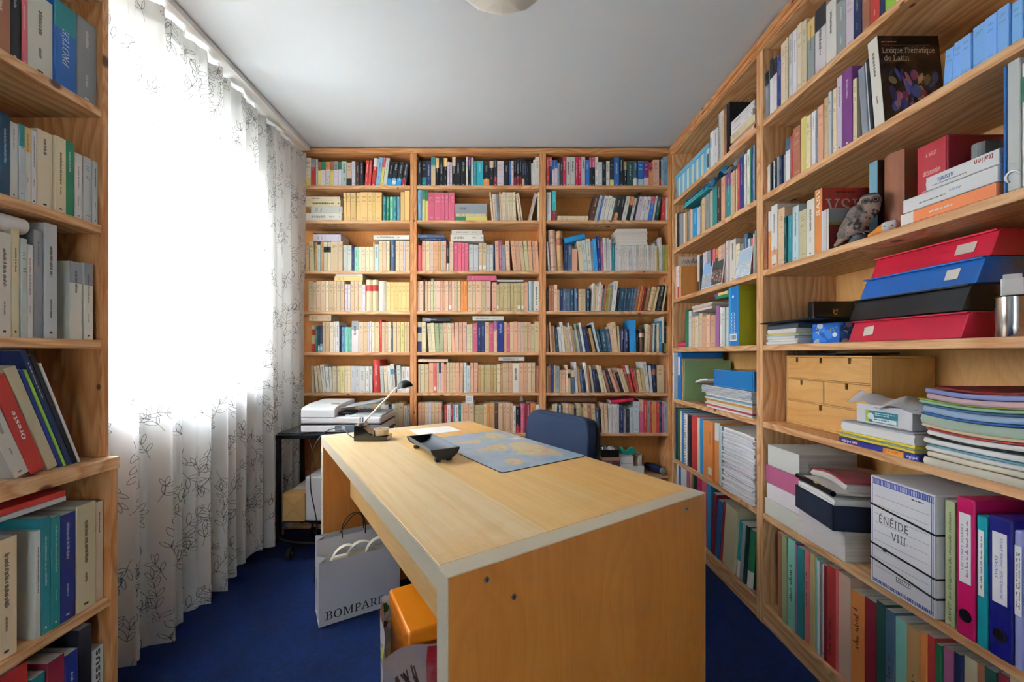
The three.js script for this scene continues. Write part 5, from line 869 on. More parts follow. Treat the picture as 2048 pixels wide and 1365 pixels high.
// -- fifth shelf: binder, green folder, magazines, blue plastic box
{
  const X = XR - 0.006;
  const w = rthing('binder', 'white ring-binder end sticking out in the far corner, fifth shelf', 'binder', 1340, X - 0.018, RS[4]); w.position.z = -2.444;
  mesh('cover', rb(0.018, 0.28, 0.2, 0.002).translate(0.01, 0.1405, -0.1), P_('#e4e8ec', 0.4), w); mesh('finger_hole', cyl(0.004, 0.004, 0.002, 0, 0, 0, 14).rotateX(Math.PI / 2).translate(0.01, 0.15, 0.0004), M.black, w);
  const b = rthing('binder', 'translucent blue box file with white spine label on fifth shelf', 'binder', 1349, X, RS[4]); b.position.z = -2.418;
  mesh('cover', rb(0.05, 0.282, 0.25, 0.003).translate(0.026, 0.1415, -0.126), phys({ color: '#1477c8', roughness: 0.25, transmission: 0.15, thickness: 0 }), b); mesh('spine_label', cbox(0.028, 0.11, 0.0012, 0.026, 0.2, 0.0004, 0.0003), M.paper, b);
  const tf = rthing('folder', 'thin tan folder between blue file and green folder, fifth shelf', 'folder', 1372, X, RS[4]); tf.position.z = -2.356;
  mesh('cover', rb(0.012, 0.245, 0.24, 0.002).translate(0.006, 0.123, -0.12), P_('kr'), tf);
  const g = rthing('folder', 'translucent pale-green document folder on fifth shelf', 'folder', 1378, X, RS[4]); g.position.z = -2.335;
  mesh('cover', rb(0.012, 0.235, 0.27, 0.002).translate(0.006, 0.118, -0.136), phys({ color: '#9cc08a', roughness: 0.35, transmission: 0.3, thickness: 0 }), g); mesh('papers', cbox(0.006, 0.21, 0.24, 0.006, 0.12, -0.13, 0.001), M.paper, g);
  // a pile of magazines in sleeves
  const cols = ['#ecebe8', '#c6455c', '#e9e6e0', '#e0dcd2', '#d8932e', '#e8e6e2', '#7ea9c4', '#ecebe8'];
  let y = RS[4] + 0.0006;
  cols.forEach((c, i) => { const W = rspan(1412 - (i % 3) * 2, 1505, X) * 0.98, m = rthing('magazine', `${['white', 'red-edged', 'white', 'cream', 'orange', 'white', 'pale blue', 'white'][i]} magazine, ${ord(i + 1)} up in the fifth-shelf pile`, 'magazine', 1413 - (i % 3) * 2, X, y - 0.0005, 'magazines piled on the fifth shelf'); mesh('pages', slab(W, 0.0082, 0.24, { k: 0.0, round: 0.002 }), P_(c, 0.5), m); y += 0.0088; });
  for (let i = 0; i < 7; i++) { const W = rspan(1402, 1505, X), m = rthing('plastic_sleeve', `clear plastic sleeve of papers, ${ord(i + 1)} up on the magazine pile`, 'sleeve', 1403, X + 0.004, y, 'plastic sleeves on the magazine pile'); mesh('film', slab(W * 0.97, 0.0052, 0.22, { round: 0.0025, fray: 0.002, ph: i }), phys({ color: ['#dfe4e6', '#cfd6da'][i % 2], roughness: 0.2, clearcoat: 0.6 }), m); y += 0.0058; }
  const W = rspan(1426, 1506, X), pb = rthing('document_box', 'bright blue plastic document case lying on the sleeves, fifth shelf', 'document case', 1427, X + 0.004, y);
  const bm = phys({ color: '#1684cf', roughness: 0.2, clearcoat: 0.5, transmission: 0.1, thickness: 0 });
  mesh('case_body', rb(W, 0.086, 0.21, 0.004, 2).translate(W / 2, 0.0435, -0.106), bm, pb); mesh('rim', [cbox(W - 0.006, 0.0025, 0.003, W / 2, 0.084, 0, 0.0008), cbox(W - 0.006, 0.0025, 0.003, W / 2, 0.005, 0, 0.0008), cbox(0.0025, 0.08, 0.003, W - 0.006, 0.044, 0, 0.0008)], P_('#3d9bdc', 0.3), pb);
  const lp = rthing('paper_sheaf', 'white loose papers slanting out beside the blue plastic case', 'papers', 1390, X + 0.0, y - 0.0); mesh('sheets', slab(0.13, 0.012, 0.2, { k: 0.006, tilt: 0.16, round: 0.004 }), M.paper, lp);
}
// -- sixth shelf: tall uneven stack of exam papers
{
  const X = XR - 0.004, W = rspan(1443, 1508, X), t = rthing('paper_stack', 'tall uneven stack of white exam papers on the sixth shelf', 'paper stack', 1444, X, RS[5]);
  let y = 0; const mats = [M.paper, P_('#e9e4ea', 0.8), P_('#e2e6ee', 0.8), P_('#ecd9dc', 0.8), P_('#c9506c', 0.8), P_('#b9c2d6', 0.8)];
  for (let i = 0; y < 0.285; i++) { const h = rr(0.0045, 0.011), thin = rnd() < 0.22; mesh('bundle', slab(W * rr(0.93, 1), thin ? 0.003 : h, 0.2, { k: 0.004 * Math.min(1, y * 4), tilt: -0.02 * Math.min(1, y * 5), round: 0.003, fray: 0.0025, ph: i * 1.7 }).translate(rr(0.001, 0.01), y + 0.004 * Math.min(1, y * 5), rr(-0.006, 0.006)), thin ? mats[3 + (i % 3)] : mats[i % 3], t); y += (thin ? 0.003 : h) + 0.0004; }
}
// -- nearer unit, second shelf: Latin vocabulary with painted cover
function artBook(o) {
  const t = makeBook({ name: o.name, color: o.c, style: o.s || 'n', w: o.w, h: o.h, d: o.d, big: true, text: o.text });
  t.position.set(...o.at); t.rotation.y = -Math.PI / 2 + (o.turn || 0); t.rotation.z = o.lean || 0;
  const g = new THREE.PlaneGeometry(o.d - 0.001, o.h - 0.001).rotateY(Math.PI / 2).translate(o.w + 0.0004, o.h / 2, -o.d / 2);
  mesh('front_cover', g, std('#ffffff', o.r ?? 0.35, { map: o.tex }), t);
  return tag(t, o.label, 'book', o.group);
}
{
  const tex = canvas(512, 640, (c, w, h) => {
    c.fillStyle = '#1d1512'; c.fillRect(0, 0, w, h);
    for (let i = 0; i < 60; i++) { c.fillStyle = ['#3a2818', '#5a4022', '#2a1c14', '#221a2a'][i % 4]; c.globalAlpha = 0.5; c.beginPath(); c.ellipse(rnd() * w, rnd() * h, rr(20, 90), rr(10, 60), rnd() * 3, 0, 7); c.fill(); }
    for (let i = 0; i < 44; i++) { c.fillStyle = ['#3448a0', '#4a66c8', '#a84a70', '#dcb48c', '#c07a9c', '#2a3a80', '#8c8a58'][i % 7]; c.globalAlpha = 0.8; c.beginPath(); c.ellipse(w * rr(0.16, 0.88), h * rr(0.42, 0.92), rr(10, 40), rr(16, 66), rr(-0.6, 0.6), 0, 7); c.fill(); }
    c.globalAlpha = 1; c.fillStyle = '#e9e2d4'; c.font = '54px serif'; c.fillText('Lexique Thématique', 30, 128, 440); c.fillText('de Latin', 40, 186); marks(c, 30, 42, 130, 9, false, 10); c.strokeStyle = '#c9b48a'; c.lineWidth = 2; c.beginPath(); c.moveTo(30, 70); c.lineTo(430, 70); c.stroke();
    c.fillStyle = '#d8c8e0'; marks(c, w * 0.5, h - 26, 80, 9, false, 10);
  });
  const Z0 = rightZ(1749, XR), w = 0.03;
  artBook({ name: 'trade_paperback', label: 'large Latin vocabulary book with dark painted cover on second shelf', c: 'wh', s: 'd', w, h: 0.262, d: 0.175, at: [XR, RS[1] + 0.0005, -Z0], lean: R(5), tex, r: 0.3 });
}
// -- third shelf: orange biology book, CDs, owl, dictionaries, Italian courses
{
  const tex = canvas(400, 512, (c, w, h) => { c.fillStyle = '#b8331f'; c.fillRect(0, 0, w, h); for (let i = 0; i < 40; i++) { c.fillStyle = ['#c23a22', '#a8301e', '#b34a3a', '#92344a'][i % 4]; c.globalAlpha = 0.35; c.fillRect(rnd() * w, 0, rr(10, 50), h); } c.globalAlpha = 1; c.fillStyle = '#c9b6ae'; c.font = '170px serif'; c.fillText('VSV', 26, 210, 360); c.fillStyle = '#5a1d18'; marks(c, 110, 30, 150, 10, false, 12); });
  const w = rspan(1629, 1644, XR);
  artBook({ name: 'trade_paperback', label: 'orange-red textbook with large letters VSV behind the owl', c: 'or', s: 'n', text: { t: 'SASV', c: '#f0e4da', s: 0.62, dx: 0.3, font: 'serif' }, w, h: atY(378, 1.34) - RS[2], d: 0.17, at: [XR, RS[2] + 0.0005, -rightZ(1629, XR)], tex });
  const cdTex = canvas(200, 230, (c, W, h) => { c.fillStyle = '#9a9a9c'; c.fillRect(0, 0, W, h); c.fillStyle = '#7a2d2a'; c.fillRect(0, h * 0.35, W, h * 0.65); c.fillStyle = '#8a8c3a'; c.fillRect(0, h * 0.33, W, h * 0.06); for (let i = 0; i < 20; i++) { c.fillStyle = ['#a04438', '#5a2220'][i % 2]; c.globalAlpha = 0.5; c.fillRect(rnd() * W, h * rr(0.4, 0.9), rr(8, 40), rr(6, 20)); } });
  for (let i = 0; i < 3; i++) { const p0 = 1645 + i * 5, wd = rspan(p0, p0 + 4.6, XR); const o = { name: 'disc_case', label: `slim white disc case in front of orange textbook, ${['leftmost', 'middle', 'rightmost'][i]} of three`, c: 'wh', s: 'n', w: wd, h: 0.135, d: 0.14, at: [XR - 0.004, RS[2] + 0.0005, -rightZ(p0, XR)], tex: cdTex, group: 'disc cases beside the owl' }; artBook(o).userData.category = 'disc case'; }
  // set-back row
  const X2 = 1.155, bt = canvas(64, 64, (c) => { c.fillStyle = '#3a2a24'; c.fillRect(0, 0, 64, 64); for (let i = 0; i < 30; i++) { c.fillStyle = ['#4e3a2e', '#2a2022', '#6a503a'][i % 3]; c.fillRect(rnd() * 64, rnd() * 64, rr(3, 14), rr(3, 20)); } });
  artBook({ name: 'trade_paperback', label: 'tall pale-blue book with dark cover directly behind the owl', c: 'sb', w: 0.028, h: 0.262, d: 0.16, at: [1.162, RS[2] + 0.0005, -1.262], tex: bt });
  const brown = makeBook({ name: 'old_book', color: 'br', style: 'hno', w: 0.062, h: 0.262, d: 0.178, big: true }); brown.position.set(1.166, RS[2] + 0.0005, -1.228); brown.rotation.y = -Math.PI / 2; tag(brown, 'thick worn brown leather book in the owl\'s shadow', 'book');
  const gt = canvas(320, 420, (c, w, h) => { c.fillStyle = '#b93440'; c.fillRect(0, 0, w, h); c.fillStyle = '#eadfd4'; c.font = '26px serif'; c.textAlign = 'center'; c.fillText('A. BAILLY', w / 2, 64); c.font = 'italic 34px serif'; c.fillText('dictionnaire', w / 2, 156); c.font = '44px serif'; c.fillText('GREC-', w / 2, 214); c.fillText('FRANÇAIS', w / 2, 262); for (let i = 0; i < 4; i++) c.fillRect(w * 0.2, 300 + i * 22, w * 0.6, 2); });
  const bd = thing('dictionary', 'thick crimson Greek-French dictionary behind the white Italian courses', 'book', [X2, RS[2] + 0.0005, -1.112], -Math.PI / 2);
  mesh('cover', rb(0.078, 0.232, 0.19, 0.006, 2).translate(0.04, 0.1165, -0.096), P_('#9c2530', 0.45), bd); print(bd, 'spine_print', gt, 0.07, 0.226, 0.04, 0.1165, 0.0002, { r: 0.4 });
  const dn = (c) => ({ t: 'DONATO', c, s: 0.5 });
  for (const [i, [c, w, h, z]] of [['gy', 0.03, 0.19, -1.018], ['gy', 0.026, 0.225, -0.935], ['sl', 0.034, 0.238, -0.905]].entries()) { const b = makeBook({ name: 'hardback_book', color: c, style: 'hn', w, h, d: 0.16, big: true, text: dn('#dfe6ea') }); b.position.set(1.19, RS[2] + 0.0005, z); b.rotation.y = -Math.PI / 2; tag(b, `${['small grey', 'pale grey', 'dark slate'][i]} book lettered DONATO behind the white Italian courses`, 'book'); }
  // pile in front: orange, white, white
  const it = (s, w, h, bg, f) => canvas(512, 84, (c, W, H) => { c.fillStyle = bg; c.fillRect(0, 0, W, H); f(c, W, H); });
  const texs = [it(0, 0, 0, '#e8824a', (c, W, H) => { c.fillStyle = '#ece4dc'; c.fillRect(0, 0, W * 0.16, H); c.fillStyle = '#f2e8e0'; marks(c, W * 0.34, 40, 130, 12, false, 12); }),
    it(0, 0, 0, '#e9e8e8', (c, W, H) => { c.fillStyle = '#3b5f9c'; c.font = 'italic 20px serif'; c.save(); c.translate(W * 0.66, 34); c.rotate(Math.PI); c.fillText('Italien', 0, 0); c.restore(); c.fillStyle = '#7a7f86'; marks(c, W * 0.2, 50, W * 0.3, 7, false, 8); }),
    it(0, 0, 0, '#e9e8e8', (c, W, H) => { c.save(); c.translate(W * 0.94, 34); c.rotate(Math.PI); c.fillStyle = '#b0473c'; c.font = 'bold 40px sans-serif'; c.fillText('Italien', 0, 22); c.restore(); c.fillStyle = '#4a6aa0'; c.font = 'italic bold 34px sans-serif'; c.save(); c.translate(W * 0.42, 30); c.rotate(Math.PI); c.fillText('ASSiMiL', 0, 4); c.restore(); c.fillStyle = '#8a8f96'; marks(c, W * 0.1, 60, W * 0.5, 7, false, 8); })];
  let y = RS[2] + 0.0006;
  for (const [i, [p0, p1, th, lab]] of [[1801, 1994, 0.031, 'orange and white dictionary lying at the bottom of the Italian pile'], [1806, 1997, 0.036, 'white Italian course box lying in the middle of the pile'], [1852, 1999, 0.035, 'white Italian course box with red title on top of the pile']].entries()) {
    const X = XR - 0.004, W = rspan(p0, p1, X), t = rthing('course_book', lab, 'book', p0, X, y - 0.0005);
    mesh('cover', rb(W, th - 0.0006, 0.075, 0.002).translate(W / 2, th / 2, -0.038), P_(i ? '#e4e3e4' : '#e8824a', 0.4), t);
    const m = mesh('spine_print', card(W - 0.002, th - 0.003), std('#ffffff', 0.45, { map: texs[i] }), t); m.position.set(W / 2, th / 2, 0.0001);
    y += th + 0.0002;
  }
  const big = [[2004, 2011, 'bl', 0.27, 'tall blue plastic folder edge beside the Italian pile'], [2012, 2040, 'lg', 0.272, 'large plastic-covered white binder beside the blue volumes below'], [2041, 2062, 'wh', 0.255, 'white and green folder at right edge, third shelf']];
  for (const [p0, p1, c, h, lab] of big) { const X = XR - 0.006, W = rspan(p0, p1, X), t = rthing('binder', lab, 'binder', p0, X, RS[2]); mesh('cover', rb(W - 0.001, h, 0.23, 0.003).translate(W / 2, h / 2 + 0.0003, -0.116), phys({ color: PAL[c][0], roughness: 0.2, clearcoat: 0.7 }), t); if (c === 'lg') mesh('finger_ring', new THREE.TorusGeometry(0.011, 0.0022, 8, 24, 4.2).translate(W / 2, 0.03, 0.0012), P_('#ececec', 0.3), t); if (c === 'wh') mesh('green_band', cbox(W - 0.003, 0.05, 0.001, W / 2, 0.2, 0.0002, 0.0003), P_('gn'), t); }
}
// a body meshed from a distance field
function sdfGeo(f, half, res, color) {
  const mc = new MarchingCubes(res, new THREE.MeshBasicMaterial(), false, false, 60000); mc.isolation = 0;
  const h = res / 2;
  for (let k = 0; k < res; k++) for (let j = 0; j < res; j++) for (let i = 0; i < res; i++) mc.field[i + j * res + k * res * res] = -f((i - h) / h * half, (j - h) / h * half, (k - h) / h * half);
  mc.update();
  const n = mc.count, pos = new Float32Array(n * 3), nor = new Float32Array(n * 3);
  for (let i = 0; i < n * 3; i++) { pos[i] = mc.positionArray[i] * half; nor[i] = mc.normalArray[i]; }
  const g = new THREE.BufferGeometry(); g.setAttribute('position', new THREE.BufferAttribute(pos, 3));
  g.computeVertexNormals();
  // smooth normals from the field
  const e = half / res; for (let i = 0; i < n; i++) { const [x, y, z] = [pos[3 * i], pos[3 * i + 1], pos[3 * i + 2]]; const v = new THREE.Vector3(f(x + e, y, z) - f(x - e, y, z), f(x, y + e, z) - f(x, y - e, z), f(x, y, z + e) - f(x, y, z - e)).normalize(); nor.set([v.x, v.y, v.z], 3 * i); }
  g.setAttribute('normal', new THREE.BufferAttribute(nor, 3));
  if (color) { const col = new Float32Array(n * 3); for (let i = 0; i < n; i++) col.set(color(pos[3 * i], pos[3 * i + 1], pos[3 * i + 2]), 3 * i); g.setAttribute('color', new THREE.BufferAttribute(col, 3)); }
  return g;
}
const cap = (x, y, z, a, b, ra, rb_) => { const dx = b[0] - a[0], dy = b[1] - a[1], dz = b[2] - a[2], px = x - a[0], py = y - a[1], pz = z - a[2]; const t = Math.max(0, Math.min(1, (px * dx + py * dy + pz * dz) / (dx * dx + dy * dy + dz * dz))); return Math.hypot(px - t * dx, py - t * dy, pz - t * dz) - (ra + (rb_ - ra) * t); };
const smin = (a, b, k) => { const h = Math.max(0, Math.min(1, 0.5 + 0.5 * (b - a) / k)); return b + (a - b) * h - k * h * (1 - h); };
{
  const t = thing('owl_figurine', 'carved speckled wooden owl figurine perched at the shelf edge', 'figurine', [1.106, RS[2] + 0.0008, -1.238], R(-40)); t.scale.setScalar(0.88);
  const c0 = 0.088;                                                         // centre of the grid above the shelf
  const f = (x, y, z) => { y += c0; let d = cap(x, y, z, [-0.012, 0.066, 0], [0.022, 0.112, 0.002], 0.036, 0.033); d = smin(d, cap(x, y, z, [0.028, 0.134, 0.006], [0.031, 0.142, 0.006], 0.031, 0.029), 0.012); d = smin(d, cap(x, y, z, [-0.02, 0.06, -0.008], [-0.058, 0.012, -0.012], 0.02, 0.008), 0.02); d = smin(d, cap(x, y, z, [-0.006, 0.112, 0.02], [-0.046, 0.045, 0.004], 0.021, 0.012), 0.007); d = smin(d, cap(x, y, z, [0.012, 0.156, 0.012], [0.016, 0.165, 0.012], 0.007, 0.003), 0.008); d = smin(d, cap(x, y, z, [0.044, 0.156, 0.012], [0.042, 0.164, 0.012], 0.007, 0.003), 0.008); return d + 0.0007 * Math.sin(240 * x + 160 * y) * (y < 0.12 ? 1 : 0.3); };
  const sp = tileNoise(24), col = (x, y, z) => {
    const Y = y + c0, s = sp(x * 5 + y * 3.2 + 3, y * 4.6 - x * 3 + 5), fine = sp(x * 16 + 1, Y * 16) * 0.12;
    const wing = cap(x, Y, z, [-0.006, 0.112, 0.02], [-0.046, 0.045, 0.004], 0.023, 0.014) < 0.004, face = Math.hypot(x - 0.03, (Y - 0.138) * 1.1) < 0.031 && z > 0.012;
    const eye = Math.min(Math.hypot(x - 0.018, Y - 0.14), Math.hypot(x - 0.044, Y - 0.14));
    let v = wing ? [0.15, 0.115, 0.095] : [0.27, 0.185, 0.145]; v = v.map((q) => q + fine * 0.6 - 0.03);
    if (!wing && !face && Y < 0.122 && x > -0.03 && s > 0.56) v = [0.04, 0.03, 0.03];
    if (wing && s > 0.72) v = v.map((q) => q * 0.6);
    if (face && eye < 0.011) v = [0.075, 0.06, 0.055];
    if (Y > 0.158) v = [0.06, 0.055, 0.06];
    return v;
  };
  mesh('owl_body', sdfGeo(f, 0.1, 72, col).translate(0, c0, 0), std('#ffffff', 0.75, { vertexColors: true }), t);
  for (const x of [0.018, 0.044]) { const e = mesh('eye', new THREE.SphereGeometry(0.0046, 14, 10).translate(x, 0.14, 0.0325), phys({ color: '#15120f', roughness: 0.1, clearcoat: 1 }), t); mesh('eye_ring', new THREE.TorusGeometry(0.0052, 0.0011, 6, 18).translate(x, 0.14, 0.034), P_('#8f8a80'), e); }
  mesh('beak', new THREE.ConeGeometry(0.004, 0.013, 10).rotateX(Math.PI).translate(0.031, 0.13, 0.038), P_('#3c342c', 0.4), t);
  for (const x of [0.0, 0.014]) mesh('claw', tube([[x, 0.04, 0.02], [x + 0.004, 0.036, 0.03], [x + 0.012, 0.034, 0.034], [x + 0.016, 0.028, 0.034]], 0.0022, 14, 6), P_('#7a5c50'), t);
  mesh('perch', new THREE.SphereGeometry(0.026, 24, 16, 0, 7, 0, 1.75).scale(1.15, 1.25, 0.95).translate(0.004, 0.0055, 0.006), P_('#5a5e63', 0.7), t);
}
{
  const t = thing('plush_bird', 'tiny white and orange plush bird lying beside the owl', 'toy', [1.092, RS[2] + 0.0008, -1.135], R(-44));
  const f = (x, y, z) => { let d = cap(x, y, z, [0.004, 0.0, 0], [0.016, 0.004, 0], 0.018, 0.016); d = smin(d, cap(x, y, z, [-0.012, -0.004, 0], [-0.034, -0.014, 0], 0.01, 0.004), 0.01); return d; };
  mesh('toy_body', sdfGeo(f, 0.05, 36, (x, y, z) => x < -0.008 ? [0.75, 0.24, 0.03] : x > 0.02 ? [0.6, 0.35, 0.2] : [0.75, 0.73, 0.72]).translate(0, 0.0185, 0), std('#ffffff', 0.95, { vertexColors: true }), t);
  for (const x of [-0.002, 0.014]) mesh('eye', new THREE.SphereGeometry(0.0018, 8, 6).translate(x, 0.02, 0.0185), M.black, t);
}
// -- fourth shelf: pile of folders, black book, blue box, four trays, pen pot
{
  const X = XR - 0.004; let y = RS[3] + 0.0006;
  const pile = [['#ececec', 0.012, 'white papers'], ['#f0eeea', 0.008, 'white papers'], ['#e8e6e2', 0.01, 'white folder of papers'], ['#cfe0dc', 0.006, 'pale green folder'], ['#d9c26a', 0.007, 'yellow folder'], ['#e9e7e4', 0.016, 'thick folder of white pages'], ['#4a4f5a', 0.014, 'dark grey folder'], ['#2a3350', 0.006, 'navy folder']];
  pile.forEach(([c, h, lab], i) => { const W = rspan(1530, 1592 - (i % 3) * 3, X), t = rthing('folder', `${lab}, ${ord(i + 1)} up in the pile under the black book`, 'folder', 1532 + (i % 2) * 2, X + (i % 3) * 0.002, y - 0.0005, 'folders piled on the fourth shelf'); mesh('sheaf', slab(W, h - 0.0006, 0.22, { round: 0.004, fray: 0.002, ph: i }), P_(c, 0.6), t); y += h; });
  const cb = rthing('clipboard', 'black clipboard folder sticking out on top of the folder pile', 'folder', 1527, X - 0.03, y + 0.001); cb.position.z = -1.606; mesh('board', rb(0.285, 0.005, 0.24, 0.002).translate(0.145, 0.003, -0.12), P_('#1c1d22', 0.4), cb); mesh('loose_sheet', cbox(0.14, 0.001, 0.08, 0.09, 0.0064, -0.06, 0.0003), P_('#c4c9e2', 0.7), cb);
  const bi = thing('small_black_book', 'black book with gold emblem standing on the folder pile', 'book', [1.196, y + 0.0078, -1.545], R(-4));
  mesh('cover', rb(0.152, 0.078, 0.03, 0.003).translate(0.076, 0.0395, 0), P_('#1f1a1c', 0.5), bi); mesh('pages', cbox(0.148, 0.073, 0.022, 0.08, 0.0395, -0.001, 0.001), M.cream, bi);
  mesh('gold_emblem', [new THREE.TorusGeometry(0.006, 0.0013, 6, 18).translate(0.08, 0.036, 0.0155), new THREE.TorusGeometry(0.003, 0.001, 6, 14).translate(0.074, 0.046, 0.0155), new THREE.TorusGeometry(0.003, 0.001, 6, 14).translate(0.086, 0.046, 0.0155), cbox(0.012, 0.002, 0.001, 0.08, 0.027, 0.0155, 0.0003)], std('#c9a24a', 0.35, { metalness: 0.6 }), bi);
  const tt = canvas(256, 200, (c, w, h) => { c.fillStyle = '#1f63c4'; c.fillRect(0, 0, w, h); for (let i = 0; i < 12; i++) { c.fillStyle = i % 3 ? '#3f86dd' : '#dfe6ee'; c.beginPath(); c.arc(rnd() * w, rnd() * h, rr(12, 40), 0, 7); c.fill(); } for (let i = 0; i < 8; i++) { c.fillStyle = '#e9c93a'; c.beginPath(); c.arc(rnd() * w, rnd() * h * 0.4, 6, 0, 7); c.fill(); } });
  const tb = thing('tissue_box', 'blue patterned tissue box between folder pile and trays', 'box', [1.115, RS[3] + 0.0005, -1.375], -Math.PI / 2 + R(0));
  mesh('carton', rb(0.115, 0.068, 0.1, 0.002).translate(0.0, 0.0345, -0.05), P_('#1f63c4', 0.5), tb); print(tb, 'printed_front', tt, 0.113, 0.066, 0, 0.0345, 0.0004, { r: 0.4 }); print(tb, 'printed_end', tt, 0.098, 0.066, 0.0579, 0.0345, -0.05, { ry: Math.PI / 2, r: 0.4 });
  // trays
  const Zl = 1.231, L = 0.303, cols = [['#c41f3c', 'crimson', 'lowest, on the shelf'], ['#1d1e22', 'black', 'between crimson and blue ones'], ['#1d63b4', 'blue', 'under the topmost'], ['#cf2740', 'crimson', 'topmost, with square label']];
  cols.forEach(([c, n, lab], i) => {
    const off = [0, 0.004, 0.037, 0.07][i], H = 0.0635, t = thing('document_tray', `${n} plastic document tray, ${lab}`, 'tray', [XR + off, RS[3] + 0.0006 + i * (H + 0.001), -Zl], -Math.PI / 2, 'stacked document trays');
    const m = phys({ color: c, roughness: 0.32, clearcoat: 0.3 });
    const D = Math.min(0.212, 0.278 - off), sh = new THREE.Shape([[0, 0], [D, 0], [D, H - 0.006], [0.021, H - 0.006]].map((q) => new THREE.Vector2(...q)));
    mesh('tray_body', new THREE.ExtrudeGeometry(sh, { depth: L - 0.006, bevelEnabled: true, bevelSize: 0.0015, bevelThickness: 0.003, bevelSegments: 2 }).rotateY(Math.PI / 2).translate(0.003, 0.0017, -0.0015), m, t);
    mesh('rim', [cbox(L + 0.004, 0.005, 0.012, L / 2, H - 0.003, -0.018, 0.0015), cbox(0.01, 0.005, D - 0.03, L - 0.003, H - 0.003, -D / 2 - 0.01, 0.0015)], m, t);
    if (i !== 1) { const s = mesh('label_sticker', cbox(i === 3 ? 0.042 : 0.03, 0.028, 0.0006, 0, 0, 0, 0.0002), P_('#e9dfd0', 0.8), t); s.position.set(i === 0 ? 0.06 : 0.245, 0.031, -0.0092); s.rotation.x = R(-20); if (i === 0) s.rotation.z = R(10); }
  });
  const pot = thing('pen_pot', 'shiny metal pen pot at right end of the tray shelf', 'pot', [1.082, RS[3] + 0.0005, -0.845], 0);
  mesh('cup', new THREE.LatheGeometry([[0, 0], [0.024, 0], [0.024, 0.085], [0.022, 0.085], [0.022, 0.003], [0, 0.003]].map((q) => new THREE.Vector2(...q)), 28), M.chrome, pot);
  mesh('rim', new THREE.TorusGeometry(0.0235, 0.0016, 8, 28).rotateX(Math.PI / 2).translate(0, 0.085, 0), M.black, pot);
  const pc = thing('card_stack', 'white cards standing in the metal pen pot', 'cards', [1.082, RS[3] + 0.0045, -0.845], R(-40));
  mesh('cards', [cbox(0.03, 0.12, 0.008, 0, 0.06, 0, 0.001), cbox(0.026, 0.13, 0.004, 0.002, 0.065, -0.007, 0.001)], M.paper, pc);
}
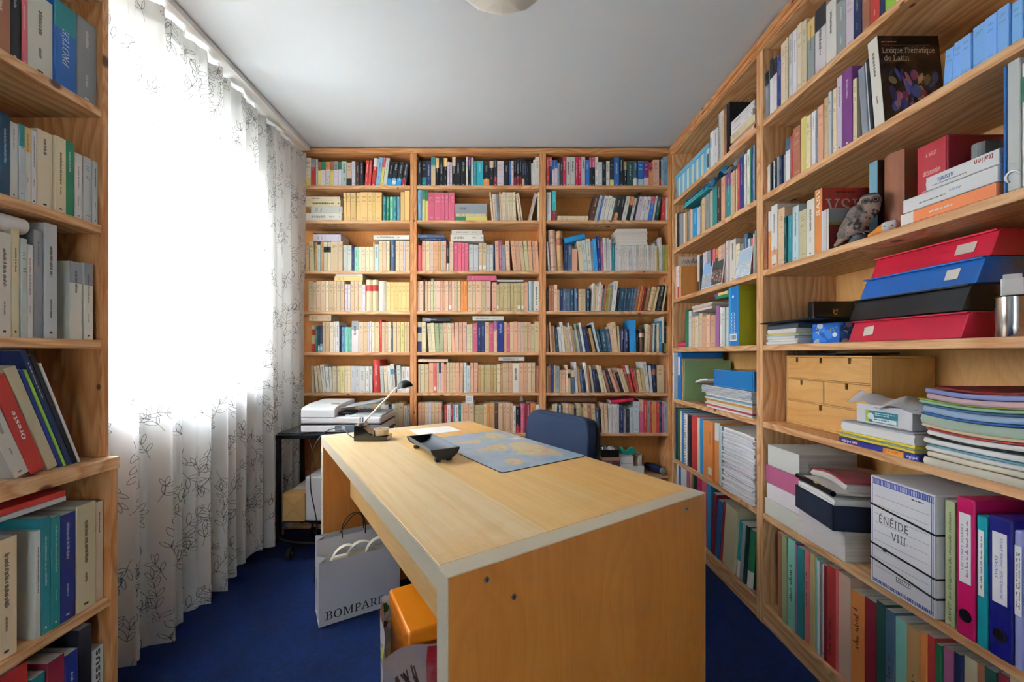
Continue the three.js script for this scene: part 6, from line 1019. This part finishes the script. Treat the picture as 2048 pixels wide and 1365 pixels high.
// -- fifth shelf: mini chest of drawers, ream, folders
{
  const X = 1.147, W = 0.374, H = 0.268, t = rthing('mini_chest', 'birch plywood mini chest of drawers on the fifth shelf', 'chest of drawers', 1571, X, RS[4]); t.position.z = -1.609;
  const D = 0.196, pl = M.ply, th = 0.007;
  mesh('carcass', [board(0, W, 0, th, -D, 0), board(0, W, H - th, H, -D, 0), board(0, th, th, H - th, -D, 0, 'y'), board(W - th, W, th, H - th, -D, 0, 'y'), board(th, W - th, th, H - th, -D, -D + 0.004), board(th, W - th, 0.089, 0.094, -D, -0.001), board(th, W - th, 0.175, 0.18, -D, -0.001), board(W / 2 - 0.0025, W / 2 + 0.0025, 0.094, 0.175, -D, -0.001, 'y')], pl, t);
  const drawer = (x0, x1, y0, y1, holes) => {
    const s = new THREE.Shape(); s.moveTo(x0, y0); s.lineTo(x1, y0); s.lineTo(x1, y1);
    for (const h of [...holes].reverse()) { s.lineTo(h + 0.006, y1); s.lineTo(h + 0.006, y1 - 0.014); s.absarc(h, y1 - 0.014, 0.006, 0, Math.PI, true); s.lineTo(h - 0.006, y1); }
    s.lineTo(x0, y1); s.closePath();
    const d = mesh('drawer_front', grainUV(new THREE.ExtrudeGeometry(s, { depth: 0.006, bevelEnabled: false, curveSegments: 8 }).translate(0, 0, -0.0075), 'x'), pl, t);
    mesh('drawer_box', [board(x0 + 0.002, x1 - 0.002, y0 + 0.001, y0 + 0.004, -D + 0.012, -0.0085), board(x0 + 0.002, x0 + 0.006, y0 + 0.004, y1 - 0.016, -D + 0.012, -0.0085, 'z'), board(x1 - 0.006, x1 - 0.002, y0 + 0.004, y1 - 0.016, -D + 0.012, -0.0085, 'z')], pl, d);
  };
  drawer(th + 0.001, W - th - 0.001, 0.181, H - th - 0.001, [0.057, 0.172, 0.292]);
  drawer(th + 0.001, W / 2 - 0.0035, 0.095, 0.174, [0.08]); drawer(W / 2 + 0.0035, W - th - 0.001, 0.095, 0.174, [0.28]);
  drawer(th + 0.001, W - th - 0.001, th + 0.001, 0.088, [0.17]);
  const lf = rthing('letter', 'dark flat papers lying on top of the mini chest', 'papers', 1590, X + 0.01, RS[4] + H + 0.0004); lf.position.z = -1.58; mesh('sheets', [slab(0.2, 0.004, 0.15, { tilt: 0.01 }), slab(0.16, 0.003, 0.14).translate(0.12, 0.0065, 0)], P_('#3a3c42', 0.5), lf);
  // flat box, yellow folders, pad, opened ream
  const X1 = 1.052; let y = RS[4] + 0.0006;
  const at = canvas(512, 40, (c, w, h) => { c.fillStyle = '#2c2f8e'; c.fillRect(0, 0, w, h); c.fillStyle = '#e8943a'; c.fillRect(w * 0.6, 0, w * 0.24, h); c.fillStyle = '#f2f0f0'; c.font = 'bold 28px sans-serif'; c.fillText('agipa', 20, 29); c.fillText('agipa', w * 0.87, 29, 60); c.fillStyle = '#e05a7a'; c.fillRect(96, 6, 44, 26); c.fillStyle = '#fff'; marks(c, 102, 15, 32, 9, false, 8); c.fillStyle = '#b86a1c'; marks(c, w * 0.66, 15, 60, 8, false, 9); });
  let Wd = rspan(1678, 1838, X1);
  const a = rthing('label_box', 'flat blue and orange box lettered agipa at the shelf edge', 'box', 1678, X1, y - 0.0005); mesh('carton', rb(Wd, 0.0155, 0.2, 0.001).translate(Wd / 2, 0.008, -0.101), P_('#2c2f8e', 0.4), a); print(a, 'printed_edge', at, Wd - 0.001, 0.0145, Wd / 2, 0.008, -0.0002, { r: 0.4 }); y += 0.0165;
  for (const [c, h, lab] of [['#d9c23a', 0.008, 'lower yellow folder'], ['#9fb4b0', 0.004, 'thin grey-green folder'], ['#e2c93e', 0.008, 'upper yellow folder']]) { const f = rthing('folder', lab + ' lying on the agipa box', 'folder', 1677, X1 + 0.006, y - 0.0005, 'folders lying on the agipa box'); mesh('sheaf', slab(Wd * 0.97, h - 0.0006, 0.19, { round: 0.003, fray: 0.002, ph: h * 900 }), P_(c), f); y += h; }
  const pad = rthing('paper_pad', 'thick white writing pad under the torn paper ream', 'pad', 1682, X1 + 0.008, y - 0.0005); mesh('sheets', slab(Wd * 0.93, 0.026, 0.185, { round: 0.003, fray: 0.0015 }), M.paper, pad); mesh('grey_sheets', slab(Wd * 0.9, 0.005, 0.18, { fray: 0.003, ph: 3 }).translate(0.004, 0.0265, 0.001), P_('#b9b9be', 0.8), pad); y += 0.033;
  const Wr = rspan(1714, 1826, X1 + 0.03), rm = rthing('paper_ream', 'opened paper ream with torn white wrapper on the pad', 'paper ream', 1714, X1 + 0.03, y);
  mesh('paper', cbox(Wr - 0.004, 0.05, 0.2, Wr / 2, 0.026, -0.101, 0.001), M.paper, rm);
  const wrap = std('#dfdfe4', 0.5, { side: THREE.DoubleSide });
  mesh('wrapper', [grid(10, 6, (u, v) => [u * Wr, v * 0.055, 0.001 + 0.001 * Math.sin(9 * u)]), grid(10, 6, (u, v) => [Wr + 0.001, v * 0.056, -u * 0.2]), grid(16, 8, (u, v) => [-0.012 + u * (Wr + 0.03), 0.054 + 0.022 * Math.sin(2.4 * v) + 0.008 * Math.sin(11 * u + 4 * v), 0.01 - v * 0.13 - 0.012 * Math.sin(7 * u)]), grid(8, 5, (u, v) => [-0.03 + 0.04 * u, 0.052 + 0.04 * v * (1 - u) + 0.01 * u, 0.006 - 0.05 * v])], wrap, rm);
  const rt = canvas(256, 96, (c, w, h) => { c.fillStyle = '#2f8296'; c.fillRect(0, 0, w, h); c.fillStyle = '#a4c24a'; c.fillRect(0, 0, 30, h); c.fillStyle = '#e9eef0'; c.beginPath(); c.arc(44, 48, 28, 0, 7); c.fill(); c.fillRect(60, 56, 190, 34); c.fillStyle = '#dfe9ec'; marks(c, 80, 14, 160, 6, false, 10); marks(c, 80, 30, 120, 6, false, 10); c.fillStyle = '#2f8296'; marks(c, 76, 66, 120, 8, false, 11); });
  print(rm, 'ream_label', rt, 0.095, 0.033, Wr * 0.48, 0.022, 0.0028, { r: 0.4 });
}
{ // the tall sagging pile of folders at the right edge
  const X = 1.05, items = [['#d6cfbc', 0.02, 'clear plastic sleeve of tan papers'], ['#e3d6bd', 0.013, 'cream folder'], ['#e9e7e2', 0.012, 'white folder'], ['#6fa3b4', 0.006, 'teal-blue folder'], ['#ece9e4', 0.013, 'white folder'], ['#1c1d20', 0.007, 'black-spined booklet'], ['#e8e4dc', 0.012, 'off-white folder'], ['#c03a4a', 0.004, 'red folder'], ['#e0c9a0', 0.009, 'tan folder'], ['#a9bba8', 0.022, 'thick sage-green folder'], ['#2c62a8', 0.006, 'blue folder'], ['#9fb6cf', 0.016, 'pale blue folder of papers'], ['#3b5d86', 0.006, 'slate folder'], ['#8fb79c', 0.008, 'green folder'], ['#b9c94a', 0.004, 'lime-edged folder'], ['#c9a9b0', 0.014, 'plastic sleeve with red print'], ['#8d95c8', 0.012, 'violet-blue plastic folder'], ['#7a1520', 0.007, 'dark red folder']];
  let y = RS[4] + 0.0006;
  items.forEach(([c, h, lab], i) => {
    const p0 = 1838 + [8, 14, 12, 16, 10, 20, 14, 12, 6, 4, 3, 6, 5, 0, -2, 14, 10, 28][i], W = rspan(p0, 2058, X) * 0.985, plastic = /plastic/.test(lab);
    const t = rthing('folder', `${lab}, ${i === 17 ? 'topmost' : ord(i + 1) + ' up'} in the tall sagging pile at right edge`, 'folder', p0, X + 0.004 * (i % 3), y - 0.0005, 'folders in the tall pile at right');
    mesh('sheaf', slab(W, h - 0.0014, 0.235, { k: -0.006 * Math.min(1, i / 8), round: 0.004, fray: 0.002, ph: i }).translate(0, 0.006 * Math.min(1, i / 8), 0), plastic ? phys({ color: c, roughness: 0.18, clearcoat: 0.8 }) : P_(c, 0.6), t); y += h;
  });
}
// -- sixth shelf: dictionaries, navy box of papers, boxed notes, binders
{
  const X = XR - 0.004; let y = RS[5] + 0.0006;
  for (const [i, [c, h, lab]] of [['wh', 0.066, 'white thick dictionary, lowest of the left pile, sixth shelf'], ['wh', 0.062, 'white thick dictionary, second of the left pile, sixth shelf'], ['mp', 0.072, 'magenta thick dictionary between white ones, sixth shelf'], ['wh', 0.082, 'white thick dictionary, topmost of the left pile, sixth shelf']].entries()) {
    const W = rspan(1530 + (i % 2) * 3, 1598 - i, X), t = makeBook({ name: 'dictionary', color: c, style: 'n', w: h - 0.0006, h: W, d: 0.21, big: true, pages: 0 }); t.position.set(X + 0.002 * i, y, -rightZ(1598 - i, X)); t.rotation.y = -Math.PI / 2; t.rotation.z = Math.PI / 2; tag(t, lab, 'book', 'thick dictionaries piled on the sixth shelf'); y += h;
  }
  y = RS[5] + 0.0006;
  for (const [i, h] of [0.05, 0.048].entries()) { const t = makeBook({ name: 'dictionary', color: 'wh', style: 'n', w: h - 0.0006, h: 0.195 - i * 0.004, d: 0.19, big: true, pages: 0 }); t.position.set(X - 0.004, y, -1.232); t.rotation.y = -Math.PI / 2; t.rotation.z = Math.PI / 2; tag(t, ['white paperback lying lowest under the navy box, sixth shelf', 'white paperback lying directly under the navy box, sixth shelf'][i], 'book', 'white paperbacks under the navy box'); y += h; }
  const nb = thing('paper_box', 'open navy cardboard box full of papers on white books', 'box', [X - 0.012, y + 0.001, -1.43], -Math.PI / 2 + R(-9));
  const nm = P_('#1c2438', 0.6), L = 0.205, H = 0.078, D = 0.2;
  mesh('box_walls', [cbox(L, 0.003, D, L / 2, 0.0015, -D / 2, 0.0005), cbox(L, H, 0.003, L / 2, H / 2, -0.0015, 0.0008), cbox(L, H, 0.003, L / 2, H / 2, -D + 0.0015, 0.0008), cbox(0.003, H, D, 0.0015, H / 2, -D / 2, 0.0008), cbox(0.003, H, D, L - 0.0015, H / 2, -D / 2, 0.0008)], nm, nb);
  const pp = thing('paper_stack', 'loose white papers heaped in the open navy box', 'paper stack', [X - 0.012, y + 0.0046, -1.43], -Math.PI / 2 + R(-9));
  for (let i = 0; i < 7; i++) mesh('bundle', slab(L - 0.012, 0.0125, D - 0.014, { k: 0.005 * (i / 6), fray: 0.0012, ph: i }).translate(0.006, i * 0.013, -0.0065), i === 3 ? P_('#d9b2c0', 0.8) : M.paper, pp);
  const yb = y + 0.0046 + 0.0955;
  const roll = thing('report_cover', 'black slide-bar report binder lying on the heaped papers', 'report', [X - 0.004, yb + 0.012, -1.43], -Math.PI / 2 + R(-9));
  mesh('slide_bar', bar([0.004, 0.0, 0.002], [0.196, 0.0, 0.002], 0.0085, 14), P_('#121316', 0.35), roll); mesh('cover', slab(0.19, 0.006, 0.16).translate(0.004, -0.004, -0.006), P_('#e4ded8', 0.6), roll); mesh('yellow_tab', cbox(0.016, 0.004, 0.012, 0.115, 0.0095, 0.002, 0.001), P_('ly'), roll);
  const rp = thing('plastic_folder', 'red papers in clear plastic sleeve on top of the navy box', 'folder', [X + 0.03, yb + 0.0165, -1.425], -Math.PI / 2 + R(-9));
  mesh('papers', slab(0.18, 0.02, 0.15, { k: 0.012, round: 0.006 }).translate(0.006, 0, -0.004), P_('#d9d2cc', 0.7), rp); mesh('red_sheet', slab(0.165, 0.003, 0.13, { k: 0.012 }).translate(0.014, 0.0235, -0.006), P_('#c8243c', 0.5), rp); mesh('sleeve', slab(0.19, 0.003, 0.16, { k: 0.014, fray: 0.003, ph: 2 }).translate(0.0, 0.0295, 0.0), clearMat('#f6e6e8', 0.88), rp);
  // boxed notes lettered ENEIDE VIII
  const et = canvas(512, 800, (c, w, h) => {
    c.fillStyle = '#e6e4e8'; c.fillRect(0, 0, w, h); c.fillStyle = '#33489c'; c.fillRect(10, 8, w - 20, 46); c.fillRect(10, h - 36, w - 20, 22); c.fillStyle = '#e6e4e8'; for (let i = 0; i < 40; i++) { c.save(); c.translate(16 + i * 12.4, 8); c.fillRect(0, 4, 4, 38); c.restore(); c.fillRect(16 + i * 12.4, h - 34, 5, 18); }
    c.strokeStyle = '#6a74a8'; c.lineWidth = 4; c.strokeRect(14, 14, w - 28, h - 28); c.lineWidth = 5; c.strokeStyle = '#33489c'; c.beginPath(); c.moveTo(w - 26, 20); c.lineTo(w - 26, h - 20); c.stroke();
    c.strokeStyle = 'rgba(70,70,80,0.7)'; c.lineWidth = 2; for (let i = 0; i < 9; i++) { c.beginPath(); c.moveTo(30, 140 + i * 66); c.lineTo(w - 44, 140 + i * 66); c.stroke(); }
    c.fillStyle = '#4a4a52'; c.font = '76px sans-serif'; c.fillText('ÉNÉIDE', 66, 330, 380); c.fillText('VIII', 178, 420);
    c.strokeStyle = '#3c3c44'; c.lineWidth = 4; c.strokeRect(220, h - 130, 110, 30); for (let i = 0; i < 6; i++) { c.beginPath(); c.moveTo(232 + i * 16, h - 106); c.lineTo(240 + i * 16, h - 124); c.stroke(); }
    c.fillStyle = '#3c3c44'; marks(c, 340, 72, 90, 8, false, 12);
  });
  const Xe = 1.05, We = rspan(1741, 1872, Xe), eb = rthing('notes_box', 'white card box of notes handwritten ÉNÉIDE VIII with black elastics', 'box', 1741, Xe, RS[5]); const He = 0.302;
  mesh('card_box', rb(We, He, 0.235, 0.003).translate(We / 2, He / 2, -0.1185), P_('#e2e0e4', 0.6), eb); print(eb, 'lettered_front', et, We - 0.003, He - 0.003, We / 2, He / 2, -0.0006);
  for (const [y0, y1] of [[0.222, 0.205], [0.112, 0.098], [0.07, 0.05]]) mesh('elastic', [cbox(Math.hypot(We, y0 - y1), 0.0048, 0.001, 0, 0, 0, 0.0003).rotateZ(Math.atan2(y1 - y0, We)).translate(We / 2, (y0 + y1) / 2, 0.0012), cbox(0.001, 0.0048, 0.12, We + 0.0006, y1, -0.06, 0.0003)], M.black, eb);
  mesh('knot', new THREE.SphereGeometry(0.005, 10, 8).translate(We * 0.27, 0.1085, 0.003), M.black, eb);
  // binders
  const lab = (txt, c2) => canvas(96, 320, (c, w, h) => { c.fillStyle = '#eeecee'; c.fillRect(0, 0, w, h); c.save(); c.translate(w / 2, h / 2); c.rotate(-Math.PI / 2); c.fillStyle = c2; c.font = 'italic 26px sans-serif'; c.textAlign = 'center'; txt.forEach((q, i) => q[0] === '~' ? scribble(c, -h * 0.4, 6 + (i - (txt.length - 1) / 2) * 34, h * 0.8, 16, c2) : c.fillText(q, 0, 4 + (i - (txt.length - 1) / 2) * 34, h * 0.86)); c.restore(); });
  for (const [p0, p1, c, h, w2, txt, ink, name] of [[1911, 1949, '#c2185e', 0.318, 0.62, ['LECTURES SUIVIES', '~'], '#7a5a86', 'magenta lever binder with white handwritten label, sixth shelf'], [1951, 1973, '#1c98a4', 0.29, 0.5, ['~'], '#333', 'teal binder with narrow label between magenta and navy binders'], [1975, 2024, '#1d1f78', 0.3, 0.6, ['SYNTAXE', 'MORPHOLOGIE - PHRASE SIMPLE'], '#3c3f9c', 'navy lever binder with large white label, sixth shelf'], [2026, 2046, '#9fa4d8', 0.285, 0.7, ['~', '~'], '#333', 'pale violet plastic binder at right edge, sixth shelf'], [2047.5, 2064, '#2a78cf', 0.27, 0.5, null, '', 'blue folder at the extreme right, sixth shelf']]) {
    const Xb = 1.052, W = rspan(p0, p1, Xb), t = rthing('binder', name, 'binder', p0, Xb, RS[5]);
    mesh('cover', rb(W - 0.001, h, 0.25, 0.004, 2).translate(W / 2, h / 2, -0.126), phys({ color: c, roughness: 0.3, clearcoat: 0.5 }), t);
    if (txt) print(t, 'spine_label', lab(txt, ink), W * w2, h * 0.5, W / 2, h * 0.64, -0.0004);
    if (W > 0.036) mesh('finger_hole', [new THREE.TorusGeometry(0.0105, 0.0018, 8, 28).scale(1, 1.2, 1).translate(W / 2, 0.05, -0.0006), new THREE.CircleGeometry(0.0105, 24).scale(1, 1.2, 1).translate(W / 2, 0.05, -0.0003)], P_('#14111c', 0.5), t);
  }
}
// ---------- small things on the back bookcases ----------
{
  const z = BZ - 0.01, s8 = BS[7];
  const rl = thing('paper_roll', 'long brown paper roll lying above the books on seventh shelf', 'paper roll', [backX(1093.5, 2.55), BS[6] + 0.1835, -2.55], 0);
  mesh('rolled_paper', new THREE.CylinderGeometry(0.0225, 0.0225, 0.3, 24, 1).rotateZ(Math.PI / 2).translate(0.155, 0.024, 0), P_('#8a5a38', 0.7), rl);
  mesh('rolled_end', new THREE.TorusGeometry(0.0185, 0.003, 8, 24).rotateY(Math.PI / 2).translate(0.3055, 0.024, 0), P_('#a87850', 0.7), rl);
  const tl = makeBook({ name: 'hardback_book', color: 'cm', style: 'n', w: 0.018, h: 0.145, d: 0.12, big: false }); tl.rotation.z = Math.PI / 2 + R(6); tl.position.set(backX(1268, 2.5), BS[6] + 0.199, BZ - 0.008); tag(tl, 'crimson book lying tilted on the white magazines, seventh shelf', 'book');
  const tb = makeBook({ name: 'paperback_book', color: 'cy', style: 'kwhn', w: 0.034, h: 0.135, d: 0.12, big: false }); tb.rotation.z = Math.PI / 2 + R(14); tb.position.set(backX(1171, 2.5), BS[2] + 0.206, BZ - 0.008); tag(tb, 'bright blue paperback lying tilted on navy books, third shelf', 'book');
  const nt = canvas(64, 64, (c) => { c.fillStyle = '#ecebea'; c.fillRect(0, 0, 64, 64); c.fillStyle = '#8a94b8'; for (let i = 0; i < 4; i++) marks(c, 8, 10 + i * 9, 46, 3, false, 5); });
  const n = thing('sticky_note', 'small white paper note hanging from the seventh shelf edge', 'note', [backX(939, 2.485), atY(807.5, 2.485), BZ + 0.0012], 0);
  mesh('note_sheet', cbox(0.05, 0.047, 0.0004, 0, 0.0235, 0, 0.0001), M.paper, n); print(n, 'handwriting', nt, 0.048, 0.045, 0, 0.0235, 0.0005);
  for (const [px, row, h, c, lab] of [[864, 3, 0.2, '#dcd8e2', 'white bookmark slip between pink paperbacks'], [1043, 6, 0.2, '#e6e6ea', 'white bookmark slip in the rose-pink hardback']]) { const m = thing('bookmark', lab + ', back bookcase', 'bookmark', [backX(px, 2.56), BS[row] + 0.188, -2.575], R(8)); mesh('slip', extr([[-0.012, 0], [0.012, 0], [0.008, 0.026], [0.0, 0.034], [-0.008, 0.026]], 0.0005), P_(c), m); }
  // bottom shelf at the right: boxes, tape dispenser, umbrella
  const bs = (name, lab, cat, px, dz = 0) => thing(name, lab, cat, [backX(px, 2.51), s8 + 0.0006, BZ - 0.012 - dz], 0);
  let t = bs('box', 'small white box of folded papers behind the chair', 'box', 1174); t.position.y += 0.106; mesh('carton', rb(0.066, 0.11, 0.1, 0.003).translate(0, 0.0555, -0.055), P_('#d8cdb8'), t); mesh('folded_papers', [cbox(0.05, 0.03, 0.012, -0.004, 0.122, -0.02, 0.002), cbox(0.04, 0.026, 0.01, 0.006, 0.121, -0.045, 0.002)], M.paper, t);
  t = bs('crate', 'dark green storage crate half hidden behind the chair', 'crate', 1168); mesh('crate_body', rb(0.12, 0.098, 0.12, 0.004).translate(0.0, 0.0495, -0.065), P_('#2c3a38', 0.5), t); mesh('rim', cbox(0.125, 0.006, 0.125, 0, 0.1015, -0.065, 0.002), P_('#3f5a50', 0.4), t);
  const dt = canvas(128, 96, (c, w, h) => { c.fillStyle = '#5a2a3c'; c.fillRect(0, 0, w, h); for (let i = 0; i < 70; i++) { c.strokeStyle = ['#d66a8c', '#8a3a52', '#7a86b8', '#e0a0b0'][i % 4]; c.lineWidth = 2; c.beginPath(); c.arc(rnd() * w, rnd() * h, rr(3, 10), 0, 5); c.stroke(); } });
  t = bs('patterned_box', 'pink damask-patterned box under the black box of papers', 'box', 1222); mesh('carton', rb(0.108, 0.098, 0.11, 0.002).translate(0, 0.0495, -0.06), P_('#5a2a3c'), t); print(t, 'pattern', dt, 0.106, 0.085, 0, 0.044, -0.0045); mesh('lid', rb(0.112, 0.02, 0.114, 0.002).translate(0, 0.0955, -0.06), P_('#c08a62'), t);
  t = bs('black_box', 'open black box holding crumpled papers on the patterned box', 'box', 1220); t.position.y += 0.107; mesh('tray_walls', [cbox(0.11, 0.003, 0.11, 0, 0.0017, -0.058, 0.0005), cbox(0.11, 0.045, 0.003, 0, 0.023, -0.0045, 0.0008), cbox(0.11, 0.045, 0.003, 0, 0.023, -0.112, 0.0008), cbox(0.003, 0.045, 0.11, -0.0535, 0.023, -0.058, 0.0008), cbox(0.003, 0.045, 0.11, 0.0535, 0.023, -0.058, 0.0008)], P_('#17161a', 0.5), t); mesh('crumpled_papers', grid(14, 10, (u, v) => [-0.048 + u * 0.096, 0.042 + 0.012 * Math.sin(9 * u + 5 * v) + 0.008 * Math.sin(23 * u), -0.012 - v * 0.09]), std('#d9d4cc', 0.7, { side: THREE.DoubleSide }), t);
  t = bs('card_tray', 'white cardboard tray of index cards beside the patterned box', 'tray', 1263); const W = 0.15; mesh('tray_walls', [cbox(W, 0.003, 0.12, 0, 0.0017, -0.062, 0.0005), cbox(W, 0.052, 0.003, 0, 0.0265, -0.0035, 0.0008), cbox(W, 0.052, 0.003, 0, 0.0265, -0.121, 0.0008), cbox(0.003, 0.052, 0.12, -W / 2, 0.0265, -0.062, 0.0008), cbox(0.003, 0.052, 0.12, W / 2, 0.0265, -0.062, 0.0008)], M.white, t);
  const k = bs('index_cards', 'bundle of white index cards standing in the cardboard tray', 'cards', 1257); k.position.y += 0.0036; for (let i = 0; i < 6; i++) mesh('card_sheet', cbox(0.08, 0.1 + (i % 3) * 0.004, 0.008, -0.01 + (i % 2) * 0.003, 0.052 + (i % 3) * 0.002, -0.018 - i * 0.011, 0.0006), [M.paper, P_('#e4ddd6', 0.7), P_('#dcd6da', 0.7)][i % 3], k); mesh('red_line', cbox(0.076, 0.002, 0.0006, -0.01, 0.06, -0.0135, 0.0002), P_('co'), k);
  const e = bs('envelopes', 'cream envelopes standing at the right of the index cards', 'envelopes', 1280); e.position.y += 0.0036; for (let i = 0; i < 3; i++) mesh('envelope', cbox(0.006, 0.1 + i * 0.008, 0.09, -0.004 + i * 0.0075, 0.051 + i * 0.004, -0.06, 0.0008), P_(['#e9e0c8', '#d8d2dc', '#e6d6a8'][i], 0.7), e);
  const d = bs('tape_dispenser', 'turquoise tape dispenser lying on top of the index cards', 'tape dispenser', 1255); d.position.y += 0.119;
  const s = new THREE.Shape(); s.moveTo(-0.04, 0.036); s.quadraticCurveTo(-0.03, 0.05, -0.024, 0.034); s.quadraticCurveTo(-0.012, 0.016, 0.008, 0.022); s.quadraticCurveTo(0.03, 0.055, 0.05, 0.03); s.quadraticCurveTo(0.056, 0.006, 0.046, 0); s.lineTo(-0.01, 0); s.quadraticCurveTo(-0.03, 0.004, -0.04, 0.036); const hole = new THREE.Path(); hole.absellipse(0.034, 0.021, 0.0085, 0.0105, 0, 7); s.holes.push(hole);
  mesh('dispenser_body', extr(s, 0.022, 0.002).translate(0, 0.0025, -0.045), P_('#23a08a', 0.35), d); mesh('tape_roll', new THREE.TorusGeometry(0.0085, 0.0022, 8, 22).translate(0.034, 0.0235, -0.034), M.white, d);
  const um = bs('umbrella', 'folded dark blue umbrella with grey handle cap on bottom shelf', 'umbrella', 1318); um.rotation.y = R(24); um.position.x = backX(1316, 2.48); um.position.z = BZ - 0.062; um.position.y += 0.0; mesh('folded_canopy', new THREE.LatheGeometry([[0, -0.07], [0.016, -0.07], [0.024, -0.05], [0.028, 0.0], [0.026, 0.05], [0.0245, 0.066], [0, 0.066]].map((q) => new THREE.Vector2(...q)), 10).rotateX(Math.PI / 2).translate(0, 0.0285, 0), std('#1d2850', 0.7, { flatShading: true }), um); mesh('handle_cap', cyl(0.017, 0.019, 0.014, 0, 0, 0, 22).rotateX(Math.PI / 2).translate(0, 0.0285, 0.0735), P_('#8c9096', 0.4), um); mesh('wrist_strap', tube([[0.012, 0.02, 0.07], [0.022, 0.004, 0.08], [0.008, -0.004 + 0.006, 0.09], [-0.01, 0.004, 0.085], [-0.012, 0.018, 0.074]], 0.0015, 24, 6), M.black, um);
}
{
  const t = thing('paper_roll', 'white paper roll lying on the books, third row of left bookcase', 'paper roll', [-1.085, LS[3] + 0.232, -0.868], 0);
  mesh('rolled_paper', new THREE.CylinderGeometry(0.018, 0.018, 0.12, 24).rotateX(Math.PI / 2).translate(0, 0.0185, 0.03), M.paper, t);
  mesh('rolled_end', new THREE.TorusGeometry(0.013, 0.002, 8, 22).translate(0, 0.0185, -0.031), M.paper, t);
}
renderer.render(scene, camera);
